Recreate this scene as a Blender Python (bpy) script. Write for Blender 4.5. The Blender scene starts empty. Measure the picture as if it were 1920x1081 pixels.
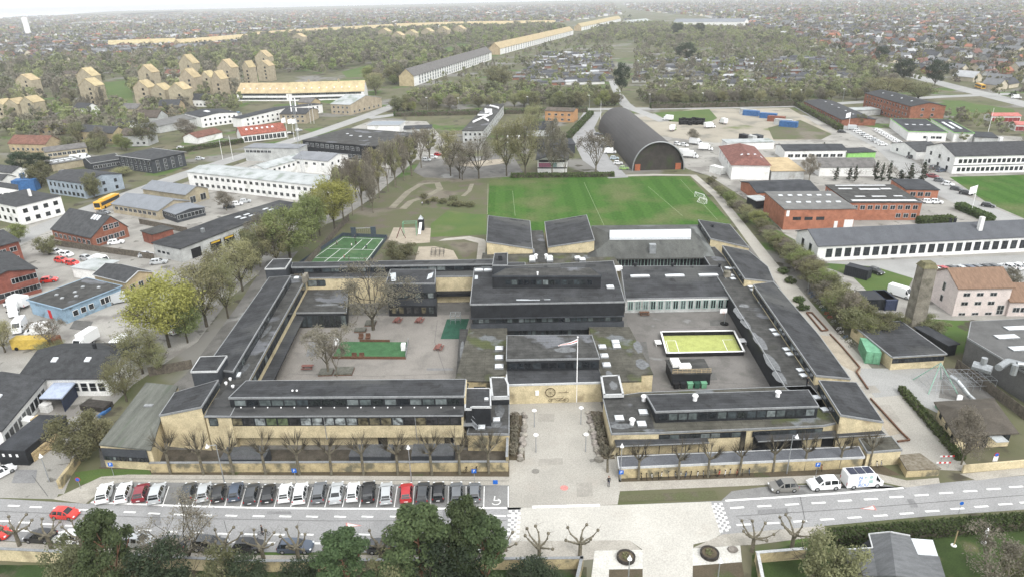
import bpy, bmesh, math, random
import numpy as np
from mathutils import Vector, Matrix
R = math.radians
random.seed(7)
SC = bpy.context.scene
COL = SC.collection
# ---------------------------------------------------------------- camera
H = 66.0; PITCH = R(23.06); ROLL = R(1.3); F = 1280.0
sp, cp, sr, cr = math.sin(PITCH), math.cos(PITCH), math.sin(ROLL), math.cos(ROLL)
cam = bpy.data.cameras.new('camera'); co = bpy.data.objects.new('camera', cam); COL.objects.link(co)
cam.sensor_width = 36; cam.lens = F/1920*36; cam.clip_start = 1; cam.clip_end = 30000
r_, u_, f_ = Vector((1,0,0)), Vector((0,sp,cp)), Vector((0,cp,-sp))
xa = r_*cr-u_*sr; ya = r_*sr+u_*cr
M = Matrix((xa, ya, -f_)).transposed().to_4x4(); M.translation = (0,0,H)
co.matrix_world = M
SC.camera = co
# ---------------------------------------------------------------- sky, sun, exposure
SUN_EL, SUN_AZ = 48, 155      # azimuth clockwise from +Y (the view direction)
w = bpy.data.worlds.new("World"); SC.world = w; w.use_nodes = True
nt = w.node_tree; bg = nt.nodes['Background']
sky = nt.nodes.new('ShaderNodeTexSky'); sky.sky_type = 'NISHITA'; sky.sun_disc = False
sky.sun_elevation = R(SUN_EL); sky.sun_rotation = R(SUN_AZ); sky.dust_density = 6; sky.ozone_density = 1; sky.air_density = 1
hs = nt.nodes.new('ShaderNodeHueSaturation'); hs.inputs['Saturation'].default_value = .12; hs.inputs['Value'].default_value = .9
nt.links.new(sky.outputs[0], hs.inputs['Color']); ov = nt.nodes.new('ShaderNodeMix'); ov.data_type = 'RGBA'; ov.inputs[0].default_value = .8; ov.inputs[7].default_value = (1.85,1.9,1.95,1); nt.links.new(hs.outputs[0], ov.inputs[6]); nt.links.new(ov.outputs[2], bg.inputs[0])   # cloud cover; bg.inputs[1].default_value = .15
sl = bpy.data.lights.new('sun', 'SUN'); sl.energy = 1.5; sl.angle = R(16); sl.color = (1,.97,.92)
so = bpy.data.objects.new('sun', sl); COL.objects.link(so)
so.rotation_euler = (R(90-SUN_EL), 0, R(180-SUN_AZ)) ; so.location = (0,-50,300)
SC.view_settings.view_transform = 'Standard'; SC.view_settings.look = 'None'; SC.view_settings.exposure = -0.4
SC.render.engine = 'CYCLES'
# ---------------------------------------------------------------- photo pixel -> world point at height z
def W(px, py, z=0.0):
    u = (px-960)/F; v = (540.5-py)/F
    a = u*cr+v*sr; b = -u*sr+v*cr
    t = (z-H)/(-sp+b*cp)
    return Vector((a*t, (cp+b*sp)*t, z))
def PXY(p):
    z = p[2]-H; d = p[1]*cp-z*sp; b = (p[1]*sp+z*cp)/d; a = p[0]/d
    return (960+(a*cr-b*sr)*F, 540.5-(a*sr+b*cr)*F)
def V2(p): return Vector((p[0],p[1],0))
# ---------------------------------------------------------------- materials
HAZE = .00013
MT = {}
def mat(name, col, var=.12, sc=.5, rough=.9, col2=None, mix=None, bump=0, spec=.18, metal=0, fine=True, rnd=0, island=0, stain=None, stretch=None, laps=0):
    """col varied by world-size noise; stain = (colour, scale, threshold, softness)"""
    if name in MT: return MT[name]
    m = bpy.data.materials.new(name); m.use_nodes = True; n = m.node_tree.nodes; L = m.node_tree.links
    b = n['Principled BSDF']; b.inputs['Roughness'].default_value = rough; b.inputs['Specular IOR Level'].default_value = spec; b.inputs['Metallic'].default_value = metal
    tc = n.new('ShaderNodeTexCoord'); vec = tc.outputs['Object']
    if stretch:
        mp = n.new('ShaderNodeMapping'); mp.inputs['Scale'].default_value = stretch; L.new(vec, mp.inputs[0]); vec = mp.outputs[0]
    c = None
    if col2 is None: col2 = tuple(x*(1-var*2) for x in col); col1 = tuple(min(1,x*(1+var)) for x in col)
    else: col1 = col
    nz = n.new('ShaderNodeTexNoise'); nz.inputs['Scale'].default_value = sc; nz.inputs['Detail'].default_value = 6; nz.inputs['Roughness'].default_value = .65
    L.new(vec, nz.inputs['Vector'])
    cr_ = n.new('ShaderNodeValToRGB'); e = cr_.color_ramp.elements
    e[0].position = .36; e[1].position = .64; e[0].color = (*col1,1); e[1].color = (*col2,1)
    L.new(nz.outputs['Fac'], cr_.inputs[0]); c = cr_.outputs[0]
    def mx(fac, a, bcol, mode='MIX'):
        q = n.new('ShaderNodeMix'); q.data_type = 'RGBA'; q.blend_type = mode
        if isinstance(fac,(int,float)): q.inputs[0].default_value = fac
        else: L.new(fac, q.inputs[0])
        L.new(a, q.inputs[6])
        if isinstance(bcol, tuple): q.inputs[7].default_value = (*bcol,1)
        else: L.new(bcol, q.inputs[7])
        return q.outputs[2]
    if stain:
        for (scol, ssc, th, so_) in stain:
            s = n.new('ShaderNodeTexNoise'); s.inputs['Scale'].default_value = ssc; s.inputs['Detail'].default_value = 4; L.new(vec, s.inputs['Vector'])
            mr = n.new('ShaderNodeMapRange'); mr.inputs['From Min'].default_value = th; mr.inputs['From Max'].default_value = th+so_; L.new(s.outputs['Fac'], mr.inputs[0])
            c = mx(mr.outputs[0], c, scol)
    if fine:
        g = n.new('ShaderNodeTexNoise'); g.inputs['Scale'].default_value = 5; g.inputs['Detail'].default_value = 3; L.new(vec, g.inputs['Vector'])
        mr = n.new('ShaderNodeMapRange'); mr.inputs['From Min'].default_value = .3; mr.inputs['From Max'].default_value = .7; mr.inputs['To Min'].default_value = .82; mr.inputs['To Max'].default_value = 1.15
        L.new(g.outputs['Fac'], mr.inputs[0]); hv = n.new('ShaderNodeHueSaturation'); L.new(c, hv.inputs['Color']); L.new(mr.outputs[0], hv.inputs['Value']); c = hv.outputs[0]
    if laps:   # sheets of roofing felt: lap joints and slightly different sheets
        bt = n.new('ShaderNodeTexBrick'); bt.inputs['Scale'].default_value = 1; bt.inputs['Brick Width'].default_value = 7; bt.inputs['Row Height'].default_value = laps; bt.inputs['Mortar Size'].default_value = .045
        bt.inputs['Color1'].default_value = (1.08,1.08,1.08,1); bt.inputs['Color2'].default_value = (.9,.9,.9,1); bt.inputs['Mortar'].default_value = (.62,.62,.62,1)
        L.new(tc.outputs['Object'], bt.inputs['Vector']); c = mx(1.0, c, bt.outputs[0], 'MULTIPLY')
    if rnd or island:
        hv = n.new('ShaderNodeHueSaturation'); L.new(c, hv.inputs['Color'])
        if rnd:
            oi = n.new('ShaderNodeObjectInfo'); src = oi.outputs['Random']; amt = rnd
            mr = n.new('ShaderNodeMapRange'); mr.inputs['To Min'].default_value = 1-amt; mr.inputs['To Max'].default_value = 1+amt; L.new(src, mr.inputs[0])
            mh = n.new('ShaderNodeMapRange'); mh.inputs['To Min'].default_value = .5-.03*amt/.3; mh.inputs['To Max'].default_value = .5+.025*amt/.3
            mu = n.new('ShaderNodeMath'); mu.operation = 'MULTIPLY'; mu.inputs[1].default_value = 7.13; fr = n.new('ShaderNodeMath'); fr.operation = 'FRACT'
            L.new(src, mu.inputs[0]); L.new(mu.outputs[0], fr.inputs[0]); L.new(fr.outputs[0], mh.inputs[0])
            L.new(mh.outputs[0], hv.inputs['Hue']); L.new(mr.outputs[0], hv.inputs['Value'])
            c = hv.outputs[0]
        if island:
            h2 = n.new('ShaderNodeHueSaturation'); L.new(c, h2.inputs['Color']); ge = n.new('ShaderNodeNewGeometry')
            mr = n.new('ShaderNodeMapRange'); mr.inputs['To Min'].default_value = 1-island; mr.inputs['To Max'].default_value = 1+island; L.new(ge.outputs['Random Per Island'], mr.inputs[0]); L.new(mr.outputs[0], h2.inputs['Value']); c = h2.outputs[0]
    L.new(c, b.inputs['Base Color'])
    if bump:
        bp = n.new('ShaderNodeBump'); bp.inputs['Strength'].default_value = bump; bp.inputs['Distance'].default_value = .1; L.new(nz.outputs['Fac'], bp.inputs['Height']); L.new(bp.outputs[0], b.inputs['Normal'])
    MT[name] = m; return m
def ramp_mat(name, cols, rough=.8, spec=.3, src='object', metal=0, noise=.1):
    """colour picked per object (or per island) out of cols"""
    m = bpy.data.materials.new(name); m.use_nodes = True; n = m.node_tree.nodes; L = m.node_tree.links
    b = n['Principled BSDF']; b.inputs['Roughness'].default_value = rough; b.inputs['Specular IOR Level'].default_value = spec; b.inputs['Metallic'].default_value = metal
    rp = n.new('ShaderNodeValToRGB'); rp.color_ramp.interpolation = 'CONSTANT'; e = rp.color_ramp.elements
    for i, c in enumerate(cols):
        el = e[i] if i < 2 else e.new(i/len(cols))
        el.position = i/len(cols); el.color = (*c,1)
    if src == 'object': s = n.new('ShaderNodeObjectInfo').outputs['Random']
    elif src == 'attr':
        at = n.new('ShaderNodeAttribute'); at.attribute_name = 'rv'; s = at.outputs['Fac']
    else: s = n.new('ShaderNodeNewGeometry').outputs['Random Per Island']
    L.new(s, rp.inputs[0]); c = rp.outputs[0]
    tc = n.new('ShaderNodeTexCoord'); nz = n.new('ShaderNodeTexNoise'); nz.inputs['Scale'].default_value = 1.5; L.new(tc.outputs['Object'], nz.inputs['Vector'])
    mr = n.new('ShaderNodeMapRange'); mr.inputs['From Min'].default_value = .3; mr.inputs['From Max'].default_value = .7; mr.inputs['To Min'].default_value = 1-noise; mr.inputs['To Max'].default_value = 1+noise
    L.new(nz.outputs['Fac'], mr.inputs[0]); hv = n.new('ShaderNodeHueSaturation'); L.new(c, hv.inputs['Color']); L.new(mr.outputs[0], hv.inputs['Value'])
    L.new(hv.outputs[0], b.inputs['Base Color'])
    MT[name] = m; return m
felt = mat('roof_felt', (.052,.054,.057), .18, .25, .95, spec=.12, stain=[((.078,.08,.078),.07,.55,.12),((.036,.037,.038),.35,.6,.05)], laps=1.0)
felt2 = mat('roof_felt_worn', (.06,.06,.057), .2, .5, .85, spec=.2, laps=1.0, stain=[((.13,.135,.145),.12,.61,.05), ((.045,.045,.04),.3,.6,.1)])
feltm = mat('roof_felt_mossy', (.085,.082,.068), .2, .4, .95, spec=.15, laps=1.0, stain=[((.15,.16,.165),.15,.62,.05), ((.075,.085,.04),.2,.56,.1)])
feltd = mat('roof_felt_dark', (.042,.045,.05), .2, .3, .8)
tiled = mat('roof_slate', (.055,.057,.06), .15, .8, .9, spec=.15, rnd=.15)
corr = mat('roof_cement', (.12,.125,.11), .15, .3, .95, stain=[((.08,.1,.07),.2,.55,.15)], stretch=(3,.3,1))
brown = mat('roof_brown', (.1,.085,.07), .2, .6, .9, rnd=.1)
redt = mat('roof_red_tile', (.26,.1,.065), .2, .8, .9, rnd=.15)
redb = mat('roof_red_brown', (.17,.085,.065), .2, .8, .9, rnd=.1)
yelt = mat('roof_yellow_tile', (.42,.345,.205), .12, .3, .9, rnd=.08)
greyr = mat('roof_light', (.36,.38,.38), .12, .2, .8, stain=[((.22,.25,.22),.2,.52,.12)])
wht = mat('painted_white', (.72,.72,.7), .05, .4, .7, stain=[((.5,.5,.47),.3,.62,.12)])
yb = mat('yellow_brick', (.53,.455,.295), .1, .5, .9, stain=[((.3,.25,.16),.35,.57,.14)])
ybd = mat('yellow_brick_dirty', (.42,.35,.21), .15, .5, .9, stain=[((.15,.14,.1),.5,.52,.12)])
rb = mat('red_brick', (.225,.09,.06), .15, .7, .9, rnd=.1)
rbo = mat('orange_brick', (.34,.145,.09), .12, .6, .9)
blk = mat('black_cladding', (.022,.024,.027), .15, .6, .6)
dgr = mat('dark_grey_cladding', (.05,.055,.062), .12, .6, .7)
bgw = mat('pale_blue_wall', (.3,.35,.4), .1, .4, .8)
gwl = mat('pale_grey_wall', (.42,.43,.42), .12, .4, .85, stain=[((.28,.28,.26),.3,.6,.12)])
lblue = mat('light_blue_wall', (.24,.34,.43), .1, .4, .8, stain=[((.13,.17,.2),.5,.58,.1)])
pink = mat('pink_render', (.6,.53,.5), .06, .4, .9)
ochre = mat('ochre_brick', (.35,.305,.22), .12, .5, .9, rnd=.08)
tan = mat('tan_brick', (.37,.3,.19), .12, .4, .9, rnd=.12)
concr = mat('concrete', (.2,.185,.15), .2, .6, .9, stain=[((.1,.095,.07),.3,.55,.15)])
metal = mat('zinc', (.35,.37,.38), .08, 1, .45, metal=.6)
trimw = mat('white_trim', (.45,.46,.46), .05, 1, .6)
trimg = mat('grey_trim', (.27,.28,.285), .08, 1, .5, metal=.3)
wood = mat('brown_wood', (.13,.07,.045), .15, 2, .8)
pale_wood = mat('pale_wood', (.45,.35,.2), .15, 2, .8)
fencew = mat('fence_wood', (.12,.105,.085), .2, 1.5, .9)
green_t = mat('green_turf', (.055,.135,.06), .12, .6, .95, fine=True)
dgreen_t = mat('dark_green_mat', (.03,.09,.06), .12, .8, .95)
pitch_t = mat('green_court', (.055,.115,.05), .12, .4, .95, stain=[((.1,.14,.07),.15,.55,.2)])
yturf = mat('yellow_green_turf', (.36,.39,.13), .08, .6, .95)
blackm = mat('black_rubber', (.015,.015,.016), .1, 2, .8)
steel = mat('galvanised_steel', (.4,.42,.44), .06, 2, .4, metal=.6)
whitem = mat('white_plastic', (.8,.8,.8), .03, 2, .5)
domem = mat('skylight_dome', (.6,.63,.65), .05, 2, .25, spec=.6)
bluem = mat('blue_steel', (.05,.14,.32), .15, 1, .6)
blues = mat('sign_blue', (.02,.13,.5), .03, 2, .5)
redm = mat('red_paint', (.5,.03,.03), .06, 2, .5)
greenm = mat('green_steel', (.14,.32,.2), .12, 1, .6)
orangem = mat('orange_paint', (.55,.16,.05), .06, 2, .6)
glass = ramp_mat('window_glass', [(.012,.015,.018),(.02,.026,.03),(.04,.05,.055),(.016,.02,.02),(.07,.085,.085),(.025,.03,.032),(.012,.015,.018),(.13,.15,.15)], .12, .6, noise=.4)
glassd = ramp_mat('dark_glass', [(.012,.014,.016),(.018,.022,.026),(.03,.036,.04)], .15, .6, noise=.4)
art = ramp_mat('window_with_paper', [(.05,.06,.06),(.09,.08,.05),(.2,.22,.22),(.03,.03,.03),(.07,.09,.05)], .3, .5, noise=.9)
# ---------------------------------------------------------------- meshes
def tag(o, label=None, cat=None, group=None, kind=None):
    if label: o['label'] = label
    if cat: o['category'] = cat
    if group: o['group'] = group
    if kind: o['kind'] = kind
    return o
def thing(name, label, cat, loc=(0,0,0), rz=0, group=None):
    o = bpy.data.objects.new(name, None); COL.objects.link(o); o.empty_display_size = .5
    o.location = loc; o.rotation_euler = (0,0,rz); return tag(o, label, cat, group)
class MB:
    def __init__(s): s.v=[]; s.f=[]; s.m=[]; s.mats=[]; s.mi=0
    def use(s, m):
        if m not in s.mats: s.mats.append(m)
        s.mi = s.mats.index(m); return s
    def face(s, pts):
        n=len(s.v); s.v += [tuple(p) for p in pts]; s.f.append(tuple(range(n,n+len(pts)))); s.m.append(s.mi); return s
    def add(s, vs, fs):
        n=len(s.v); s.v += [tuple(p) for p in vs]
        for f in fs: s.f.append(tuple(n+i for i in f)); s.m.append(s.mi)
        return s
    def prism(s, top, bot):
        """top, bot: CCW rings of equal length"""
        k=len(top); s.add(list(top)+list(bot), [tuple(range(k)), tuple(range(2*k-1,k-1,-1))]+[(i+k,(i+1)%k+k,(i+1)%k,i) for i in range(k)]); return s
    def box(s, c, size, rz=0, rx=0):
        x,y,z = [a/2 for a in size]; m = Matrix.Rotation(rz,3,'Z') @ Matrix.Rotation(rx,3,'X'); c=Vector(c)
        vs=[c+m@Vector(p) for p in ((-x,-y,z),(x,-y,z),(x,y,z),(-x,y,z),(-x,-y,-z),(x,-y,-z),(x,y,-z),(-x,y,-z))]
        s.prism(vs[:4], vs[4:]); return s
    def tube(s, p0, p1, r0, r1=None, n=5, cap=False):
        p0=Vector(p0); p1=Vector(p1); r1 = r0 if r1 is None else r1
        d=(p1-p0); 
        if d.length < 1e-6: return s
        d.normalize(); a = d.orthogonal().normalized(); b=d.cross(a)
        vs=[]
        for p,r in ((p0,r0),(p1,r1)):
            for i in range(n):
                t=2*math.pi*i/n; vs.append(p+a*math.cos(t)*r+b*math.sin(t)*r)
        fs=[(i,(i+1)%n,(i+1)%n+n,i+n) for i in range(n)]
        if cap: fs += [tuple(range(n-1,-1,-1)), tuple(range(n,2*n))]
        s.add(vs,fs); return s
    def ball(s, c, r, k=6, sz=1):
        vs=[]; c=Vector(c)
        rings=k//2+1
        for j in range(rings):
            ph=math.pi*j/(rings-1)
            for i in range(k):
                t=2*math.pi*i/k; vs.append(c+Vector((math.sin(ph)*math.cos(t)*r, math.sin(ph)*math.sin(t)*r, math.cos(ph)*r*sz)))
        fs=[]
        for j in range(rings-1):
            for i in range(k): fs.append((j*k+i,(j+1)*k+i,(j+1)*k+(i+1)%k,j*k+(i+1)%k))
        s.add(vs,fs); return s
    def build(s, name, m=None, parent=None, smooth=False, label=None):
        me=bpy.data.meshes.new(name); off=Vector((0,0,0))
        if parent is not None: off = wloc(parent)
        me.from_pydata([(a[0]-off.x,a[1]-off.y,a[2]-off.z) for a in s.v],[],s.f)
        if m is not None and not s.mats: me.materials.append(m)
        else:
            for q in s.mats: me.materials.append(q)
            me.polygons.foreach_set('material_index', s.m)
        if smooth: me.polygons.foreach_set('use_smooth', [True]*len(s.f))
        me.update()
        o=bpy.data.objects.new(name, me); COL.objects.link(o)
        if parent is not None: o.parent=parent
        if label: o['label']=label
        return o
def wloc(o):
    v=Vector((0,0,0))
    while o is not None: v=v+o.location; o=o.parent
    return v
def copy_tree(o, parent=None):
    c=o.copy(); COL.objects.link(c); c.parent=parent
    for ch in list(KIDS.get(o.as_pointer(), [])) : copy_tree(ch, c)
    return c
KIDS = {}
def freeze(o):
    """remember the children of a prototype so copies can follow"""
    def rec(x):
        KIDS[x.as_pointer()] = list(x.children)
        for k in x.children: rec(k)
    rec(o)
USED=set()
def place(proto, loc, rz=0, sc=1, label=None, cat=None, group=None):
    """first call uses the prototype itself, then copies"""
    if proto.as_pointer() not in KIDS: freeze(proto)
    if proto.as_pointer() in USED: o = copy_tree(proto)
    else: o = proto; USED.add(proto.as_pointer())
    o.location=loc; o.rotation_euler=(0,0,rz)
    o.scale = (sc,sc,sc) if isinstance(sc,(int,float)) else sc
    return tag(o,label,cat,group)
ZONES=[]   # footprints kept free of scattered trees
def zone(pts, keep=False):
    if not keep: ZONES.append([(p[0],p[1]) for p in pts])
def inpoly(x,y,P):
    c=False; j=len(P)-1
    for i in range(len(P)):
        if (P[i][1]>y)!=(P[j][1]>y) and x<(P[j][0]-P[i][0])*(y-P[i][1])/(P[j][1]-P[i][1])+P[i][0]: c=not c
        j=i
    return c
def ccw(P):
    a=sum(P[i][0]*P[(i+1)%len(P)][1]-P[(i+1)%len(P)][0]*P[i][1] for i in range(len(P)))
    return P if a>0 else P[::-1]
def flat(name, px, z, m, free=True, kind='structure', label=None, cat=None, th=0):
    P=ccw([W(a,b,0) for a,b in px]); P=[Vector((p.x,p.y,z)) for p in P]
    mb=MB()
    if th: mb.prism(P,[p-Vector((0,0,th)) for p in P])
    else: mb.face(P)
    o=mb.build(name,m); tag(o,label,cat,None,kind)
    # triangulate concave rings safely
    bm=bmesh.new(); bm.from_mesh(o.data); bmesh.ops.triangulate(bm, faces=[f for f in bm.faces if len(f.verts)>4]); bm.to_mesh(o.data); bm.free()
    if free: zone(P)
    return o
def ribbon_pts(px, width, world=False):
    P=[(Vector(p) if world else W(*p)) for p in px]; Lf=[];Rt=[]
    for i,p in enumerate(P):
        d=(P[min(i+1,len(P)-1)]-P[max(i-1,0)]); d.z=0; d.normalize(); n=Vector((-d.y,d.x,0))
        wd = width[i] if isinstance(width,(list,tuple)) else width
        Lf.append(p+n*wd/2); Rt.append(p-n*wd/2)
    return Lf,Rt
def ribbon(name, px, width, z, m, free=True, label=None, th=0, world=False):
    Lf,Rt=ribbon_pts(px,width,world); mb=MB()
    for i in range(len(Lf)-1):
        q=[Rt[i],Rt[i+1],Lf[i+1],Lf[i]]; q=[Vector((a.x,a.y,z)) for a in q]
        mb.face(q)
        if th:
            for a,b in ((q[0],q[1]),(q[2],q[3])): mb.face([a-Vector((0,0,th)),b-Vector((0,0,th)),b,a])
    o=mb.build(name,m); o['kind']='structure'
    if label: o['label']=label
    if free: zone(Lf+Rt[::-1])
    return o
# ---------------------------------------------------------------- building helpers
Z3=Vector((0,0,1))
def plate(mb, c, e, n, w, z0, z1, d0, d1):
    """box on a wall: centre c (xy), along e, from d0 to d1 out along n"""
    a=c-e*w/2; b=c+e*w/2
    def q(p,d,z): return (p.x+n.x*d, p.y+n.y*d, z)
    top=[q(a,d1,z1),q(b,d1,z1),q(b,d0,z1),q(a,d0,z1)]; bot=[q(a,d1,z0),q(b,d1,z0),q(b,d0,z0),q(a,d0,z0)]
    mb.prism(top,bot)
def window(par, c, e, n, w, z0, z1, fm, gm, cols=1, rows=1, near=False, name='window', d=0.0):
    fr=.12 if near else .09
    mb=MB().use(fm); plate(mb,c,e,n,w,z0,z1,d-.05,d+.05)
    g = MB().use(gm) if near else mb.use(gm)
    pw=(w-fr*(cols+1))/cols; ph=(z1-z0-fr*(rows+1))/rows
    for i in range(cols):
        for j in range(rows):
            cc=c+e*(-w/2+fr+pw/2+i*(pw+fr)); zz=z0+fr+j*(ph+fr)
            plate(g,cc,e,n,pw,zz,zz+ph,d+.01,d+(.055 if near else .065))
    if name=='window' or near or True:
        o=mb.build(name,None,par)
        if near: g.build('pane',None,o)
    return o
def winrow(par, A, B, z0, z1, k, w, fm, gm, cols=1, rows=1, near=False, name='window', d=0.0, skip=()):
    A=V2(A);B=V2(B); e=(B-A); Ln=e.length; e.normalize(); n=Vector((e.y,-e.x,0))
    for i in range(k):
        if i in skip: continue
        window(par, A+e*(Ln*(i+.5)/k), e, n, w if w>0 else Ln/k+w, z0, z1, fm, gm, cols, rows, near, name, d)
def bld(name, label, cat, A, B, C, h, roof='flat', rise=0, wm=None, rm=None, wins=(), z=0, over=.3, rf=.5, sky=(), chim=(), fm=None, gm=None, trim=None, group=None, extra=None, near=False, free=True, swap=False):
    fm=fm or trimw; gm=gm or glassd; wm=wm or wht; rm=rm or tiled
    A=W(A[0],A[1],z) if len(A)==2 else Vector(A); B=W(B[0],B[1],z) if len(B)==2 else Vector(B); A.z=B.z=0
    e=(B-A); Ln=e.length; e.normalize(); n=Vector((-e.y,e.x,0))
    if isinstance(C,(int,float)): D=C
    else: D=(V2(W(C[0],C[1],z))-B).dot(n)
    D=max(D,2)
    t=thing(name,label,cat,((A+B)/2+n*D/2)[:], 0, group)
    def P(u,v,zz): q=A+e*u+n*v; return Vector((q.x,q.y,zz))
    if roof=='gx': prof=lambda u,v: h+rise*(v/(D*rf) if v<D*rf else (D-v)/(D*(1-rf)))
    elif roof=='gy': prof=lambda u,v: h+rise*(u/(Ln*rf) if u<Ln*rf else (Ln-u)/(Ln*(1-rf)))
    elif roof=='sx': prof=lambda u,v: h+rise*v/D
    elif roof=='sy': prof=lambda u,v: h+rise*u/Ln
    elif roof=='hip': 
        k=min(D,Ln)/2; prof=lambda u,v: h+rise*min(min(u,Ln-u)/k,min(v,D-v)/k,1)
    else: prof=lambda u,v: h
    mb=MB().use(wm)
    if roof in('flat','hip'): mb.prism([P(0,0,h),P(Ln,0,h),P(Ln,D,h),P(0,D,h)],[P(0,0,0),P(Ln,0,0),P(Ln,D,0),P(0,D,0)])
    elif roof in('sx','sy'):
        mb.prism([P(a,b,prof(a,b)) for a,b in ((0,0),(Ln,0),(Ln,D),(0,D))],[P(0,0,0),P(Ln,0,0),P(Ln,D,0),P(0,D,0)])
    elif roof=='gx':
        m_=D*rf; mb.face([P(0,0,0),P(Ln,0,0),P(Ln,0,h),P(0,0,h)]); mb.face([P(Ln,D,0),P(0,D,0),P(0,D,h),P(Ln,D,h)])
        mb.face([P(Ln,0,0),P(Ln,D,0),P(Ln,D,h),P(Ln,m_,h+rise),P(Ln,0,h)]); mb.face([P(0,D,0),P(0,0,0),P(0,0,h),P(0,m_,h+rise),P(0,D,h)])
    elif roof=='gy':
        m_=Ln*rf; mb.face([P(Ln,0,0),P(Ln,D,0),P(Ln,D,h),P(Ln,0,h)]); mb.face([P(0,D,0),P(0,0,0),P(0,0,h),P(0,D,h)])
        mb.face([P(0,0,0),P(Ln,0,0),P(Ln,0,h),P(m_,0,h+rise),P(0,0,h)]); mb.face([P(Ln,D,0),P(0,D,0),P(0,D,h),P(m_,D,h+rise),P(Ln,D,h)])
    mb.build('wall',None,t)
    o=over; th=.22; rbm=MB().use(rm)
    def slab(pts):
        top=[Vector((p.x,p.y,p.z+th)) for p in pts]; rbm.prism(top,pts)
    if roof=='flat': slab([P(-o,-o,h+.02),P(Ln+o,-o,h+.02),P(Ln+o,D+o,h+.02),P(-o,D+o,h+.02)])
    elif roof in('sx','sy'):
        f=(lambda u,v: h+rise*v/D) if roof=='sx' else (lambda u,v: h+rise*u/Ln)
        slab([P(a,b,f(a,b)+.02) for a,b in ((-o,-o),(Ln+o,-o),(Ln+o,D+o),(-o,D+o))])
    elif roof=='gx':
        m_=D*rf; k1=rise/m_; k2=rise/(D-m_)
        slab([P(-o,-o,h-k1*o+.02),P(Ln+o,-o,h-k1*o+.02),P(Ln+o,m_,h+rise+.02),P(-o,m_,h+rise+.02)])
        slab([P(-o,m_,h+rise+.02),P(Ln+o,m_,h+rise+.02),P(Ln+o,D+o,h-k2*o+.02),P(-o,D+o,h-k2*o+.02)])
    elif roof=='gy':
        m_=Ln*rf; k1=rise/m_; k2=rise/(Ln-m_)
        slab([P(-o,-o,h-k1*o+.02),P(m_,-o,h+rise+.02),P(m_,D+o,h+rise+.02),P(-o,D+o,h-k1*o+.02)])
        slab([P(m_,-o,h+rise+.02),P(Ln+o,-o,h-k2*o+.02),P(Ln+o,D+o,h-k2*o+.02),P(m_,D+o,h+rise+.02)])
    elif roof=='hip':
        k=min(D,Ln)/2
        if Ln>=D: a_,b_=P(k,D/2,h+rise),P(Ln-k,D/2,h+rise)
        else: a_,b_=P(Ln/2,k,h+rise),P(Ln/2,D-k,h+rise)
        c0,c1,c2,c3=P(-o,-o,h),P(Ln+o,-o,h),P(Ln+o,D+o,h),P(-o,D+o,h)
        if Ln>=D:
            rbm.face([c0,c1,b_,a_]);rbm.face([c1,c2,b_]);rbm.face([c2,c3,a_,b_]);rbm.face([c3,c0,a_])
        else:
            rbm.face([c0,c1,a_]);rbm.face([c1,c2,b_,a_]);rbm.face([c2,c3,b_]);rbm.face([c3,c0,a_,b_])
        rbm.face([c3,c2,c1,c0])
    rbm.build('roof',None,t)
    if trim:
        tb=MB().use(trim); zz=h+.1
        if roof in('flat','sx','sy'):
            cs=[(-o,-o),(Ln+o,-o),(Ln+o,D+o),(-o,D+o)]
            f=(lambda u,v:h) if roof=='flat' else ((lambda u,v: h+rise*v/D) if roof=='sx' else (lambda u,v: h+rise*u/Ln))
            for i in range(4):
                a=P(*cs[i],f(*cs[i])+.16); b=P(*cs[(i+1)%4],f(*cs[(i+1)%4])+.16); tb.tube(a,b,.16,.16,4)
        else:
            gx = roof!='gy'
            for q in (((-o,-o),(Ln+o,-o)),((Ln+o,D+o),(-o,D+o))) if gx else (((Ln+o,-o),(Ln+o,D+o)),((-o,D+o),(-o,-o))):
                tb.tube(P(*q[0],h+.02),P(*q[1],h+.02),.13,.13,4)
            if roof=='gx':
                for u in(-o,Ln+o): tb.tube(P(u,-o,h),P(u,D*rf,h+rise+.15),.14,.14,4); tb.tube(P(u,D*rf,h+rise+.15),P(u,D+o,h),.14,.14,4)
            if roof=='gy':
                for v in(-o,D+o): tb.tube(P(-o,v,h),P(Ln*rf,v,h+rise+.15),.14,.14,4); tb.tube(P(Ln*rf,v,h+rise+.15),P(Ln+o,v,h),.14,.14,4)
        tb.build('roof_trim',None,t)
    S={'F':(P(0,0,0),P(Ln,0,0)),'R':(P(Ln,0,0),P(Ln,D,0)),'B':(P(Ln,D,0),P(0,D,0)),'L':(P(0,D,0),P(0,0,0))}
    for wd in wins:
        side,z0,z1,k,ww=wd[:5]; u0,u1=wd[5:7] if len(wd)>6 else (0.03,.97); opt=wd[7] if len(wd)>7 else {}
        a,b=S[side]; winrow(t,a.lerp(b,u0),a.lerp(b,u1),z0,z1,k,ww,opt.get('fm',fm),opt.get('gm',gm),opt.get('c',2 if ww>1.3 else 1),opt.get('r',1),near,opt.get('name','window'))
    for s_ in sky:    # (count,u0,u1,v,w,l)
        k,u0,u1,v,sw,sl_=s_[:6]
        for i in range(k):
            u=Ln*(u0+(u1-u0)*(i+.5)/k); vv=D*v
            sb=MB().use(domem); pts=[(u-sw/2,vv-sl_/2),(u+sw/2,vv-sl_/2),(u+sw/2,vv+sl_/2),(u-sw/2,vv+sl_/2)]
            sb.prism([P(a,b,prof(a,b)+th+.22) for a,b in pts],[P(a,b,prof(a,b)+th-.05) for a,b in pts]); sb.build('skylight',None,t)
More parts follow.
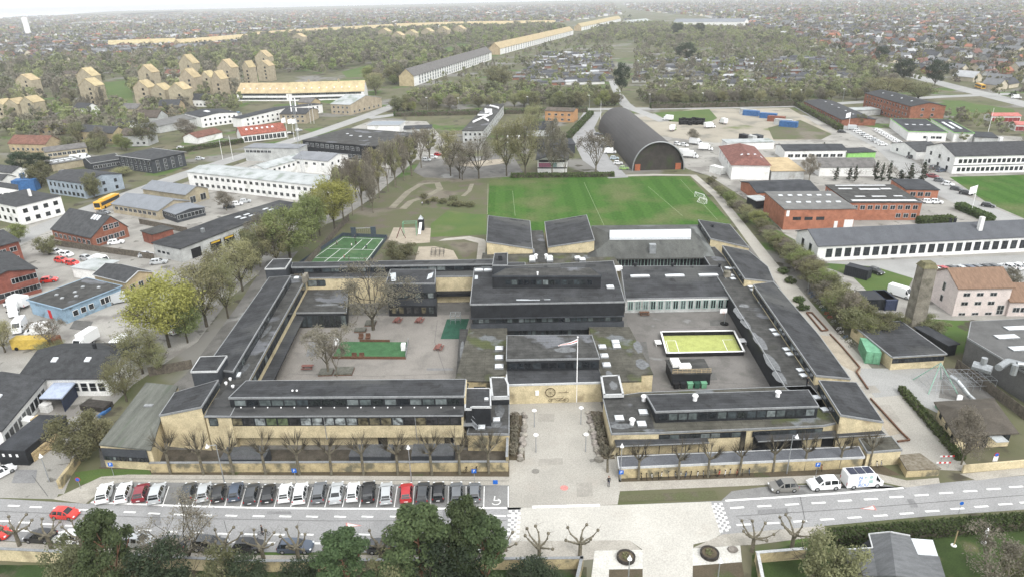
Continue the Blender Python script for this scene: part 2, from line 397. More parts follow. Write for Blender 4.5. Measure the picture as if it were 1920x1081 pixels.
    for c_ in chim:   # (u,v,w,height)
        u,v=Ln*c_[0],D*c_[1]; cb=MB().use(c_[4] if len(c_)>4 else wm); z0=prof(u,v)-.2
        cb.box(P(u,v,z0+c_[3]/2),(c_[2],c_[2],c_[3]),math.atan2(e.y,e.x)); cb.build('chimney',None,t)
    t['_L']=Ln
    if free: zone([P(-1,-1,0),P(Ln+1,-1,0),P(Ln+1,D+1,0),P(-1,D+1,0)])
    if extra: extra(t,P,Ln,D,e,n)
    del t['_L']
    return t
def wing(par, corners, base=0, wm=None, rm=None, trim=None, name='wall', th=.25, inset=.12, tr=.13, free=False):
    """polygonal block from roof corners (px,py,z); returns the world ring, counter-clockwise"""
    P=[W(*c) for c in corners]; P=ccw(P); k=len(P)
    c=sum(P,Vector())/k
    ins=[]
    for p in P: d=V2(c-p); d.normalize(); ins.append(p+d*inset)
    wmb=MB().use(wm or blk); wmb.prism([Vector((p.x,p.y,p.z-th-.01)) for p in ins],[Vector((p.x,p.y,base)) for p in ins])
    wo=wmb.build(name,None,par)
    rmb=MB().use(rm or felt); rmb.prism(P,[p-Vector((0,0,th)) for p in P]); rmb.build('roof',None,par if par is None else par)
    if trim:
        tb=MB().use(trim)
        for i in range(k):
            a,b=P[i],P[(i+1)%k]; d=V2(b-a); 
            if d.length<.3: continue
            d.normalize(); n=Vector((d.y,-d.x,0)); o=n*.03
            tb.prism([a+o+Z3*.06,b+o+Z3*.06,b-n*tr+Z3*.06,a-n*tr+Z3*.06],[a+o-Z3*(th+.02),b+o-Z3*(th+.02),b-n*tr-Z3*(th-.3),a-n*tr-Z3*(th-.3)])
        tb.build('roof_trim',None,par)
    if free: zone(P)
    return P
def dome(par, px, py, z, s=1.4, rz=0, m=None, h=.45, s2=None):
    if s<4: s*=.8; s2=s2*.8 if s2 else None

    """skylight: curb and low dome"""
    p=W(px,py,z); s2=s2 or s; mb=MB().use(trimg); mb.box((p.x,p.y,z+h*.3),(s,s2,h*.7),rz)
    mb.use(m or domem); a=s/2-.06; b=s2/2-.06; q=Matrix.Rotation(rz,3,'Z')
    ring=[p+q@Vector(v)+Z3*0 for v in((-a,-b,h*.65),(a,-b,h*.65),(a,b,h*.65),(-a,b,h*.65))]; ring2=[p+q@Vector(v) for v in((-a*.6,-b*.6,h),(a*.6,-b*.6,h),(a*.6,b*.6,h),(-a*.6,b*.6,h))]
    mb.prism(ring2,ring); return mb.build('skylight',None,par)
def vent(par, px, py, z, r=.25, h=.9, m=None):
    p=W(px,py,z); mb=MB().use(m or whitem); mb.tube(p-Z3*.1,p+Z3*h,r,r,8,True); mb.tube(p+Z3*h,p+Z3*(h+.18),r*1.5,r*1.2,8,True); return mb.build('vent',None,par)
# ---------------------------------------------------------------- trees
bark=mat('bark',(.085,.075,.055),.2,1.5,.95); barkl=mat('pale_bark',(.15,.135,.1),.2,2,.95); barkp=mat('pine_bark',(.2,.11,.07),.2,2,.95)
def leafmat(name,cols,rough=.75,rnd=.12):
    m=bpy.data.materials.new(name); m.use_nodes=True; n=m.node_tree.nodes; L=m.node_tree.links; b=n['Principled BSDF']
    b.inputs['Roughness'].default_value=rough; b.inputs['Specular IOR Level'].default_value=.2
    ge=n.new('ShaderNodeNewGeometry'); rp=n.new('ShaderNodeValToRGB'); e=rp.color_ramp.elements
    for i,c in enumerate(cols):
        el=e[i] if i<2 else e.new(.5); el.position=i/(len(cols)-1); el.color=(*c,1)
    L.new(ge.outputs['Random Per Island'],rp.inputs[0])
    oi=n.new('ShaderNodeObjectInfo'); hv=n.new('ShaderNodeHueSaturation'); mr=n.new('ShaderNodeMapRange'); mr.inputs['To Min'].default_value=1-rnd*2; mr.inputs['To Max'].default_value=1+rnd*2
    L.new(oi.outputs['Random'],mr.inputs[0]); L.new(mr.outputs[0],hv.inputs['Value'])
    mu=n.new('ShaderNodeMath'); mu.operation='MULTIPLY'; mu.inputs[1].default_value=9.7; fr=n.new('ShaderNodeMath'); fr.operation='FRACT'; mh=n.new('ShaderNodeMapRange'); mh.inputs['To Min'].default_value=.5-rnd*.2; mh.inputs['To Max'].default_value=.5+rnd*.12
    L.new(oi.outputs['Random'],mu.inputs[0]); L.new(mu.outputs[0],fr.inputs[0]); L.new(fr.outputs[0],mh.inputs[0]); L.new(mh.outputs[0],hv.inputs['Hue'])
    L.new(rp.outputs[0],hv.inputs['Color'])
    tr=n.new('ShaderNodeBsdfTranslucent'); L.new(hv.outputs[0],tr.inputs[0]); L.new(hv.outputs[0],b.inputs['Base Color'])
    ms=n.new('ShaderNodeMixShader'); ms.inputs[0].default_value=.4; L.new(b.outputs[0],ms.inputs[1]); L.new(tr.outputs[0],ms.inputs[2]); L.new(ms.outputs[0],n['Material Output'].inputs['Surface'])
    MT[name]=m; return m
lf_yel=leafmat('leaves_yellow_green',[(.22,.235,.07),(.32,.34,.1),(.27,.29,.09)],rnd=.08)
lf_grn=leafmat('leaves_green',[(.14,.17,.07),(.22,.25,.095),(.18,.21,.085)])
lf_bud=leafmat('budding_twigs',[(.18,.18,.1),(.28,.285,.14),(.22,.225,.12)],rnd=.12)
lf_brn=leafmat('bare_twigs',[(.16,.145,.11),(.24,.22,.17),(.19,.18,.14)],rnd=.1)
lf_drk=leafmat('dark_needles',[(.026,.042,.026),(.055,.078,.042),(.04,.06,.034)])
lf_pin=leafmat('pine_needles',[(.048,.075,.034),(.1,.14,.06),(.072,.105,.048)])
lf_hed=leafmat('hedge_leaves',[(.055,.08,.035),(.1,.14,.05),(.08,.11,.042)])
lf_bsh=leafmat('bush_leaves',[(.13,.138,.075),(.21,.212,.11),(.165,.17,.095)],rnd=.13)
def leaves(n, pts, size, rng, up=.35, asp=1.7):
    """n leaf quads scattered round cluster points [(x,y,z,r)]; numpy vertex and face arrays"""
    P=np.array(pts); idx=rng.integers(0,len(P),n); c=P[idx]
    d=rng.normal(size=(n,3)); d/=np.linalg.norm(d,axis=1)[:,None]; r=rng.random(n)**.45
    cen=c[:,:3]+d*(c[:,3]*r)[:,None]*np.array([1,1,.8])
    a=rng.normal(size=(n,3)); a/=np.linalg.norm(a,axis=1)[:,None]; nn=d+rng.normal(size=(n,3))*.6; nn[:,2]+=up
    b=np.cross(nn,a); b/=np.linalg.norm(b,axis=1)[:,None]+1e-9; a=np.cross(b,nn); a/=np.linalg.norm(a,axis=1)[:,None]+1e-9
    s=(size*(.6+.8*rng.random(n)))[:,None]
    v=np.stack([cen-a*s*asp/2-b*s/2*.3,cen+b*s/2,cen+a*s*asp/2+b*s*.1,cen-b*s/2],1).reshape(-1,3)
    return v
def quadmesh(name,v,m):
    me=bpy.data.meshes.new(name); n=len(v)//4
    me.vertices.add(len(v)); me.vertices.foreach_set('co',v.astype(np.float32).ravel())
    me.loops.add(n*4); me.loops.foreach_set('vertex_index',np.arange(n*4,dtype=np.int32)); me.polygons.add(n); me.polygons.foreach_set('loop_start',np.arange(n,dtype=np.int32)*4)
    me.materials.append(m); me.update(calc_edges=True); me.validate(); return me
def limbs(mb, rng, h, spread, trunk_h, r, k=7, lv=2, lean=.0, up=.8):
    """trunk and branching limbs; returns the twig tips"""
    tips=[]
    top=Vector((lean*h*.3,0,trunk_h)); mb.tube((0,0,-.1),top,r,r*.75,6)
    def grow(p,d,L,rr,l):
        q=p+d*L; mb.tube(p,q,rr,rr*.6,4 if l>0 else 3)
        if l==0: tips.append(q); return
        for i in range(3 if l>1 else 3):
            nd=(d+Vector(rng.normal(size=3))*.45+Vector((0,0,.12))).normalized(); grow(q,nd,L*.68*(.8+.4*rng.random()),rr*.6,l-1)
    for i in range(k):
        t=i/k*6.283+rng.random()*.8; z=trunk_h*(.7+.3*rng.random()) if i else trunk_h
        d=Vector((math.cos(t)*spread,math.sin(t)*spread,up+.5*rng.random())).normalized()
        if i==0: d=Vector((0,0,1))
        grow(Vector((0,0,z)),d,(h-trunk_h)*.42*(.8+.3*rng.random()),r*.55,lv)
    return tips
def tree_proto(name, kind, h, rad, seed, lm, bm_, nleaf, ls, trunk=.3, ncl=26, crn=None, lv=2, r=None):
    rng=np.random.default_rng(seed); root=thing(name,None,None,(0,0,0))
    tb=MB().use(bm_); tips=limbs(tb,rng,h,rad/h*2.0 if kind!='tall' else .35,h*trunk,r or h*.022,7 if kind!='pine' else 4,lv if kind!='pine' else 1)
    tb.build('trunk',None,root)
    pts=[]
    if kind=='round' or kind=='tall':
        for i in range(ncl):
            d=rng.normal(size=3); d/=np.linalg.norm(d); rr=(.45+.5*rng.random()); q=np.array([d[0]*rad*rr,d[1]*rad*rr,h*(trunk+1)/2+d[2]*h*(1-trunk)/2*rr])
            pts.append([*q,rad*(.22+.2*rng.random())])
    elif kind=='wispy':
        for t in tips: pts.append([*t,rad*.23])
    elif kind=='cone':
        for i in range(ncl):
            f=rng.random(); t=rng.random()*6.28; rr=rad*(1-f)*(.5+.5*rng.random()); pts.append([math.cos(t)*rr,math.sin(t)*rr,h*(.1+.88*f),rad*.3*(1.1-f*.7)])
    elif kind=='pine':
        for i in range(ncl):
            f=.15+.85*rng.random(); t=rng.random()*6.28; rr=rad*(1-.75*f*f)*(.3+.7*rng.random()); pts.append([math.cos(t)*rr,math.sin(t)*rr,h*(trunk+(1-trunk)*f*.95),rad*(.2+.14*rng.random())])
    me=quadmesh('crown',leaves(nleaf,pts,ls,rng,up=.8 if kind=='pine' else .35),lm)
    o=bpy.data.objects.new('crown',me); COL.objects.link(o); o.parent=root
    return root
def lump(name, size, seed, n, ls, lm, box=False):
    """bush or hedge block as one leafy mesh, size = (x,y,z)"""
    rng=np.random.default_rng(seed); X,Y,Zz=size
    if box:
        cen=(rng.random((n,3))-.5); ax=rng.integers(0,5,n); sgn=np.where(rng.random(n)<.5,-.5,.5)
        cen[ax<2,2]=.5; cen[(ax==2)|(ax==3),1]=sgn[(ax==2)|(ax==3)]; cen[ax==4,0]=sgn[ax==4]
        cen=cen*np.array(size)+np.array([0,0,Zz/2])+rng.normal(size=(n,3))*.09
        pts=np.c_[cen,np.full(n,.1)]
        v=leaves(n,pts,ls,rng)
    else:
        pts=[]
        for i in range(14):
            d=rng.normal(size=3); d/=np.linalg.norm(d); pts.append([d[0]*X*.3,d[1]*Y*.3,Zz*.45+d[2]*Zz*.28,min(X,Y,Zz*1.4)*.27])
        v=leaves(n,pts,ls,rng)
    me=quadmesh(name,v,lm); o=bpy.data.objects.new(name,me); COL.objects.link(o); return o
def hedge(name,label,a,b,wd,ht,lm=None,n=1500,ls=.3,world=False):
    A=Vector(a) if world else W(*a); B=Vector(b) if world else W(*b); L=(B-A).length
    t=thing(name,label,'hedge',((A+B)/2)[:],math.atan2((B-A).y,(B-A).x))
    o=lump('foliage',(L,wd,ht),int(L*10),n,ls,lm or lf_hed,True); o.parent=t
    mb=MB().use(MT['bark']); mb.prism([Vector(p) for p in((-L/2+.1,-wd/2+.15,ht-.12),(L/2-.1,-wd/2+.15,ht-.12),(L/2-.1,wd/2-.15,ht-.12),(-L/2+.1,wd/2-.15,ht-.12))],[Vector(p) for p in((-L/2+.1,-wd/2+.15,0),(L/2-.1,-wd/2+.15,0),(L/2-.1,wd/2-.15,0),(-L/2+.1,wd/2-.15,0))])
    q=mb.build('branches',MT['hedge_core']); q.parent=t; return t
mat('hedge_core',(.03,.04,.018),.2,2,.95)
# ---------------------------------------------------------------- vehicles
PAINT={}
def paint(c):
    if c in PAINT: return PAINT[c]
    v={'white':(.75,.76,.76),'black':(.015,.016,.018),'grey':(.13,.14,.15),'dark grey':(.045,.05,.055),'silver':(.42,.44,.45),'red':(.4,.02,.025),'dark red':(.2,.02,.03),'blue':(.06,.08,.115),'pale blue':(.45,.55,.6),'green':(.25,.4,.12),'yellow':(.7,.38,.03),'bright red':(.6,.03,.02),'taupe':(.17,.165,.15)}[c]
    m=bpy.data.materials.new('car_paint_'+c.replace(' ','_')); m.use_nodes=True; b=m.node_tree.nodes['Principled BSDF']; b.inputs['Base Color'].default_value=(*v,1); b.inputs['Roughness'].default_value=.32; b.inputs['Specular IOR Level'].default_value=.5; b.inputs['Coat Weight'].default_value=.4; b.inputs['Coat Roughness'].default_value=.1
    PAINT[c]=m; return m
cglass=mat('car_glass',(.012,.015,.017),.1,1,.08,spec=.7,fine=False); tyrem=mat('tyre',(.012,.012,.012),.1,2,.9); rimm=mat('wheel_rim',(.35,.36,.37),.05,2,.4,metal=.7,fine=False)
lampm=mat('headlamp',(.75,.78,.8),.03,2,.2,fine=False); tailm=mat('tail_lamp',(.35,.01,.01),.05,2,.3,fine=False)
# stations: x, half width, z bottom, z belt, z top, half width at top
SHAPES={
 'hatchback':[(-1.98,.72,.35,.62,.66,.7),(-1.9,.84,.25,.9,.95,.72),(-1.72,.87,.22,.93,1.2,.62),(-1.45,.88,.2,.93,1.44,.6),(-.6,.89,.2,.92,1.5,.62),(.25,.89,.2,.9,1.46,.62),(1.0,.88,.2,.9,.93,.7),(1.55,.86,.2,.82,.84,.66),(1.9,.78,.25,.66,.69,.6),(2.02,.66,.32,.5,.52,.55)],
 'suv':[(-2.15,.76,.4,.7,.75,.72),(-2.1,.9,.32,1.0,1.05,.78),(-1.95,.92,.3,1.05,1.4,.68),(-1.7,.92,.28,1.05,1.62,.66),(-.6,.93,.28,1.04,1.68,.67),(.35,.93,.28,1.02,1.62,.66),(1.1,.92,.28,1.02,1.05,.76),(1.8,.9,.28,.95,.98,.72),(2.1,.84,.32,.75,.8,.66),(2.2,.7,.4,.55,.58,.6)],
 'estate':[(-2.25,.74,.35,.62,.66,.7),(-2.18,.86,.25,.9,.95,.74),(-2.0,.88,.22,.93,1.2,.64),(-1.7,.89,.2,.93,1.42,.61),(-.6,.9,.2,.92,1.47,.62),(.3,.9,.2,.9,1.43,.62),(1.1,.89,.2,.9,.93,.72),(1.75,.87,.2,.82,.85,.68),(2.15,.79,.25,.66,.69,.6),(2.3,.66,.32,.5,.52,.55)],
 'saloon':[(-2.25,.74,.35,.72,.76,.7),(-2.18,.86,.25,.95,1.0,.72),(-1.65,.88,.22,.96,1.02,.7),(-1.05,.89,.2,.95,1.38,.6),(-.4,.9,.2,.92,1.44,.61),(.3,.9,.2,.9,1.41,.61),(1.05,.89,.2,.9,.93,.72),(1.75,.87,.2,.82,.85,.68),(2.15,.79,.25,.66,.69,.6),(2.3,.66,.32,.5,.52,.55)]}
def wheel(root,x,y,r=.32,w=.22):
    s=1 if y>0 else -1
    mb=MB().use(tyrem); mb.tube((x,y-w/2,r),(x,y+w/2,r),r,r,14,True); o=mb.build('wheel',None,root)
    q=MB().use(rimm); q.tube((x,y+s*w/2,r),(x,y+s*(w/2+.02),r),r*.62,r*.55,10,True); q.build('rim',None,o); 
def car(shape,colour):
    root=thing('car',None,None); S=SHAPES[shape]; pm=paint(colour)
    mb=MB().use(pm); gb=MB().use(cglass); vs=[]
    def ring(s):
        x,w,zb,zl,zt,wt=s; return [Vector(p) for p in((x,-w,zb),(x,-w*1.0,zl),(x,-wt,zt),(x,wt,zt),(x,w,zl),(x,w,zb))]
    rings=[ring(s) for s in S]; cab=lambda s:s[4]-s[3]>.15
    for i in range(len(S)-1):
        a,b=rings[i],rings[i+1]; ca,cb=cab(S[i]),cab(S[i+1])
        for j in range(5):
            q=[a[j],b[j],b[j+1],a[j+1]]
            mb.face(q)
            isg = (j in(1,3) and (ca and cb)) or (j==2 and (ca!=cb or (ca and cb and abs(S[i][4]-S[i+1][4])>.15)))
            if isg:
                c=sum(q,Vector())/4; nn=(q[1]-q[0]).cross(q[3]-q[0]).normalized()
                if nn.dot(c-Vector((0,0,.9)))<0: nn=-nn
                k=.86 if j!=2 else .88
                r2=[c+(p-c)*k+nn*.012 for p in q]; gb.face(r2)
            elif j in (1,3) and ca!=cb:
                c=sum(q,Vector())/4; nn=(q[1]-q[0]).cross(q[3]-q[0]).normalized()
                if nn.dot(c-Vector((0,0,.6)))<0: nn=-nn
                lo=[p for p in q]; gb.face([c+(p-c)*.72+nn*.012 for p in q])
        mb.face([a[5],b[5],b[0],a[0]])
    mb.face(rings[0][::-1]); mb.face(rings[-1])
    mb.build('body',None,root,smooth=False); gb.build('window_glass',None,root)
    wx=S[-1][0]-.85; rx=S[0][0]+.75; ww=max(s[1] for s in S)-.1; rr=.36 if shape=='suv' else .32
    for x in(wx,rx):
        for y in(-ww,ww): wheel(root,x,y,rr)
    f=S[-2]; bk=S[1]
    for y in(-1,1):
        q=MB().use(lampm); q.box((f[0]+.02,y*(f[1]-.12),f[3]-.02),(.2,.26,.12)); q.build('headlight',None,root)
        q=MB().use(tailm); q.box((bk[0]-.0,y*(bk[1]-.1),bk[3]-.12),(.1,.16,.24)); q.build('tail_light',None,root)
        q=MB().use(pm); q.box((S[6][0]-.15,y*(S[6][1]+.1),S[6][3]+.02),(.14,.2,.12)); q.build('wing_mirror',None,root)
    q=MB().use(whitem); q.box((S[0][0]-.01,0,.52),(.03,.5,.11)); q.build('number_plate',None,root)
    freeze(root); return root
CARS={}; ncar=[0]
def put_car(shape,colour,loc,rz,label,group=None,sc=1,cat='car'):
    k=(shape,colour)
    if k not in CARS: CARS[k]=car(shape,colour) if shape!='van' and shape!='truck' else van(colour,shape=='truck')
    root=CARS[k]; nm='parked_car' if cat=='car' else cat.replace(' ','_')
    o=place(root,loc,rz,sc,label,cat,group); o.name=nm; return o
def van(colour,truck=False):
    root=thing('van',None,None); pm=paint(colour); mb=MB().use(pm)
    S=[(-2.8,.95,.4,1.2,2.3,.9),(-2.75,1,.35,1.3,2.45,.93),(.9,1,.35,1.3,2.5,.93),(1.35,1,.35,1.3,2.35,.88),(2.05,.98,.35,1.25,1.35,.85),(2.6,.93,.35,.95,1.05,.8),(2.75,.8,.4,.6,.7,.7)]
    if truck: S=[(.7,.95,.4,1.3,2.3,.9),(.9,1,.35,1.3,2.4,.9),(1.35,1,.35,1.3,2.3,.88),(2.05,.98,.35,1.25,1.35,.85),(2.6,.93,.35,.95,1.05,.8),(2.75,.8,.4,.6,.7,.7)]
    Rg=[[Vector(p) for p in((x,-w,zb),(x,-w,zl),(x,-wt,zt),(x,wt,zt),(x,w,zl),(x,w,zb))] for x,w,zb,zl,zt,wt in S]
    gb=MB().use(cglass)
    for i in range(len(S)-1):
        a,b=Rg[i],Rg[i+1]
        for j in range(5): mb.face([a[j],b[j],b[j+1],a[j+1]])
        mb.face([a[5],b[5],b[0],a[0]])
    mb.face(Rg[0][::-1]); mb.face(Rg[-1]); mb.build('body',None,root)
    a,b=Rg[-4],Rg[-3]; q=[a[2],b[2],b[3],a[3]]; c=sum(q,Vector())/4; gb.face([c+(p-c)*.86+Vector((.5,0,.5)).normalized()*.02 for p in q])
    for j,s in((1,-1),(3,1)):
        q=[a[j],b[j],b[j+1],a[j+1]]; c=sum(q,Vector())/4; gb.face([c+(p-c)*.8+Vector((0,s,.2))*.025 for p in q])
        q=[Rg[-5][j],a[j],a[j+1],Rg[-5][j+1]]; x0=a[j].x-.75; 
    gb.build('window_glass',None,root)
    if truck:
        q=MB().use(paint('white')); q.box((-1.6,0,1.9),(4.2,2.1,2.3)); q.build('cargo_box',None,root); q=MB().use(blackm); q.box((-1.4,0,.62),(4.4,.9,.25)); q.build('chassis',None,root)
    for x in(-1.75,1.75):
        for y in(-.9,.9): wheel(root,x,y,.36,.24)
    for y in(-1,1):
        q=MB().use(lampm); q.box((2.63,y*.72,.9),(.14,.28,.2)); q.build('headlight',None,root)
        q=MB().use(tailm); q.box((-2.78 if not truck else -3.7,y*.88,1.0),(.08,.14,.5)); q.build('tail_light',None,root)
        q=MB().use(blackm); q.box((1.75,y*1.15,1.45),(.12,.25,.3)); q.build('wing_mirror',None,root)
    freeze(root); return root
# ---------------------------------------------------------------- ground, roads, yards
G=mat('ground_garden',(.085,.095,.045),.2,.05,1,col2=(.13,.12,.08),stain=[((.17,.165,.15),.02,.56,.05),((.07,.115,.03),.035,.58,.05),((.06,.055,.04),.15,.58,.06)],fine=False)
asph=mat('asphalt_light',(.3,.3,.29),.05,.15,.9,stain=[((.24,.24,.235),.06,.55,.2)])
aspp=mat('asphalt_road',(.28,.28,.278),.06,.08,.9,stain=[((.21,.21,.21),.12,.58,.12)])
aspb=mat('asphalt_dark',(.15,.145,.135),.15,.12,.9,stain=[((.1,.098,.09),.25,.55,.1),((.25,.25,.24),.09,.62,.06)])
yard=mat('yard_concrete',(.3,.29,.265),.12,.06,.9,stain=[((.19,.18,.165),.1,.53,.1),((.13,.125,.11),.3,.62,.05)])
paving=mat('paving_light',(.34,.325,.29),.06,.1,.9,stain=[((.32,.3,.265),.25,.55,.15)])
pavec=mat('paving_court',(.235,.22,.2),.06,.15,.9,stain=[((.18,.17,.155),.3,.55,.15)])
cream=mat('cream_paving',(.5,.49,.45),.05,.3,.9)
soil=mat('bare_soil',(.1,.08,.055),.25,.4,1,col2=(.07,.06,.04),stain=[((.06,.08,.03),.2,.6,.1)])
grassm=mat('grass_lawn',(.065,.11,.032),.15,.1,1,col2=(.085,.12,.035),stain=[((.12,.125,.06),.06,.6,.1)])
scrub=mat('scrub_grass',(.105,.1,.062),.1,.06,1,col2=(.085,.1,.045),stain=[((.15,.135,.105),.05,.54,.08),((.11,.095,.075),.2,.55,.1)])
sand=mat('sand',(.33,.29,.23),.08,.4,1); track=mat('worn_track',(.21,.195,.15),.1,.4,1); gravel=mat('path_gravel',(.36,.34,.3),.08,.4,1)
mk=mat('road_paint',(.75,.75,.73),.06,1,.7); redp=mat('faded_red_paint',(.5,.22,.2),.1,2,.8)
bare=mat('bare_lot',(.3,.275,.225),.1,.04,1,stain=[((.2,.19,.16),.08,.55,.1),((.13,.15,.06),.04,.6,.08)])
mb=MB(); mb.face([(-9000,-300,0),(9000,-300,0),(9000,12000,0),(-9000,12000,0)]); g=mb.build('ground',G); g['kind']='structure'
# pale sheet added far left to pass for the white hazy sky
skysheetm=mat('pale_sky_sheet',(.5,.55,.6),.03,.001,.35,fine=False,spec=.8)
S0=[W(-700,88),W(-60,43.5),W(60,33),W(150,25.5),W(215,21)]
mb=MB(); 
sheet_front=[Vector((p.x,p.y,.6)) for p in S0]; mb.face(sheet_front+[Vector((0,11900,.6)),Vector((-8990,11900,.6))]); mb.build('sea',skysheetm)['kind']='structure'
# zones
flat('yard',[(-400,690),(0,430),(200,385),(340,345),(470,300),(600,262),(700,225),(800,228),(870,300),(780,300),(700,370),(640,410),(560,440),(500,500),(430,560),(370,640),(250,720),(170,800),(120,925),(0,930),(-200,925)],.01,yard,False)
flat('yard',[(1130,215),(1300,212),(1500,215),(1640,240),(2000,262),(2300,640),(1920,600),(1790,600),(1620,590),(1550,505),(1495,470),(1440,400),(1330,330),(1290,318)],.01,yard,False)
flat('gravel_lot',[(1190,222),(1300,205),(1480,203),(1560,250),(1530,262),(1340,268),(1230,255)],.014,bare)
flat('lawn',[(1225,212),(1330,205),(1345,222),(1325,232),(1255,228)],.02,grassm)
flat('lawn',[(1440,240),(1500,225),(1560,252),(1540,262),(1450,262)],.02,scrub)
# school ground
flat('asphalt',[(500,490),(560,470),(925,470),(1110,470),(1400,460),(1560,640),(1700,850),(1165,865),(1125,753),(955,753),(955,880),(190,880),(185,835),(350,700),(440,580)],.012,aspb,False)
flat('bed_or_shaded_strip',[(290,842),(955,842),(955,867),(290,867)],.026,mat('shaded_soil',(.085,.075,.06),.2,.4,1,stain=[((.05,.045,.035),.5,.55,.1)]),False)  # shade between wall and classroom wing painted as dark brown ground
flat('lawn',[(805,100),(862,82),(905,84),(870,100),(815,112)],.02,grassm)
flat('lawn',[(640,135),(700,120),(735,128),(720,142),(650,146)],.02,grassm)
flat('lawn',[(195,155),(245,150),(250,195),(200,200)],.02,grassm)
zone([W(*p) for p in [(500,480),(1400,410),(1700,850),(1160,945),(190,940),(185,835),(440,580)]])
playg=flat('playground_grass',[(560,470),(640,415),(700,375),(770,335),(860,330),(920,333),(915,400),(912,480),(900,495),(540,495)],.016,scrub)
# football field with mown stripes
fm=bpy.data.materials.new('football_grass'); fm.use_nodes=True; n=fm.node_tree.nodes; L=fm.node_tree.links; b=n['Principled BSDF']; b.inputs['Roughness'].default_value=1; b.inputs['Specular IOR Level'].default_value=.05
tc=n.new('ShaderNodeTexCoord'); wv=n.new('ShaderNodeTexWave'); wv.bands_direction='X'; wv.inputs['Scale'].default_value=.045; wv.inputs['Distortion'].default_value=1.6; wv.inputs['Detail Scale'].default_value=.3
rp=n.new('ShaderNodeValToRGB'); rp.color_ramp.elements[0].position=.4; rp.color_ramp.elements[0].color=(.043,.098,.02,1); rp.color_ramp.elements[1].position=.6; rp.color_ramp.elements[1].color=(.052,.112,.024,1)
nz=n.new('ShaderNodeTexNoise'); nz.inputs['Scale'].default_value=.06; nz.inputs['Detail'].default_value=8; mr=n.new('ShaderNodeMapRange'); mr.inputs['From Min'].default_value=.46; mr.inputs['From Max'].default_value=.66
mx=n.new('ShaderNodeMix'); mx.data_type='RGBA'; mx.inputs[7].default_value=(.1,.12,.05,1)
L.new(tc.outputs['Object'],wv.inputs[0]); L.new(wv.outputs[0],rp.inputs[0]); L.new(tc.outputs['Object'],nz.inputs[0]); L.new(nz.outputs[0],mr.inputs[0]); L.new(mr.outputs[0],mx.inputs[0]); L.new(rp.outputs[0],mx.inputs[6])
n2=n.new('ShaderNodeTexNoise'); n2.inputs['Scale'].default_value=1.2; n2.inputs['Detail'].default_value=5; L.new(tc.outputs['Object'],n2.inputs[0]); m2=n.new('ShaderNodeMapRange'); m2.inputs['From Min'].default_value=.3;m2.inputs['From Max'].default_value=.7;m2.inputs['To Min'].default_value=.8;m2.inputs['To Max'].default_value=1.2; L.new(n2.outputs[0],m2.inputs[0])
hv=n.new('ShaderNodeHueSaturation'); L.new(mx.outputs[2],hv.inputs['Color']); L.new(m2.outputs[0],hv.inputs['Value']); L.new(hv.outputs[0],b.inputs['Base Color']); MT['football']=fm
flat('lawn',[(918,336),(1168,331),(1293,331),(1372,419),(1180,432),(912,440)],.024,fm)
for a,b_ in (((1095,342),(1133,424)),((961,358),(966,405)),((1276,337),(1345,412)),((915,345),(914,402)),((1215,350),(1280,405))): ribbon('field_line',[a,b_],.09,.034,mat('faded_field_paint',(.3,.36,.22),.1,1,.9),False)
flat('lawn',[(890,402),(912,402),(912,440),(805,445),(808,420),(840,395)],.022,grassm)
flat('path',[(835,447),(880,443),(908,449),(912,455),(908,490),(893,490),(897,456),(870,449),(822,452)],.03,gravel)
flat('sand_pit',[(738,427),(808,428),(806,455),(760,458),(728,450)],.03,sand)
flat('sand_pit',[(785,463),(815,462),(850,470),(860,488),(778,489)],.03,sand)
# bike track mounds as light paths
ribbon('path',[(735,390),(765,360),(790,345),(820,343),(825,355),(800,368),(770,378),(755,392)],2.6,.028,track,False)
ribbon('path',[(885,345),(880,358),(868,368)],1.6,.028,track,False)
flat('play_yard',[(790,300),(960,290),(985,330),(880,336),(795,333),(775,322)],.02,aspb)
flat('sand_pit',[(860,305),(945,298),(950,306),(900,313),(862,312)],.03,sand)
# streets
street=asph
ribbon('road',[(-200,505),(0,468),(60,436),(120,412),(190,384),(350,326),(480,285),(600,248),(690,217),(760,190)],[9,9,9,9,9,9,9,9,10,10],.03,street,label='pale side street running diagonally between the workshops')
ribbon('road',[(690,222),(760,213),(860,209),(960,207),(1110,205),(1300,203),(1500,199),(1640,190),(1760,182),(1900,176)],9,.036,street)
ribbon('road',[(1112,210),(1095,240),(1098,262),(1118,300),(1160,334)],[11,11,13,12,8],.04,aspp)
ribbon('road',[(1500,200),(1545,225),(1600,247),(1660,276),(1720,328),(1790,370),(1860,400),(1990,450)],[8,8,8,9,10,9,9,9],.04,street)
ribbon('road',[(1185,206),(1172,195),(1158,175),(1148,155),(1141,140)],[8,7,6,5,3],.042,asph)
ribbon('road',[(1190,206),(1215,215),(1245,228)],7,.043,asph)
ribbon('road',[(1040,-8),(1160,8),(1330,32),(1480,75),(1600,108),(1700,140),(1800,166),(1960,205)],14,.04,asph)
ribbon('road',[(1760,182),(1820,180),(1870,178)],7,.05,asph)
flat('lawn',[(1745,195),(1800,190),(1900,205),(1905,212),(1760,212)],.03,grassm)
flat('lawn',[(1780,332),(1925,328),(2100,420),(1925,412),(1850,380)],.03,fm)
ribbon('path',[(1165,330),(1225,328),(1300,329),(1345,368),(1385,418),(1440,490),(1480,540),(1540,615),(1600,690),(1650,745),(1700,800),(1760,880)],[3,3,3,3,3.2,3.5,4.5,5,7,9,11,9],.03,paving,label='pale gravel path along the east side of the school')
flat('lawn',[(1430,420),(1500,490),(1560,505),(1600,520),(1640,560),(1700,545),(1712,522),(1640,500),(1530,492),(1490,450),(1445,425)],.026,grassm)
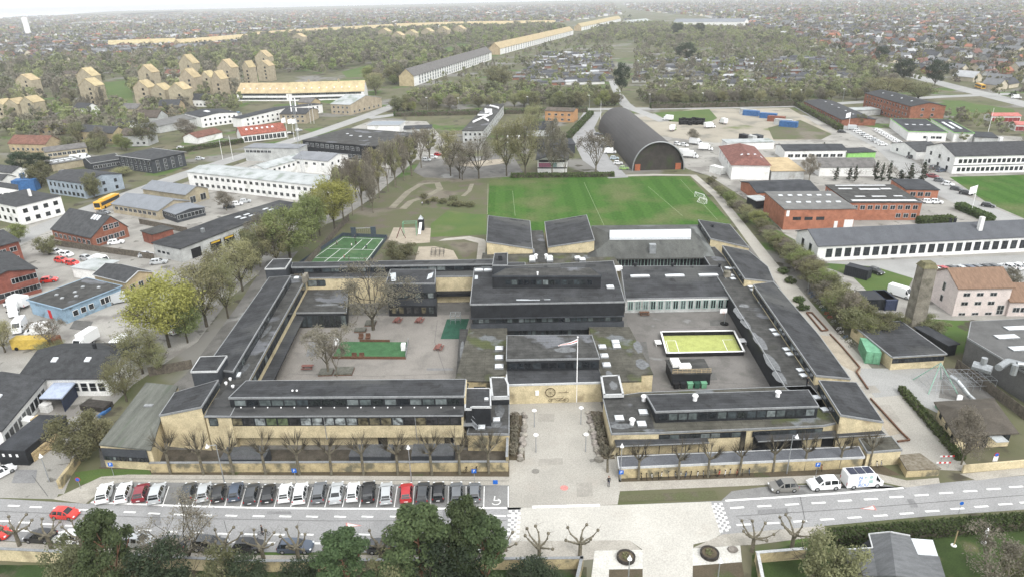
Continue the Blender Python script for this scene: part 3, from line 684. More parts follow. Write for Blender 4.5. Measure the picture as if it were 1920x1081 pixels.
flat('yard',[(1600,690),(1770,690),(1850,700),(1830,765),(1760,775),(1690,740),(1640,745)],.034,asph,False)
flat('yard',[(1770,690),(1830,690),(1870,735),(1860,760),(1760,745)],.038,aspb,False)
flat('car_park',[(1540,492),(1925,478),(2300,520),(2000,560),(1760,508),(1715,522),(1640,500)],.022,asph)
flat('sand_bed',[(1535,627),(1560,630),(1614,692),(1612,702),(1570,680)],.04,sand)
flat('sand_bed',[(1635,770),(1655,768),(1690,812),(1668,816)],.04,sand)
flat('lawn',[(1760,620),(1900,620),(1900,640),(1770,640)],.02,grassm)
# courtyards
flat('courtyard',[(560,592),(880,590),(882,720),(515,720)],.03,pavec,False)
flat('courtyard',[(1172,586),(1378,584),(1480,735),(1220,740),(1190,660)],.03,mat('court_asphalt',(.16,.152,.142),.12,.15,.9,stain=[((.13,.125,.115),.3,.54,.1),((.2,.2,.195),.15,.6,.05)]),False)
flat('turf_mat',[(838,598),(880,597),(868,635),(826,635)],.05,dgreen_t,False,label='dark green rubber mat under the climbing frame')
# plaza and front
flat('plaza',[(955,752),(1125,752),(1150,830),(1165,905),(1158,945),(952,955),(955,880)],.03,paving,False)
flat('bed_or_shaded_strip',[(954,778),(981,778),(984,862),(954,862)],.06,soil,False)
flat('bed_or_shaded_strip',[(1107,770),(1132,772),(1153,860),(1124,860)],.06,soil,False)
flat('bed_or_shaded_strip',[(185,875),(955,874),(955,893),(190,891)],.03,soil,False)
flat('lawn',[(140,885),(190,878),(280,880),(285,890),(215,893),(150,908)],.034,grassm,False)
flat('bed_or_shaded_strip',[(1160,885),(1440,873),(1640,865),(1690,890),(1560,893),(1160,903)],.03,soil,False)
pv=mat('pavement_slabs',(.35,.33,.29),.07,.3,.9,stain=[((.27,.255,.22),.2,.55,.15)])
flat('pavement',[(100,935),(190,893),(240,889),(955,893),(955,909),(230,903),(205,908),(160,944)],.05,pv,False,th=.05)
ribbon('pavement_joint',[(190,897),(955,901)],.15,.056,mat('joint_dark',(.2,.19,.17),.1,2,.9),False)
flat('pavement',[(1160,903),(1440,894),(1640,886),(1700,900),(1760,895),(1762,905),(1700,913),(1640,900),(1440,908),(1160,920)],.05,pv,False,th=.05)
flat('pavement',[(1800,888),(2000,868),(2000,880),(1830,900)],.05,pv,False,th=.05)
flat('yard',[(-100,850),(110,850),(135,872),(105,935),(-100,930)],.02,yard,False)
# the main street
flat('road',[(-500,915),(0,934),(170,944),(320,948),(480,951),(955,951),(1160,946),(1355,938),(1694,911),(1925,890),(2300,850),(2300,900),(1925,954),(1740,967),(1545,985),(1355,1003),(1160,1008),(960,1014),(940,1036),(437,1034),(0,1013),(-500,990)],.03,aspp,False)
zone([W(*p) for p in [(-300,900),(170,935),(955,900),(1925,885),(2300,860),(2300,900),(1925,954),(960,1030),(-300,1000)]])
flat('car_park',[(166,944),(206,907),(230,903),(955,908),(955,951),(480,951.5)],.036,mat('parking_asphalt',(.2,.2,.195),.1,.15,.9,stain=[((.14,.14,.135),.25,.55,.12)]),False)
flat('car_park',[(1352,938),(1372,920),(1440,911),(1640,903),(1700,916),(1694,911.5)],.036,MT['parking_asphalt'],False)
flat('pavement',[(977,951),(1160,946),(1333,940),(1352,1000),(1335,1012),(1300,1020),(1298,1100),(1205,1100),(1205,1030),(1180,1012),(958,1014)],.044,mat('crossing_paving',(.44,.425,.385),.04,.2,.9,stain=[((.39,.37,.33),.15,.55,.15)]),False)
flat('lawn',[(1160,928),(1340,919),(1347,935),(1163,940)],.06,scrub,False)
flat('pavement',[(-300,985),(0,1014),(180,1026),(437,1040),(940,1040),(960,1014),(1180,1012),(1205,1032),(1205,1040),(940,1062),(437,1056),(0,1030),(-300,1005)],.05,pv,False,th=.05)
flat('pavement',[(1335,1010),(1355,1001),(1545,985),(1548,1003),(1420,1020),(1300,1026)],.05,pv,False,th=.05)
flat('cream_paving',[(1115,1032),(1205,1030),(1205,1066),(1142,1067),(1140,1110),(1105,1110)],.056,cream,False)
flat('cream_paving',[(1298,1027),(1388,1022),(1391,1053),(1299,1060)],.056,cream,False)
flat('bed_or_shaded_strip',[(1142,1067),(1205,1066),(1205,1110),(1140,1110)],.05,soil,False)
flat('bed_or_shaded_strip',[(1299,1060),(1391,1053),(1400,1110),(1299,1110)],.05,soil,False)
flat('garden',[(-300,1055),(440,1062),(1100,1062),(1100,1300),(-300,1300)],.02,mat('garden_dark',(.035,.06,.02),.2,.2,1,stain=[((.08,.07,.05),.3,.55,.1)]),False)
flat('lawn',[(1410,1040),(1550,1003),(1925,975),(2300,940),(2300,1300),(1400,1300)],.02,mat('garden_lawn',(.045,.07,.022),.15,.3,1,stain=[((.1,.1,.05),.25,.58,.1)]),False)
# markings
def dashes(name,pts,wd,z=.048,lbl=None):
    mb=MB()
    for a,b in pts:
        A=W(*a);B=W(*b);d=(B-A).normalized();n=Vector((-d.y,d.x,0))*wd/2
        mb.face([Vector((q.x,q.y,z)) for q in(A-n,B-n,B+n,A+n)])
    o=mb.build(name,mk); o['kind']='structure'
def dashline(a,b,xs,half):
    out=[]
    for x in xs:
        f=lambda t:a[1]+(b[1]-a[1])*(t-a[0])/(b[0]-a[0]); out.append(((x-half,f(x-half)),(x+half,f(x+half))))
    return out
L1=[(26,947.5),(67,950),(111,952),(154,955),(197,957),(243,959.5),(289,962),(337,964),(386,965),(434,966),(485,967),(535,967.5),(585,967.8),(638,968),(689,968),(742,968),(937,966.5),(962,966)]
dashes('lane_marking',[((x-11,y-.4),(x+11,y+.4)) for x,y in L1],.3)
L2=[(8,976),(47,979),(90,982),(134,985),(178,988),(225,991),(272,993.5),(320,996),(370,998),(420,1000),(470,1001),(522,1001.5),(576,1001.5),(629,1001.5),(684,1001.5),(740,1001.5)]
dashes('lane_marking',[((x-12,y-.4),(x+12,y+.4)) for x,y in L2],.3)
L3=[(-30,989),(25,992.5),(45,994),(107,998),(160,1002),(215,1006),(270,1009),(325,1012),(380,1014),(440,1015.5),(505,1017),(597,1018),(650,1018.5),(710,1018.5),(800,1018.5),(870,1018)]
dashes('lane_marking',[((x-11,y-.3),(x+11,y+.3)) for x,y in L3],.35)
R1=[(1382,951),(1433,948),(1485,945),(1535,942),(1584,938),(1633,935),(1681,931),(1728,927.5),(1774,923.5),(1819,920),(1863,916),(1905,912)]
dashes('lane_marking',[((x-13,y+.8),(x+13,y-.8)) for x,y in R1],.32)
R2=[(1394,983),(1448,980),(1500,976.5),(1551,973),(1602,969.5),(1651,966),(1700,962),(1748,957.5),(1795,953),(1840,949),(1885,944.5),(1925,941)]
dashes('lane_marking',[((x-13,y+.8),(x+13,y-.8)) for x,y in R2],.32)
ribbon('parking_line',[(171,941),(320,947),(480,951.5),(640,953),(800,953),(950,951.5)],.35,.05,mk,False)
ribbon('parking_line',[(1360,938),(1440,933),(1560,925),(1694,914)],.35,.05,mk,False)
ribbon('kerb_line',[(998,950),(1125,946.5)],.5,.06,mk,False)
def bayline(t):   # interpolated bay lines: (bottom, top)
    return None
pl=[((304-31.2*k if k<5 else 0),) for k in range(5)]
BX=[214+(243-214)*0]+[0]
bays=[]
# bottom x positions on the white line and the matching top x
bot=[214,243,274,304,333.5,360,392,421,451,482,514,545,577,609,642,674,706,739,774,807,840,874,907,953]
top=[232,260,288,317,344,373,402,432,462,493,525,556,587,619,651,682,713,745,777,809,841,874,908,953]
for a,b in zip(bot,top): ribbon('bay_line',[(a,950 if a>300 else 945),(b,911)],.13,.046,mk,False)
# chequered ramp markings
def checker(c0,c1,c2,c3,nu,nv,name):
    A,B,C_,D_=[W(*c) for c in(c0,c1,c2,c3)]; mb=MB()
    for i in range(nu):
        for j in range(nv):
            if (i+j)%2: continue
            q=[]
            for u,v in((i,j),(i+1,j),(i+1,j+1),(i,j+1)):
                u/=nu;v/=nv; p=(A*(1-u)+B*u)*(1-v)+(D_*(1-u)+C_*u)*v; q.append((p.x,p.y,.06))
            mb.face(q)
    o=mb.build(name,mk); o['kind']='structure'
checker((950,1012),(973,1012),(977,956),(954,956),4,13,'ramp_marking')
checker((1350,998),(1372,994),(1354,942),(1333,943),4,12,'ramp_marking')
# painted warning triangles
def tri(a,b,c,name='warning_triangle'):
    P=[W(*p) for p in(a,b,c)]; mb=MB().use(redp); mb.face([(p.x,p.y,.046) for p in P]); cc=sum(P,Vector())/3; mb.use(mk); mb.face([((cc+(p-cc)*.68).x,(cc+(p-cc)*.68).y,.052) for p in P])
    o=mb.build(name); o['kind']='structure'
tri((648,979),(650,989),(679,984.5)); tri((1612,953),(1639,946.5),(1644,956))
for x,y,r,m in((1004,883,1.0,'bed'),(1110,863,.7,'bed'),(1058,914,1.0,'red'),(1095,815,.5,'bed'),(890,590,.01,'bed')):
    if r<.1: continue
    p=W(x,y); mb=MB().use(redp if m=='red' else MT['joint_dark']); mb.face([(p.x+r*.6*math.cos(t*.523),p.y+r*.6*math.sin(t*.523),.05) for t in range(12)]); mb.build('manhole_cover')['kind']='structure'

# repairs and wear in the surfaces
pm1=mat('repair_asphalt',(.2,.2,.2),.08,.6,.9); pm2=mat('repair_dark',(.12,.118,.112),.1,.8,.9); g=random.Random(9)
for poly,m in(([(285,963),(300,964),(303,985),(287,984)],pm1),([(500,958),(545,958),(547,963),(501,963)],pm1),([(1420,955),(1475,952),(1478,960),(1421,963)],pm1),([(1700,935),(1712,934),(1722,950),(1708,951)],pm1),([(830,955),(842,955),(843,975),(831,975)],pm1),
  ([(1290,700),(1340,698),(1345,712),(1292,714)],MT['repair_dark']),([(1200,640),(1212,640),(1222,700),(1208,700)],pm2),([(1330,600),(1352,599),(1356,610),(1332,611)],pm2),([(800,690),(850,690),(850,694),(800,694)],pm1),([(580,640),(600,640),(596,668),(574,668)],pm1),
  ([(1010,860),(1055,858),(1056,870),(1010,872)],mat('paving_worn',(.29,.275,.245),.06,.4,.9)),([(1080,905),(1110,904),(1112,930),(1082,931)],MT['paving_worn']),([(1010,775),(1040,775),(1039,790),(1009,790)],MT['paving_worn']),([(1640,760),(1668,758),(1690,790),(1668,792)],MT['paving_worn']),
  ([(30,880),(70,880),(66,905),(22,905)],pm1),([(150,700),(190,700),(185,712),(143,712)],pm2),([(140,600),(175,602),(165,620),(130,616)],pm2),([(1600,725),(1640,722),(1652,735),(1612,738)],MT['paving_worn'])):
    flat('surface_patch',poly,.053 if m not in(pm2,) else .045,m,False)
tar=mat('tar_seam',(.09,.09,.088),.05,1,.8)
for pts in([(0,958),(300,970),(620,976),(950,975)],[(1380,967),(1600,953),(1925,927)],[(640,949),(650,915)],[(420,975),(430,1012)],[(1500,930),(1510,978)],[(1230,600),(1260,615),(1370,612)],[(1300,715),(1420,720),(1470,730)],[(540,700),(700,705),(850,700)],[(820,600),(815,640),(835,700)],[(60,890),(90,930)],[(600,940),(580,912)]): ribbon('tar_seam',pts,.07,.0555,tar,False)
for x,y in((745,970),(1480,990-20),(340,955),(1340,668),(1365,612),(640,690),(720,705)):
    p=W(x,y); mb=MB().use(MT['joint_dark']); mb.face([(p.x+.35*math.cos(t*.523),p.y+.35*math.sin(t*.523),.0575) for t in range(12)]); mb.build('manhole_cover')['kind']='structure'
# ---------------------------------------------------------------- the school
def base_of(*px): 
    c=sum((W(*p) for p in px),Vector())/len(px); return (c.x,c.y,0)
def WR(par,a,b,z0,z1,k,w=-.02,gm=None,fm=None,near=True,u=None,name='window',d=.0,cols=1,skip=()):
    A=W(*a);B=W(*b)
    if u: A,B=A.lerp(B,u[0]),A.lerp(B,u[1])
    winrow(par,A,B,z0,z1,k,w,fm or blk,gm or glass,cols,1,near,name,d,skip)
def wallbox(par,a,b,z0,z1,d0,d1,m,name='wall_panel',u=None):
    A=V2(W(*a));B=V2(W(*b))
    if u: A,B=A.lerp(B,u[0]),A.lerp(B,u[1])
    e=(B-A);L=e.length;e.normalize();n=Vector((e.y,-e.x,0)); mb=MB().use(m); plate(mb,(A+B)/2,e,n,L,z0,z1,d0,d1); return mb.build(name,None,par)
def clere(par,corners,zb,fa,fb,z0,z1,k,trim=trimg,wm=None,gm=None,rm=None,u=(.02,.98)):
    """raised monopitch roof with a strip of windows under its high edge"""
    P=wing(par,corners,zb,wm or blk,rm or felt,trim,name='clerestory_wall')
    WR(par,fa,fb,z0,z1,k,gm=gm,u=u)
    return P
# front left classroom wing
t=thing('school_wing','long two-storey yellow brick classroom wing with a strip of windows facing the parked cars','school wing',base_of((383,845),(868,845)))
fl=[(383,780,6.6),(869,778,6.6),(875,714,6.6),(440,716,6.6)]
P=[W(*c) for c in fl]; P=ccw(P)
wb=MB().use(yb); f0,f1=W(383,780,6.6),W(869,778,6.6); e=(f1-f0).normalized(); n=Vector((-e.y,e.x,0)); DD=(V2(W(667,712,7.1))-V2(f0)).dot(n)-.3; bk0,bk1=f0+n*DD,f1+n*DD
def sh(p,z,d=0,du=0): return Vector((p.x+n.x*d+e.x*du,p.y+n.y*d+e.y*du,z))
wb.prism([sh(f0,6.3,.3,.2),sh(f1,6.3,.3,-.2),sh(bk1,6.3),sh(bk0,6.3)],[sh(f0,2.35,.3,.2),sh(f1,2.35,.3,-.2),sh(bk1,2.35),sh(bk0,2.35)])
wb.prism([sh(f0,2.35,1.6,-6.5),sh(f1,2.35,1.6,7),sh(bk1,2.35),sh(bk0,2.35)],[sh(f0,0,1.6,-6.5),sh(f1,0,1.6,7),sh(bk1,0),sh(bk0,0)])
wb.build('wall',None,t)
rm_=MB().use(mat('roof_felt_puddled',(.062,.063,.063),.12,.3,.9,spec=.2,stain=[((.035,.036,.037),.28,.56,.04),((.09,.092,.095),.15,.62,.05)],stretch=(.6,1.4,1))); rm_.prism([sh(f0,6.6),sh(f1,6.6),sh(bk1,6.6),sh(bk0,6.6)],[sh(f0,6.32),sh(f1,6.32),sh(bk1,6.32),sh(bk0,6.32)]); rm_.build('roof',None,t)
tb=MB().use(trimg); plate(tb,(V2(f0)+V2(f1))/2,e,-n,(f1-f0).length,6.42,6.66,-.06,.04); tb.build('roof_trim',None,t)
A=V2(sh(f0,0,.3,.4));B=V2(sh(f1,0,.3,-.4)); winrow(t,A,B,4.65,6.15,22,-.02,blk,art,1,1,True)
A=V2(sh(f0,0,1.6,-1));B=V2(sh(f1,0,1.6,0)); winrow(t,A,B,1.45,2.3,22,-.05,blk,glass,1,1,True,skip=(15,16,20))
for uu in(.678,.935):
    c=A.lerp(B,uu); q=MB().use(blackm); plate(q,c,e,-n,1.5,0,2.3,-.05,.06); q.build('door',None,t)
clere(t,[(428,745,8.4),(871,742,8.4),(874,710,7.1),(461,713,7.1)],6.6,(428,745,8.4),(871,742,8.4),6.85,8.05,18)
q=MB().use(yb); a=W(871,742,8.4); q.prism([a+Vector((-.1,.05,.02)),a+Vector((.15,.05,.02)),W(874,711,7.12)+Vector((.15,0,0)),W(874,711,7.12)+Vector((-.1,0,0))],[Vector(((a).x-.1,a.y+.05,6.5)),Vector(((a).x+.15,a.y+.05,6.5)),Vector((W(874,711,7.1).x+.15,W(874,711,7.1).y,6.5)),Vector((W(874,711,7.1).x-.1,W(874,711,7.1).y,6.5))]); q.build('end_wall',None,t)
for i in range(17):
    p=W(452+i*25,764,6.62); q=MB().use(whitem); q.ball(p+Z3*.1,.13,6); q.build('vent',None,t)
for x in(607,778):
    a=W(x,780,6.5); q=MB().use(trimg); q.tube((a.x,a.y-.12,6.4),(a.x,a.y-.12,2.3),.06,.06,5); q.tube((a.x,a.y-.12,2.3),(a.x,a.y+1.4,2.2),.06,.06,5); q.tube((a.x,a.y+1.4,2.2),(a.x,a.y+1.4,0),.06,.06,5); q.build('drainpipe',None,t)
for x in(549,557): vent(t,x,735,7.7,.12,.3)
# corner piece of front left wing
t=thing('school_corner_block','yellow brick corner block with sloping roof at the left end of the front wing','school wing',base_of((300,820),(385,820)))
P=wing(t,[(298,778,6.0),(378,762,8.3),(410,711,8.3),(327,735,6.0)],0,yb,felt,trimg)
WR(t,(378,762,8.3),(410,711,8.3),6.9,8.0,6)
# big corrugated annex
t=thing('school_annex','low annex with weathered grey-green sheet roof at the left corner of the school','annex',base_of((185,877),(330,740)))
P=wing(t,[(185,832,4.4),(283,842,4.0),(300,790,4.6),(334,722,5.2),(274,716,4.4)],0,yb,corr,None,name='wall')
wallbox(t,(186,833,4.4),(281,842,4.0),1.7,3.9,.06,.12,dgr,'dark_band',u=(.02,.93)); WR(t,(186,833,4.4),(281,842,4.0),1.75,2.5,11,gm=glass,u=(.05,.93),d=.12)
for x,y in((275,760),(283,760)): dome(t,x,y,4.6,.9,h=.3,m=trimg)
# dark stair tower on it
t=thing('stair_tower','dark cube tower with pale roof edge above the left corner of the school','tower',base_of((360,730),(425,700)))
wing(t,[(357,696,9.3),(407,695,9.3),(426,666,9.3),(375,668,9.3)],0,dgr,felt,trimw)
t=thing('stair_tower','dark cube tower at the far left corner of the school beside the trees','tower',base_of((497,540),(547,520)))
wing(t,[(496,504,9.0),(535,503,9.0),(547,485,9.0),(512,486,9.0)],0,dgr,felt,trimw)
# left wing
t=thing('school_wing','narrow left classroom wing running back beside the trees with two stepped roofs','school wing',base_of((440,720),(560,530)))
wing(t,[(384,779,6.56),(432,780,6.56),(484,682,6.56),(574,521,6.56),(545,515,6.56),(438,697,6.56),(411,711,6.56)],0,yb,felt2,trimg)
clere(t,[(437,696,8.3),(545,517,8.3),(505,519,7.1),(384,690,7.1)],0,(437,696,8.3),(545,517,8.3),6.75,7.95,24,wm=dgr)
WR(t,(452,742,6.56),(574,521,6.56),4.5,6.1,30,gm=glass,u=(.1,.97))
wing(t,[(484,716,3.2),(511,716,3.2),(570,593,3.2),(552,590,3.2)],2.8,blk,felt,None,name='canopy_soffit')
dome(t,443,704,6.56,2,.2); dome(t,556,522,6.56,1.6,.2); 
for x,y in((424,720),(432,712),(437,726)): vent(t,x,y,6.56,.2,.3)
q=MB().use(concr); a=W(572,524,6.8); q.box(a+Vector((.3,-.5,.6)),(.8,2.6,1.8)); q.build('parapet_end',None,t)
# north wing
t=thing('school_wing','long thin far wing of the left courtyard with a continuous strip of windows','school wing',base_of((550,530),(920,520)))
wing(t,[(570,521,6.6),(985,516,6.6),(985,492,6.6),(560,494,6.6)],0,yb,felt,trimg)
clere(t,[(546,501,8.2),(926,495,8.2),(926,486,7.2),(548,492,7.2)],6.6,(546,501,8.2),(926,495,8.2),6.8,7.9,22)
WR(t,(575,521,6.6),(722,518,6.6),4.4,6.1,8); WR(t,(818,517,6.6),(884,516,6.6),4.4,6.1,4)
wallbox(t,(818,517,6.6),(886,516,6.6),2.0,2.9,.05,1.6,blk,'canopy')
WR(t,(822,517,6.6),(880,516,6.6),.3,1.9,5)
# west pavilion
t=thing('school_pavilion','low flat-roofed glass pavilion in the far left corner of the courtyard','pavilion',base_of((560,614),(645,614)))
P=wing(t,[(547,586,3.6),(650,585,3.6),(653,533,3.6),(568,536,3.6)],0,blk,felt2,trimg)
WR(t,(552,587,3.6),(648,586,3.6),.3,3.1,9,gm=glass)
# black two-storey block
t=thing('school_block','black-clad two-storey block with two rows of windows and a flat roof in the courtyard','school wing',base_of((725,592),(815,592)))
wing(t,[(723,531,8.1),(816,531,8.1),(817,505,8.1),(732,505,8.1)],0,blk,felt,trimg)
WR(t,(724,531,8.1),(815,531,8.1),4.5,5.9,7,gm=glass,u=(.03,.97)); WR(t,(724,531,8.1),(815,531,8.1),.7,2.4,6,w=-.5,gm=MT['window_with_paper'],u=(.03,.97))
wallbox(t,(723,531,8.1),(816,531,8.1),2.7,4.4,-.1,.12,dgr,'cladding_band'); wallbox(t,(723,531,8.1),(816,531,8.1),6.0,7.8,-.1,.12,dgr,'cladding_band')
WR(t,(815,531,8.1),(816,506,8.1),4.5,5.9,3)
for px in([(731,512),(742,511),(743,527),(734,527)],[(803,514),(813,510),(810,520),(800,524)]):
    q=MB().use(mat('wet_sky_sheen',(.45,.48,.5),.1,1,.2)); q.face([W(a,b,8.13) for a,b in px]); q.build('puddle',None,t)  # puddles with the sky's pale reflection painted into their colour
# central block
t=thing('school_main_block','large black central block with long window bands and a raised penthouse','school wing',base_of((885,640),(1170,640)))
wing(t,[(881,570,9.5),(1172,565,9.5),(1150,489,9.5),(889,502,9.5)],6.1,blk,felt,trimg)
c0,c1,c2,c3=(881,570,9.5),(1172,565,9.5),(1150,489,9.5),(889,502,9.5)
def inset_ring(z,k): 
    P=ccw([W(*c) for c in(c0,c1,c2,c3)]); c=sum(P,Vector())/4; return [Vector(((p-(p-c).normalized()*k).x,(p-(p-c).normalized()*k).y,z)) for p in P]
q=MB().use(blk); q.prism(inset_ring(6.3,.8),inset_ring(0,.8)); q.build('wall',None,t)
wallbox(t,c0,c1,3.4,4.9,-.9,.02,dgr,'cladding_band'); wallbox(t,c0,c1,6.15,6.4,-.5,.02,dgr,'cladding_band')
A_=W(*c0); B_=W(*c1)
WR(t,c0,c1,5.0,6.15,26,gm=glass,u=(.01,.99),d=-.5); WR(t,c0,c1,1.8,3.3,15,gm=glass,u=(.28,.72),d=-.5)
WR(t,c3,c0,5.0,6.15,8,d=-.5)
P=wing(t,[(922,517,12.3),(1128,517,12.3),(1106,500,12.3),(948,503,12.3)],9.5,blk,felt2,dgr,name='penthouse_wall')
WR(t,(922,517,12.3),(1128,517,12.3),10.2,11.5,14,gm=glass,u=(.12,.92))
wing(t,[(923,497,12.9),(952,497,12.9),(952,474,12.9),(927,475,12.9)],6,dgr,felt,trimg,name='shaft_wall')
q=MB().use(blk); a=W(938,487,12.9); q.box(a+Z3*.5,(.9,.9,1.1)); q.build('flue',None,t)
for x,y in((898,508),(915,508)): dome(t,x,y,9.5,2.4,.0,h=.5,s2=1.6)
dome(t,1144,539,9.5,2.0,.0); 
for x,y in((1008,515),): vent(t,x,y,12.4,.15,.5)
q=MB().use(MT['wet_sky_sheen']); 
for (x0,y0,x1,y1) in((968,560.5,1012,562.5),(1020,560,1032,561.5),(890,516,896,523)): q.face([W(x0,y1,9.53),W(x1,y1,9.53),W(x1,y0,9.53),W(x0,y0,9.53)])
q.build('puddle',None,t)  # pale colour of these puddles is painted sky reflection
# mossy low roof behind the central block
t=thing('school_link_roof','mossy flat roof between the two sloping gymnasium gables and the central block','school wing',base_of((930,500),(1130,490)))
wing(t,[(900,500,4.2),(1165,500,4.2),(1150,478,4.2),(1108,474,4.2),(905,474,4.2)],0,yb,feltm,None)
wing(t,[(999,492,4.26),(1030,492,4.26),(1018,432,4.26),(996,432,4.26)],0,yb,felt2,None)
for x,y in((998,485),(998,490),(1031,485),(1031,490),(1083,486),(1092,489)): dome(t,x,y,4.4,2.0,0,h=.8)
for x,y in((1005,485),(1024,485)): vent(t,x,y,4.3,.35,1.0)
q=MB().use(dgr); q.prism(*(lambda a,b:([Vector((p.x,p.y,5.6)) for p in(a,b,b+Vector((0,.3,0)),a+Vector((0,.3,0)))],[Vector((p.x,p.y,4.1)) for p in(a,b,b+Vector((0,.3,0)),a+Vector((0,.3,0)))]))(W(1086,493,5.6),W(1149,491,5.6))); q.build('parapet',None,t)
# gable roofed halls
t=thing('gym_hall','left yellow brick hall with a single dark roof sloping right, beside the football field','hall',base_of((915,480),(998,480)))
wing(t,[(912,453,7.8),(999,466,5.6),(994,414,5.6),(915,404,7.8)],0,yb,felt,trimg)
t=thing('gym_hall','right yellow brick hall with a single dark roof sloping left, beside the football field','hall',base_of((1027,480),(1115,480)))
wing(t,[(1027,463,5.6),(1115,450,7.8),(1100,403,7.8),(1021,416,5.6)],0,yb,felt,trimg)
# big assembly hall with hip roof and lantern
t=thing('assembly_hall','wide streaky grey hip-roofed hall with one long white roof lantern','hall',base_of((1105,497),(1340,495)))
A,B,C,D=[W(*c) for c in((1096,486,3.9),(1343,482,3.9),(1311,421,3.9),(1109,423,3.9))]
z_=6.6; r0,r1,r2,r3=[W(*c) for c in((1140,452,z_),(1297,451,z_),(1297,434,z_),(1140,436,z_))]
hr=mat('roof_felt_streaky',(.085,.088,.082),.15,.25,.85,stain=[((.15,.16,.155),.12,.55,.12),((.05,.052,.05),.35,.57,.1)],stretch=(1,.25,1))
q=MB().use(hr); q.face([A,B,r1,r0]);q.face([B,C,r2,r1]);q.face([C,D,r3,r2]);q.face([D,A,r0,r3]);q.face([r0,r1,r2,r3]);q.prism([A-Z3*.02,B-Z3*.02,C-Z3*.02,D-Z3*.02],[A-Z3*.35,B-Z3*.35,C-Z3*.35,D-Z3*.35]); q.build('roof',None,t)
q=MB().use(blk); cc=(A+B+C+D)/4; RR=[p+(cc-p).normalized()*2.2 for p in(A,B,C,D)]; q.prism([Vector((p.x,p.y,3.6)) for p in RR],[Vector((p.x,p.y,0)) for p in RR]); q.build('wall',None,t)
winrow(t,RR[0],RR[1],.9,3.3,12,-.6,mat('pale_green_frame',(.3,.42,.38),.05,1,.7),glassd,2,1,True)
q=MB().use(domem); 
rp_=[W(*c) for c in((1143,450,z_),(1295,449,z_),(1295,434,z_),(1143,436,z_))]; mid=[(rp_[0]+rp_[3])/2+Z3*1.2,(rp_[1]+rp_[2])/2+Z3*1.2]; tp=[p+Z3*.7 for p in rp_]
q.face([rp_[0],rp_[1],tp[1],tp[0]]);q.face([rp_[1],rp_[2],tp[2],mid[1],tp[1]]);q.face([rp_[3],rp_[0],tp[0],mid[0],tp[3]]);q.face([rp_[2],rp_[3],tp[3],tp[2]]);q.face([tp[0],tp[1],mid[1],mid[0]]);q.face([mid[0],mid[1],tp[2],tp[3]]); q.build('roof_lantern',None,t)
q=MB().use(metal); a=W(1223,470,5.2); q.box(a+Z3*.6,(1.6,1.3,2.4)); q.build('chimney',None,t)
# hall with three skylights
t=thing('sports_hall','grey-roofed hall with three white skylights and a glazed front on the right courtyard','hall',base_of((1177,585),(1374,585)))
wing(t,[(1172,560,3.5),(1376,556,3.5),(1351,498,4.3),(1164,499,4.3)],0,gwl,felt,trimg)
WR(t,(1176,560,3.5),(1374,556,3.5),.8,2.9,14,w=-.5,gm=glass,fm=MT['pale_green_frame'],cols=2); 
wallbox(t,(1176,560,3.5),(1374,556,3.5),2.95,3.2,0,.1,wht,'fascia')
for x,y in((1200,519),(1265,518),(1328,517)): dome(t,x,y,4.0,4.6,0,h=.5,s2=1.3)
for x,y in((1191,500),(1261,500),(1349,501)): vent(t,x,y,4.2,.3,.8,blk)
q=MB().use(wht); q.box(W(1158,503,4.3),(2.2,1.2,1)); q.build('roof_box',None,t)
# right wing
t=thing('school_wing','flat-roofed right wing with pairs of white skylights along the right courtyard','school wing',base_of((1400,560),(1560,790)))
wing(t,[(1371,560,4.0),(1474,728,4.0),(1580,788,4.0),(1536,712,4.0),(1410,533,4.0),(1340,463,4.0),(1310,465,4.0)],0,blk,felt2,trimg)
for x,y in((1364,503),(1369,504),(1371,517),(1374,523),(1407,538),(1412,544),(1428,568),(1433,575),(1449,619),(1455,627),(1474,655),(1480,664),(1500,694),(1506,704),(1531,745),(1546,768)): dome(t,x,y,4.05,1.5,.15,h=.35,s2=1.5)
q=MB().use(concr); a=W(1363,518,4.0); q.box(a+Z3*.6,(1.4,1.4,1.4)); q.build('chimney',None,t)
for lab,cs,k,s in (('sloping-roofed unit at the top of the right wing beside the football field',[(1332,447,6.0),(1405,464,4.2),(1369,421,4.2),(1309,412,6.0)],7,0),
          ('sloping-roofed unit of the right wing, second from the football field',[(1396,522,6.0),(1452,528,4.2),(1440,500,4.2),(1404,470,4.6),(1354,460,6.0)],8,0),
          ('long sloping-roofed unit in the middle of the right wing',[(1530,703,6.0),(1595,709,4.2),(1535,626,4.2),(1450,528,4.2),(1412,533,6.0)],22,0),
          ('sloping-roofed corner unit at the near end of the right wing',[(1576,777,6.2),(1657,790,4.4),(1606,716,4.4),(1535,712,6.2)],7,0)):
    u=thing('school_unit','yellow brick '+lab,'school wing',base_of(*[(c[0],c[1],c[2]) for c in cs]))
    wing(u,cs,0,yb,felt,trimg)
    far=cs[-1]; WR(u,far,cs[0],4.35,5.6,k,gm=glass,u=(.02,.98))
    if 'football' in lab and 'top' in lab: vent(u,1336,427,5.2,.4,.9,blk)
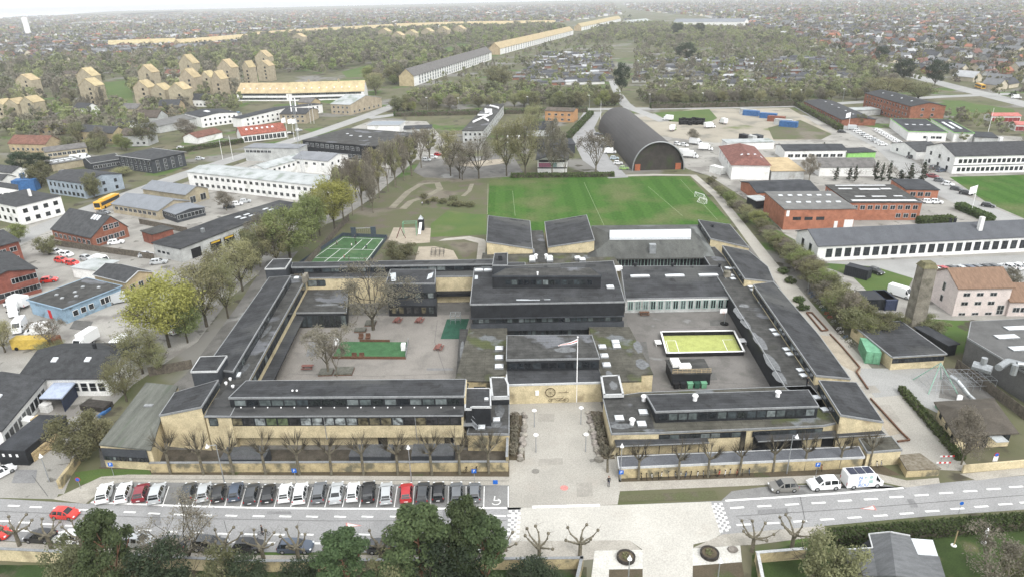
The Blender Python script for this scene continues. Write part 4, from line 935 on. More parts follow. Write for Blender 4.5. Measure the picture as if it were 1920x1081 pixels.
# front right wing
t=thing('school_wing','low front right classroom wing with flat roof and raised window strip behind the bicycle shelters','school wing',base_of((1150,845),(1540,830)))
wing(t,[(1146,812,4.0),(1236,810,4.0),(1391,804,4.0),(1544,797,4.0),(1578,790,4.0),(1520,722,4.0),(1200,735,4.0),(1130,745,4.0)],0,yb,feltm,trimg)
wing(t,[(1132,746,4.04),(1148,810,4.04),(1228,806,4.04),(1212,742,4.04)],3.5,yb,felt2,None,name='soffit')
clere(t,[(1229,771,6.1),(1536,761,6.1),(1516,730,5.0),(1211,739,5.0)],4.0,(1229,771,6.1),(1536,761,6.1),4.4,5.75,16)
WR(t,(1236,810,4.0),(1391,804,4.0),2.6,3.6,8,gm=glass); WR(t,(1412,804,4.0),(1544,797,4.0),2.6,3.6,8,gm=glass)
wallbox(t,(1391,804,4.0),(1400,804,4.0),0,3.6,-.1,.08,blackm,'door')
for x,y in((1161,784),(1206,773),(1203,795),): dome(t,x,y,4.05,1.8,0,h=.4)
for x,y,zz in((1303,749,5.6),(1458,742,5.5),(1470,777,4.1),(1185,794,4.1),(1207,750,4.1)): vent(t,x,y,zz,.35,.8)
for x,y in((1178,797),): pass
# entrance hall
t=thing('entrance_hall','entrance hall with yellow brick front and white roof edge at the head of the plaza','hall',base_of((955,753),(1125,753)))
wing(t,[(949,674,6.3),(1125,671,6.3),(1110,627,6.3),(950,628,6.3)],0,blk,felt2,trimg)
WR(t,(952,674,6.3),(1122,671,6.3),4.35,5.7,11,gm=glassd)
wing(t,[(950,721,3.95),(1133,716,3.95),(1124,688,3.95),(948,692,3.95)],0,yb,felt,trimw,tr=.22)
wallbox(t,(1100,716.5,3.9),(1112,716,3.9),0,2.6,-.3,.08,blk,'door'); wallbox(t,(958,720.5,3.9),(970,720,3.9),0,2.8,-.3,.08,blk,'door')
q=MB().use(whitem); a=W(1007,737,2); q.box((a.x,a.y-.1,2.2),(.6,.25,.9)); q.build('notice_box',None,t)
# flat wings either side of the entrance hall
u=thing('school_link','mossy flat roof with white domes left of the entrance hall','school wing',base_of((870,730),(950,700)))
wing(u,[(853,712,4.1),(918,714,4.1),(918,706,4.1),(950,700,4.1),(951,612,4.1),(880,613,4.1)],0,ybd,feltm,None)
wing(u,[(855,706,2.9),(872,706,2.9),(877,616,2.9),(862,616,2.9)],2.6,blk,MT['wet_sky_sheen'] if 0 else felt2,None,name='canopy_soffit')
for x,y in((936,654),(936,671),(936,688)): dome(u,x,y,4.1,2.0,0,h=.5)
WR(u,(888,714,4.1),(910,714,4.1),1.9,3.0,2)
u=thing('school_link','mossy flat roof with white domes right of the entrance hall','school wing',base_of((1130,710),(1200,720)))
wing(u,[(1130,715,4.12),(1203,713,4.12),(1203,701,4.12),(1225,700,4.12),(1180,612,4.12),(1104,612,4.12)],0,yb,feltm,None)
for x,y in((1154,642),(1156,650),(1129,651),(1133,668),(1137,685)): dome(u,x,y,4.12,1.9,0,h=.5)
# white-edged canopies
u=thing('entrance_canopy','dark canopy roof outlined in white at the left of the entrance hall','canopy',base_of((922,760),(954,720)))
wing(u,[(922,744,4.9),(955,743,4.9),(954,719,4.9),(948,706,4.9),(918,706,4.9)],0,blk,felt2,trimw,tr=.3,th=.5)
u=thing('entrance_canopy','dark canopy roof outlined in white at the right of the entrance hall','canopy',base_of((1133,760),(1168,725)))
wing(u,[(1132,740,4.9),(1170,739,4.9),(1161,702,4.9),(1126,704,4.9)],2.6,blk,felt2,trimw,tr=.3,th=.5)
u=thing('school_block','black stair block with a white-edged roof at the right end of the front left wing','school wing',base_of((875,800),(920,790)))
wing(u,[(871,766,6.9),(884,766,6.9),(884,762,6.9),(921,762,6.9),(920,727,6.9),(873,727,6.9)],0,blk,felt,trimw,tr=.2)
dome(u,912,749,6.9,.9,0,h=.4)
wing(u,[(875,812,3.3),(955,813,3.3),(955,748,3.3),(920,748,3.3),(886,780,3.3)],0,ybd,felt2,trimg)
for x,y in((903,801),(931,787)): dome(u,x,y,3.35,1.5,0,h=.35)
q=MB().use(steel)
for dx in(0,1.1):
    a=W(884,795,4.3);b=W(922,833,.2)
    q.tube(a+Vector((0,dx,0)),b+Vector((0,dx,0)),.07,.07,5); q.tube(a+Vector((0,dx,1)),b+Vector((0,dx,1)),.05,.05,5)
for i in range(14):
    k=i/13; p=a.lerp(b,k); q.box(p+Vector((0,.55,0)),(.3,1.1,.05))
q.box(a+Vector((-1.2,.5,-.05)),(2.6,1.6,.1)); q.build('outside_stair',None,u)
# sculpture on the plaza wall: big wheel and bicycle outlines
t=thing('wall_sculpture','dark metal wheel and bicycle outline sculpture on the yellow plaza wall','sculpture',W(1040,750)[:])
y0=W(1040,719,3.9).y-.25
def ring(mb,c,r,rt=.05,k=20):
    for i in range(k):
        a=6.283*i/k;b=6.283*(i+1)/k; mb.tube((c[0]+r*math.cos(a),c[1],c[2]+r*math.sin(a)),(c[0]+r*math.cos(b),c[1],c[2]+r*math.sin(b)),rt,rt,4)
q=MB().use(mat('rusty_metal',(.08,.06,.035),.2,2,.7)); cx=W(1032,735,2.3).x; ring(q,(cx,y0,2.35),.85,.07)
for i in range(8): q.tube((cx,y0,2.35),(cx+.85*math.cos(i*.785),y0,2.35+.85*math.sin(i*.785)),.02,.02,3)
q.build('wheel',None,t)
q=MB().use(MT['rusty_metal']); x=cx; 
for dx,dz,r in((.0,.75,.3),(2.8,.75,.42)): ring(q,(x+dx,y0,dz),r,.035,14)
for a,b in(((0,.75),(.6,1.1)),((.6,1.1),(2.1,1.1)),((2.1,1.1),(2.8,.75)),((.6,1.1),(1.3,.6)),((1.3,.6),(2.1,1.1)),((1.3,.6),(2.8,.75)),((2.1,1.1),(2.4,1.6)),((1.4,2.3),(3.2,2.3)),((2.6,2.3),(2.9,2.7))): q.tube((x+a[0],y0,a[1]),(x+b[0],y0,b[1]),.035,.035,4)
q.build('bicycle_outline',None,t)
# person on right wing roof
# ---------------------------------------------------------------- front street objects
ORD=['first','second','third','fourth','fifth','sixth','seventh','eighth','ninth','tenth','eleventh','twelfth','thirteenth','fourteenth','fifteenth','sixteenth','seventeenth','eighteenth','nineteenth','twentieth','twenty-first','twenty-second','twenty-third','twenty-fourth','twenty-fifth','twenty-sixth','twenty-seventh','twenty-eighth','twenty-ninth','thirtieth']
def heading(a,b): A=W(*a);B=W(*b); return math.atan2(B.y-A.y,B.x-A.x)
row=[(200,'suv','white'),(234,'estate','white'),(267,'hatchback','dark red'),(298,'suv','silver'),(354,'hatchback','dark grey'),(384,'hatchback','silver'),(412,'hatchback','black'),(443,'hatchback','blue'),(475,'estate','dark grey'),(505,'hatchback','black'),(536,'hatchback','white'),(566,'suv','white'),(600,'suv','grey'),(632,'saloon','silver'),(662,'hatchback','white'),(692,'suv','black'),(725,'estate','silver'),(763,'hatchback','red'),(794,'estate','dark grey'),(822,'hatchback','black'),(856,'estate','grey'),(890,'hatchback','grey')]
for i,(x,s,c) in enumerate(row):
    k=(x-207)/(955-207); hd=heading((x-6+(x-200)*.009,948),(x+7-(x-200)*.009,911))
    put_car(s,c,W(x,927,.04)+Vector((random.uniform(-.05,.05),random.uniform(-.35,.25),0)),hd+random.uniform(-.035,.035),f'{c} {s}, {ORD[i]} from the left in the marked parking row','cars in the marked parking row')
sr_=heading((1440,922),(1690,905))
put_car('hatchback','taupe',W(1468,916,.04),sr_+math.pi,'grey-brown hatchback parked first from the left in the lay-by, behind the white cars','cars in the lay-by')
put_car('suv','white',W(1543,912,.04),sr_+math.pi,'white car with dark roof glass parked in the lay-by just left of the white van','cars in the lay-by')
v=put_car('van','white',W(1615,907,.04),sr_,'white high-roofed van with blue letters on its side and solar panels on the roof','',1,'van'); v['group']='cars in the lay-by'
def text_mesh(txt,size,m,name,parent,loc,rot,lbl=None,ext=.004):
    cu=bpy.data.curves.new(name,'FONT'); cu.body=txt; cu.size=size; cu.extrude=ext; cu.align_x='CENTER'; cu.align_y='CENTER'
    o=bpy.data.objects.new(name,cu); COL.objects.link(o); dg=bpy.context.evaluated_depsgraph_get(); me=bpy.data.meshes.new_from_object(o.evaluated_get(dg)); bpy.data.objects.remove(o)
    me.materials.clear(); me.materials.append(m); o=bpy.data.objects.new(name,me); COL.objects.link(o); o.parent=parent; o.location=loc; o.rotation_euler=rot
    if lbl:o['label']=lbl
    return o
vroot=v; bl=mat('letter_blue',(.03,.16,.5),.03,2,.5,fine=False); 
text_mesh('N',.75,bl,'lettering',vroot,(-.95,-1.005,2.0),(R(84),0,0)); text_mesh('E',.75,bl,'lettering',vroot,(-.95,-1.02,1.35),(R(90),0,0)); text_mesh('RDU',.75,bl,'lettering',vroot,(-.4,-1.02,.72),(R(90),0,0))
q=MB().use(mat('letter_grey',(.35,.5,.48),.03,2,.5)); q.face([(-.4,-1.01,2.2),(.1,-1.01,2.0),(-.4,-.99,1.8)][::-1]); q.face([(.35,-1.02,1.0),(.9,-1.02,1.0),(.9,-1.02,1.55),(.35,-1.02,1.55)]); q.face([(.6+.28*math.cos(a*.6283),-.985-.0*a,2.0+.28*math.sin(a*.6283)) for a in range(10)]); o=q.build('emblem'); o.parent=vroot
for i in range(3):
    q=MB().use(mat('solar_panel',(.04,.045,.07),.1,1,.2)); q.box((-1.9+i*1.2,.0,2.55),(1.05,1.4,.06)); o=q.build('solar_panel'); o.parent=vroot
rh=heading((80,965),(170,971))
put_car('hatchback','bright red',W(124,967,.04),rh,'bright red hatchback driving along the main street',None,.92)
brow=[(-6,1004,'hatchback','bright red'),(78,1010,'hatchback','black'),(133,1012,'hatchback','white'),(188,1014,'hatchback','dark red'),(262,1019,'hatchback','silver'),(322,1024,'estate','dark grey'),(395,1026,'suv','dark grey'),(468,1028,'hatchback','black'),(555,1029,'estate','blue'),(640,1029,'suv','taupe'),(718,1030,'hatchback','dark grey'),(782,1030,'saloon','black'),(868,1030,'suv','black')]
for i,(x,y,s,c) in enumerate(brow): put_car(s,c,W(x,y,.05),heading((x-40,y-(2 if x<420 else 0)),(x+40,y+(2 if x<420 else 0)))+(math.pi if i in(1,2,5) else 0),f'{c} {s}, {ORD[i]} from the left parked behind the pines along the near kerb','cars parked along the near kerb')
# bicycle
def bike_proto(c):
    r=thing('bicycle',None,None)
    for x in(-.52,.52):
        q=MB().use(tyrem)
        for i in range(14):
            a=6.283*i/14;b=6.283*(i+1)/14; q.tube((x+.33*math.cos(a),0,.34+.33*math.sin(a)),(x+.33*math.cos(b),0,.34+.33*math.sin(b)),.022,.022,4)
        for i in range(4): a=i*.785; q.tube((x+.32*math.cos(a),0,.34+.32*math.sin(a)),(x-.32*math.cos(a),0,.34-.32*math.sin(a)),.006,.006,3)
        q.build('wheel',None,r)
    q=MB().use(c); P_={'r':(-.52,0,.34),'b':(-.05,0,.3),'s':(-.2,0,.85),'h':(.38,0,.85),'f':(.52,0,.34)}
    for a,b in('rb','bs','rs','sh','bh','hf'): q.tube(P_[a],P_[b],.025,.025,5)
    q.build('frame',None,r)
    q=MB().use(blackm); q.box((-.22,0,.94),(.26,.14,.07)); q.build('saddle',None,r); q=MB().use(steel); q.tube((.36,-.28,1.02),(.36,.28,1.02),.02,.02,5); q.tube((.38,0,.85),(.36,0,1.02),.02,.02,5); q.build('handlebar',None,r)
    freeze(r); return r
BK=[bike_proto(blackm),bike_proto(steel),bike_proto(bluem),bike_proto(whitem),bike_proto(redm)]
bn=0
def bikes(n,a,b,where,grp,zz=.04,jit=.5):
    global bn
    A=W(*a);B=W(*b); base=math.atan2((B-A).y,(B-A).x)
    for i in range(n):
        p=A.lerp(B,(i+.5)/n); k=random.randrange(5); nm=['black','grey','blue','white','red'][k]
        o=place(BK[k],p+Vector((random.uniform(-.1,.1),random.uniform(-.2,.2),zz)),base+R(78)+random.uniform(-jit,jit)*.5,1,f'{nm} bicycle, {ORD[i]} from the left {where}','bicycle',grp); o.name='bicycle'
bikes(20,(1195,895),(1408,886),'in the row against the low wall','bicycles against the low wall',.04,1.2)
bikes(3,(1626,872),(1655,870),'leaning by the right end of the low wall','bicycles by the end block',.04,1)
bikes(2,(1530,880),(1542,879),'by the blue sign near the low wall','bicycles by the blue sign',.04,1)
bikes(16,(1165,846),(1320,840),'under the left bicycle shelter','bicycles under the left shelter')
bikes(3,(1395,838),(1412,837),'in the gap between the two shelters','bicycles between the shelters')
bikes(16,(1425,836),(1600,824),'under the right bicycle shelter','bicycles under the right shelter')
bikes(16,(1512,545),(1600,655),'in the long rack along the hedge path','bicycles along the hedge path',.04,.6)
bikes(3,(873,882),(900,882),'beside the blue sign at the front wall','bicycles at the front wall',.04,1)
# front low walls
def lowwall(name,label,a,b,h,th=.3,m=None,cap=None,z0=0):
    A=W(*a);B=W(*b);e=(B-A);L=e.length;e.normalize();n=Vector((e.y,-e.x,0)); t=thing(name,label,'wall' if 'fence' not in name else 'fence',((A+B)/2)[:])
    q=MB().use(m or yb); plate(q,(A+B)/2,e,n,L,z0,h,-th,0); q.build('wall_face' if 'fence' not in name else 'panel',None,t)
    if cap: q=MB().use(cap); plate(q,(A+B)/2,e,n,L+.06,h,h+.08,-th-.05,.05); q.build('coping',None,t)
    return t
lowwall('garden_wall','long low yellow brick wall with stained face behind the row of pollarded trees',(284,885),(953,883),1.7,.35,ybd,trimg)
lowwall('garden_wall','short yellow wall closing the yard beside the plaza planting bed',(953,882),(955,815),2.6,.3,ybd,trimg)
lowwall('garden_wall','rough yellow wall at the corner of the left driveway',(117,915),(152,866),1.5,.5,ybd,None)
lowwall('garden_wall','low yellow brick wall beside the pavement at the far right of the street',(1805,886),(1990,870),1.3,.3,yb,None)
lowwall('garden_wall','yellow garden wall with grey coping in the bottom left corner',(-120,1044),(440,1072),1.9,.3,yb,trimg)
lowwall('garden_wall','grey-topped garden wall behind the pines left of the cream paving',(440,1072),(1093,1066),1.7,.3,ybd,trimg)
lowwall('garden_wall','grey-topped wall running towards the viewer left of the cream paving',(1078,1130),(1093,1062),1.7,.3,ybd,trimg)
lowwall('garden_wall','white-topped garden wall right of the round planters',(1416,1055),(1510,1047),1.6,.3,ybd,trimw)
lowwall('garden_wall','white-topped wall running towards the viewer right of the round planters',(1416,1055),(1432,1140),1.6,.3,ybd,trimw)
# sheds behind the wall
for lab,a,b in(('left',(413,860,1.9),(495,860,1.9)),('middle',(654,855,2.2),(732,855,2.2)),('right',(771,854,2.2),(850,853,2.2))):
    t=thing('storage_shed',f'{lab} of the three low dark sheds with ribbed grey roofs behind the front wall','shed',base_of(a,b))
    A=W(*a);B=W(*b); q=MB().use(dgr); e=(B-A).normalized(); n=Vector((-e.y,e.x,0)); q.prism([A,B,B+n*2.6,A+n*2.6],[Vector((p.x,p.y,0)) for p in(A,B,B+n*2.6,A+n*2.6)]); q.build('wall',None,t)
    q=MB().use(mat('ribbed_metal',(.11,.115,.12),.1,1,.6)); k=26
    for i in range(k):
        p=A.lerp(B,i/k);r=A.lerp(B,(i+.6)/k); q.prism([p+Z3*.2-n*.15,r+Z3*.2-n*.15,r+n*2.8+Z3*.3,p+n*2.8+Z3*.3],[p+Z3*.02-n*.15,r+Z3*.02-n*.15,r+n*2.8+Z3*.12,p+n*2.8+Z3*.12])
    q.prism([A+Z3*.1-n*.13,B+Z3*.1-n*.13,B+n*2.7+Z3*.2,A+n*2.7+Z3*.2],[A+Z3*.01-n*.13,B+Z3*.01-n*.13,B+n*2.7+Z3*.11,A+n*2.7+Z3*.11]); q.build('roof',None,t)
# bicycle shelters
for lab,cs in(('left bicycle shelter with a flat dark felt canopy below the classroom windows',[(1155,836,2.5),(1330,829,2.5),(1324,815,2.9),(1152,822,2.9)]),('right bicycle shelter with a long dark felt canopy below the classroom windows',[(1421,827,2.5),(1661,813,2.5),(1648,801,2.9),(1414,815,2.9)])):
    t=thing('bicycle_shelter',lab,'shelter',base_of(*cs)); P=[W(*c) for c in cs]; q=MB().use(felt); q.prism(P,[p-Z3*.2 for p in P]); q.build('roof',None,t)
    q=MB().use(trimg); a,b=P[0],P[1]; q.tube(a+Vector((0,-.03,0)),b+Vector((0,-.03,0)),.1,.1,4); q.build('gutter',None,t)
    for i in range(7): a=P[0].lerp(P[1],(i+.3)/7); q=MB().use(blk); q.tube((a.x,a.y+.3,2.3),(a.x,a.y+.3,0),.06,.06,5); q.build('post',None,t)
    a,b=P[3],P[2]; q=MB().use(blk); q.prism([Vector((p.x,p.y,2.5)) for p in(a,b,b+Vector((0,.2,0)),a+Vector((0,.2,0)))],[Vector((p.x,p.y,0)) for p in(a,b,b+Vector((0,.2,0)),a+Vector((0,.2,0)))]); q.build('back_wall',None,t)
t=thing('bicycle_shed','long lean-to shed with a smooth grey roof and yellow brick street wall','shed',base_of((1159,890),(1620,870)))
wing(t,[(1160,876,2.0),(1622,856,2.0),(1611,836,2.5),(1157,855,2.5)],0,ybd,mat('roof_smooth_grey',(.1,.105,.115),.08,.3,.7),trimw,inset=.2)
t=thing('end_block','flat-roofed yellow brick block at the right end of the bicycle shed','shed',base_of((1640,860),(1690,860)))
wing(t,[(1626,847,2.7),(1692,842,2.7),(1672,817,2.7),(1610,821,2.7)],0,yb,feltm,trimg)
t=thing('planter','raised yellow brick planter filled with dry weeds beside the driveway','planter',base_of((1700,890),(1760,880)))
wing(t,[(1701,880,1.4),(1765,877,1.4),(1725,848,1.4),(1684,852,1.4)],0,ybd,mat('dry_weeds',(.22,.2,.16),.3,1.5,1,col2=(.12,.1,.07)),None,th=.2)
# street furniture
def lamp(base,h,label,arm=0,head='arm',grp=None):
    p=W(*base); t=thing('street_lamp',label,'street lamp',p[:],0,grp)
    q=MB().use(steel); q.tube(p,p+Z3*h,.09,.05,7); 
    hx=p+Vector((arm,-.2 if arm else 0,h)); q.tube(p+Z3*h,hx,.05,.05,5); q.build('pole',None,t)
    q=MB().use(whitem)
    if head=='arm': q.tube(hx-Z3*.25,hx+Z3*.15,.3,.1,10,True); q.tube(hx+Z3*.15,hx+Z3*.4,.1,.02,8,True)
    else: q.tube(hx,hx+Z3*.12,.42,.3,10,True); q.tube(hx-Z3*.3,hx,.14,.16,8,True)
    q.build('lamp_head',None,t); return t
lamp((422,908),7.2,'tall street lamp between the third and fourth parked car gap, left of the row',-1.2)
lamp((772,906),6.6,'tall street lamp standing behind the red car in the parking row')
lamp((1163,899),6.2,'tall street lamp at the right corner of the plaza beside the low wall')
lamp((1475,887),6.8,'tall street lamp above the lay-by in front of the grey-brown hatchback',.5)
lamp((1176,1120),6.3,'street lamp in front of the left round planter at the bottom edge'); lamp((1342,1115),5.5,'street lamp beside the right planter at the bottom edge')
for b,l in(((1002,800),'far left'),((1089,795),'far right'),((1005,847),'near left'),((1098,846),'near right')): lamp(b,3.3,f'{l} of the four short plaza lamps with white disc heads',0,'disc','plaza lamps')
for b,h,l in(((93,862+40),6,'by the left driveway'),((1596,612),4,'along the hedge path near the racks'),((1514,545),4,'along the hedge path further back')): lamp(b,h*.8,f'slim lamp with a white head standing {l}')
def psign(base,h,label,txt='P',c=None,sh='sq',size=.7):
    p=W(*base); t=thing('road_sign',label,'sign',p[:]); q=MB().use(steel); q.tube(p,p+Z3*h,.035,.035,6); q.build('post',None,t)
    q=MB().use(c or blues)
    if sh=='sq': q.box(p+Vector((0,-.05,h-size/2)),(size,.03,size))
    else: q.tube(p+Vector((0,-.04,h-size/2)),p+Vector((0,-.08,h-size/2)),size/2,size/2,16,True)
    s=q.build('panel',None,t)
    if txt: text_mesh(txt,size*.85,whitem,'lettering',s,wloc(s)*0+Vector((0,-.075,h-size/2)),(R(90),0,0))
    return t
psign((214,892),2.6,'blue P parking sign at the left end of the parking row'); psign((556,906),2.8,'blue P parking sign behind the white cars in the middle of the row'); psign((890,907),2.8,'blue P parking sign at the right end of the parking row'); psign((1164,901),2.0,'small blue P sign on a post at the corner of the low wall')
psign((1529,893),2.6,'blue P parking sign behind the lay-by beside the white car')
psign((929,908),.9,'small blue sign low beside the disabled parking bay','')
p_=psign((152,916),2.2,'round blue no-stopping sign with red rim at the left driveway','',redm,'round',.75); q=MB().use(blues); b0=W(152,916); q.tube(b0+Vector((0,-.08,2.2-.375)),b0+Vector((0,-.11,2.2-.375)),.29,.29,16,True); q.build('disc',None,p_)
p_=psign((1862,872),2.4,'round blue no-stopping sign with a white plate below it on the right verge','',redm,'round',.7); q=MB().use(blues); b0=W(1862,872); q.tube(b0+Vector((0,-.08,2.05)),b0+Vector((0,-.11,2.05)),.27,.27,16,True); q.build('disc',None,p_); q=MB().use(whitem); q.box(b0+Vector((0,-.06,1.3)),(.7,.03,.9)); q.build('plate',None,p_)
p_=psign((1797,962),2.1,'small round blue sign on a short post at the near right lane','',blues,'round',.55)
# disabled symbol on asphalt
q=MB(); c=W(930,940,0)
for i in range(9):
    a=-2.6+i*.42;b=a+.42; q.face([(c.x+r_*math.cos(t),c.y+r_*math.sin(t),.05) for r_,t in((.55,a),(.7,a),(.7,b),(.55,b))])
q.face([(c.x-.35,c.y+.2,.05),(c.x-.2,c.y+.2,.05),(c.x-.1,c.y+1.2,.05),(c.x-.25,c.y+1.2,.05)]); q.face([(c.x-.2,c.y+.2,.052),(c.x+.5,c.y+.15,.052),(c.x+.5,c.y+.3,.052),(c.x-.2,c.y+.4,.052)]); q.build('wheelchair_marking',mk)['kind']='structure'
# flagpole with pennant
p=W(1081,753); t=thing('flagpole','tall white flagpole with a red and white pennant in front of the entrance hall','flagpole',p[:])
q=MB().use(whitem); q.tube(p,p+Z3*12.8,.11,.06,8); q.ball(p+Z3*12.9,.14,8); q.build('pole',None,t)
q=MB()
for m_,z0,z1 in((whitem,12.35,12.6),(redm,12.15,12.35),(whitem,11.9,12.15)):
    q.use(m_)
    for i in range(6):
        a=i/6;b=(i+1)/6; f=lambda k,z: p+Vector((-3.3*k,-.3*math.sin(k*5),12.25-.9*k**1.2*1.2+(z-12.25)*(1-k*.75)))
        q.face([f(a,z0),f(b,z0),f(b,z1),f(a,z1)])
q.build('pennant',None,t)
q=MB().use(whitem); a=W(1085,641,11.6); 
# boulders and dry shrubs in the beds
stone=mat('boulder_granite',(.26,.24,.21),.2,2,.9,rnd=.25)
def rock(seed,rr):
    bm=bmesh.new(); bmesh.ops.create_icosphere(bm,subdivisions=2,radius=rr); g=random.Random(seed)
    for v in bm.verts: v.co*=g.uniform(.82,1.12); v.co.z*=.75; v.co.x*=1.15
    me=bpy.data.meshes.new('boulder'); bm.to_mesh(me); bm.free(); me.materials.append(stone); return me
RM=[rock(i,.5) for i in range(4)]
for side,(a,b) in(('left',((984,776),(977,862))),('right',((1104,774),(1123,862)))):
    for i in range(16):
        p=W(a[0]+(b[0]-a[0])*i/15,a[1]+(b[1]-a[1])*i/15); o=bpy.data.objects.new('boulder',RM[i%4]); COL.objects.link(o); s=random.uniform(.75,1.25); o.location=p+Vector((random.uniform(-.2,.2),random.uniform(-.2,.2),.2)); o.scale=(s,s,s); o.rotation_euler=(0,0,random.uniform(0,6)); tag(o,f'grey boulder, {ORD[i]} from the entrance hall along the {side} planting bed','boulder',f'boulders along the {side} bed')
    for i in range(9):
        x=(966 if side=='left' else 1119)+(b[0]-a[0])*i/9*.8; y=785+i*8.2; o=lump('shrub',(1.7,1.7,1.7),100+i+(20 if side=='left' else 0),260,.22,lf_brn); o.location=W(x,y); tag(o,f'leafless brown shrub, {ORD[i]} from the entrance hall in the {side} planting bed','shrub',f'bare shrubs in the {side} bed')
for a,l,w_ in((( 1173.5,1047),'left',1.0),((1330,1040),'right',1.0)):
    p=W(a[0],a[1]); t=thing('round_planter',f'{l} of two dark round planters on the cream paving','planter',p[:]); q=MB().use(mat('planter_iron',(.045,.04,.035),.2,2,.8)); q.tube(p,p+Z3*.55,1.15,1.2,20,False); q.tube(p+Z3*.55,p+Z3*.5,1.2,.95,20); q.build('bowl',None,t); q=MB().use(soil); q.face([(p.x+.95*math.cos(i*.314),p.y+.95*math.sin(i*.314),.46) for i in range(20)]); q.build('soil',None,t); o=lump('plants',(1.4,1.4,.5),5,120,.15,lf_bsh); o.parent=t; o.location=(0,0,.4)
p=W(1373,1031); o=bpy.data.objects.new('boulder',RM[1]); COL.objects.link(o); o.location=p+Z3*.2; o.scale=(1.2,1.2,.9); tag(o,'flat pale boulder on the cream paving beside the right round planter','boulder')
# barrier on the east path
for (x,y),l in(((1768,876),'nearer'),((1775,864),'further')):
    p=W(x,y); t=thing('road_barrier',f'{l} red and white striped barrier plank across the east path','barrier',p[:])
    for i in range(6): q=MB().use(redm if i%2 else whitem); q.box(p+Vector((-1+i*.36,0,.95)),(.36,.05,.25)); q.build('stripe',None,t)
    for dx in(-.9,.7): q=MB().use(steel); q.tube(p+Vector((dx,0,0)),p+Vector((dx,0,1.05)),.04,.04,5); q.build('post',None,t)
# playground and courtyard objects
t=thing('ball_court','yellow-green fenced ball court with white timber edges in the right courtyard','ball court',W(1315,650)[:])
ring_=[(1250,669),(1394,666),(1375,627),(1239,629)]; P=[W(a,b) for a,b in ring_]
q=MB().use(yturf); q.face([(p.x,p.y,.06) for p in P]); q.build('turf',None,t)
q=MB()
for i in range(4):
    a,b=P[i],P[(i+1)%4]; e=(b-a).normalized(); n=Vector((e.y,-e.x,0)); q.use(blackm); plate(q,(a+b)/2,e,n,(b-a).length,0,.95,-.05,.02); q.use(whitem); plate(q,(a+b)/2,e,n,(b-a).length+.3,.95,1.05,-.15,.2)
q.build('side_board',None,t)
cA,cB,cC,cD=P
def inn(u,v): return (cA*(1-u)+cB*u)*(1-v)+(cD*(1-u)+cC*u)*v
q=MB().use(whitem)
for a,b in(((.05,.03),(.05,.75)),((.18,.1),(.18,.75)),((.05,.75),(.18,.75)),((.82,.1),(.82,.75)),((.82,.75),(.96,.75)),((.82,.1),(.96,.1)),((.05,.1),(.18,.1))):
    A=inn(*a);B=inn(*b);e=(B-A).normalized();n=Vector((-e.y,e.x,0))*.05; q.face([(p.x,p.y,.07) for p in(A-n,B-n,B+n,A+n)])
q.build('line_marking',None,t)
for a,l in(((1239,646),-1),((1386,643),1)):
    p=W(*a); q=MB().use(whitem); q.box(p+Vector((l*.6,0,.7)),(1.2,1.7,.1)); q.box(p+Vector((l*1.1,0,.35)),(.08,1.7,.7)); q.build('goal',None,t)
t=thing('turf_pitch','bright green artificial turf rectangle with low timber edge in the left courtyard','ball court',W(695,655)[:])
P=[W(*a) for a in((622,672),(761,673),(766,641),(640,640))]; q=MB().use(green_t); q.face([(p.x,p.y,.06) for p in P]); q.build('turf',None,t); q=MB().use(wood)
for i in(0,2):
    a,b=P[i],P[(i+1)%4]; e=(b-a).normalized(); n=Vector((e.y,-e.x,0)); plate(q,(a+b)/2,e,n,(b-a).length*(1 if i==0 else .45),0,.6,-.05,.03)
q.build('side_board',None,t); q=MB().use(steel); a,b=P[1],P[2]; e=(b-a).normalized(); n=Vector((e.y,-e.x,0)); plate(q,(a+b)/2,e,n,(b-a).length,.1,1.1,-.03,.03); q.build('fence_panel',None,t)
for a in((757,655),(632,645)): p=W(*a); q=MB().use(whitem); q.box(p+Z3*.7,(.9,1.1,1.4)); q.build('goal',None,t)
# large multi-use pitch behind the north wing
t=thing('ball_court','green multi-sport court with dark boards and white lines behind the far wing','ball court',W(660,465)[:])
P=[W(*a) for a in((560,499),(688,499),(726,447),(643,443))]; q=MB().use(pitch_t); q.face([(p.x,p.y,.06) for p in P]); q.build('turf',None,t)
cA,cB,cC,cD=P; q=MB()
for i in(1,2,3):
    a,b=P[i],P[(i+1)%4]; e=(b-a).normalized(); n=Vector((e.y,-e.x,0)); q.use(mat('dark_board',(.05,.065,.08),.1,1,.6)); plate(q,(a+b)/2,e,n,(b-a).length,0,1.1,0,.1)
q.build('side_board',None,t); q=MB().use(whitem)
for a,b in(((.06,.02),(.06,.95)),((.5,.02),(.5,.9)),((.93,.02),(.93,.95)),((.06,.95),(.93,.95)),((.06,.55),(.93,.55)),((.06,.25),(.93,.25)),((.7,.55),(.7,.95)),((.3,.02),(.3,.55))):
    A=inn(*a);B=inn(*b);e=(B-A).normalized();n=Vector((-e.y,e.x,0))*.07; q.face([(p.x,p.y,.075) for p in(A-n,B-n,B+n,A+n)])
q.build('line_marking',None,t)
p=cD.lerp(cC,.48)
q=MB().use(MT['dark_board']); 
for dx in(-3,3): q.box(p+Vector((dx,0,1.6)),(1.5,.5,3.2))
q.box(p+Vector((0,.8,.1)),(5,.1,.3)); q.build('goal_frame',None,t); q=MB().use(metal); q.tube(p+Vector((-2.5,0,2.9)),p+Vector((2.5,0,2.9)),.08,.08,5)
for i in range(9): q.tube(p+Vector((-2.4+i*.6,.9,0)),p+Vector((-2.4+i*.6,0,2.9)),.015,.015,3)
q.build('goal_net',None,t)
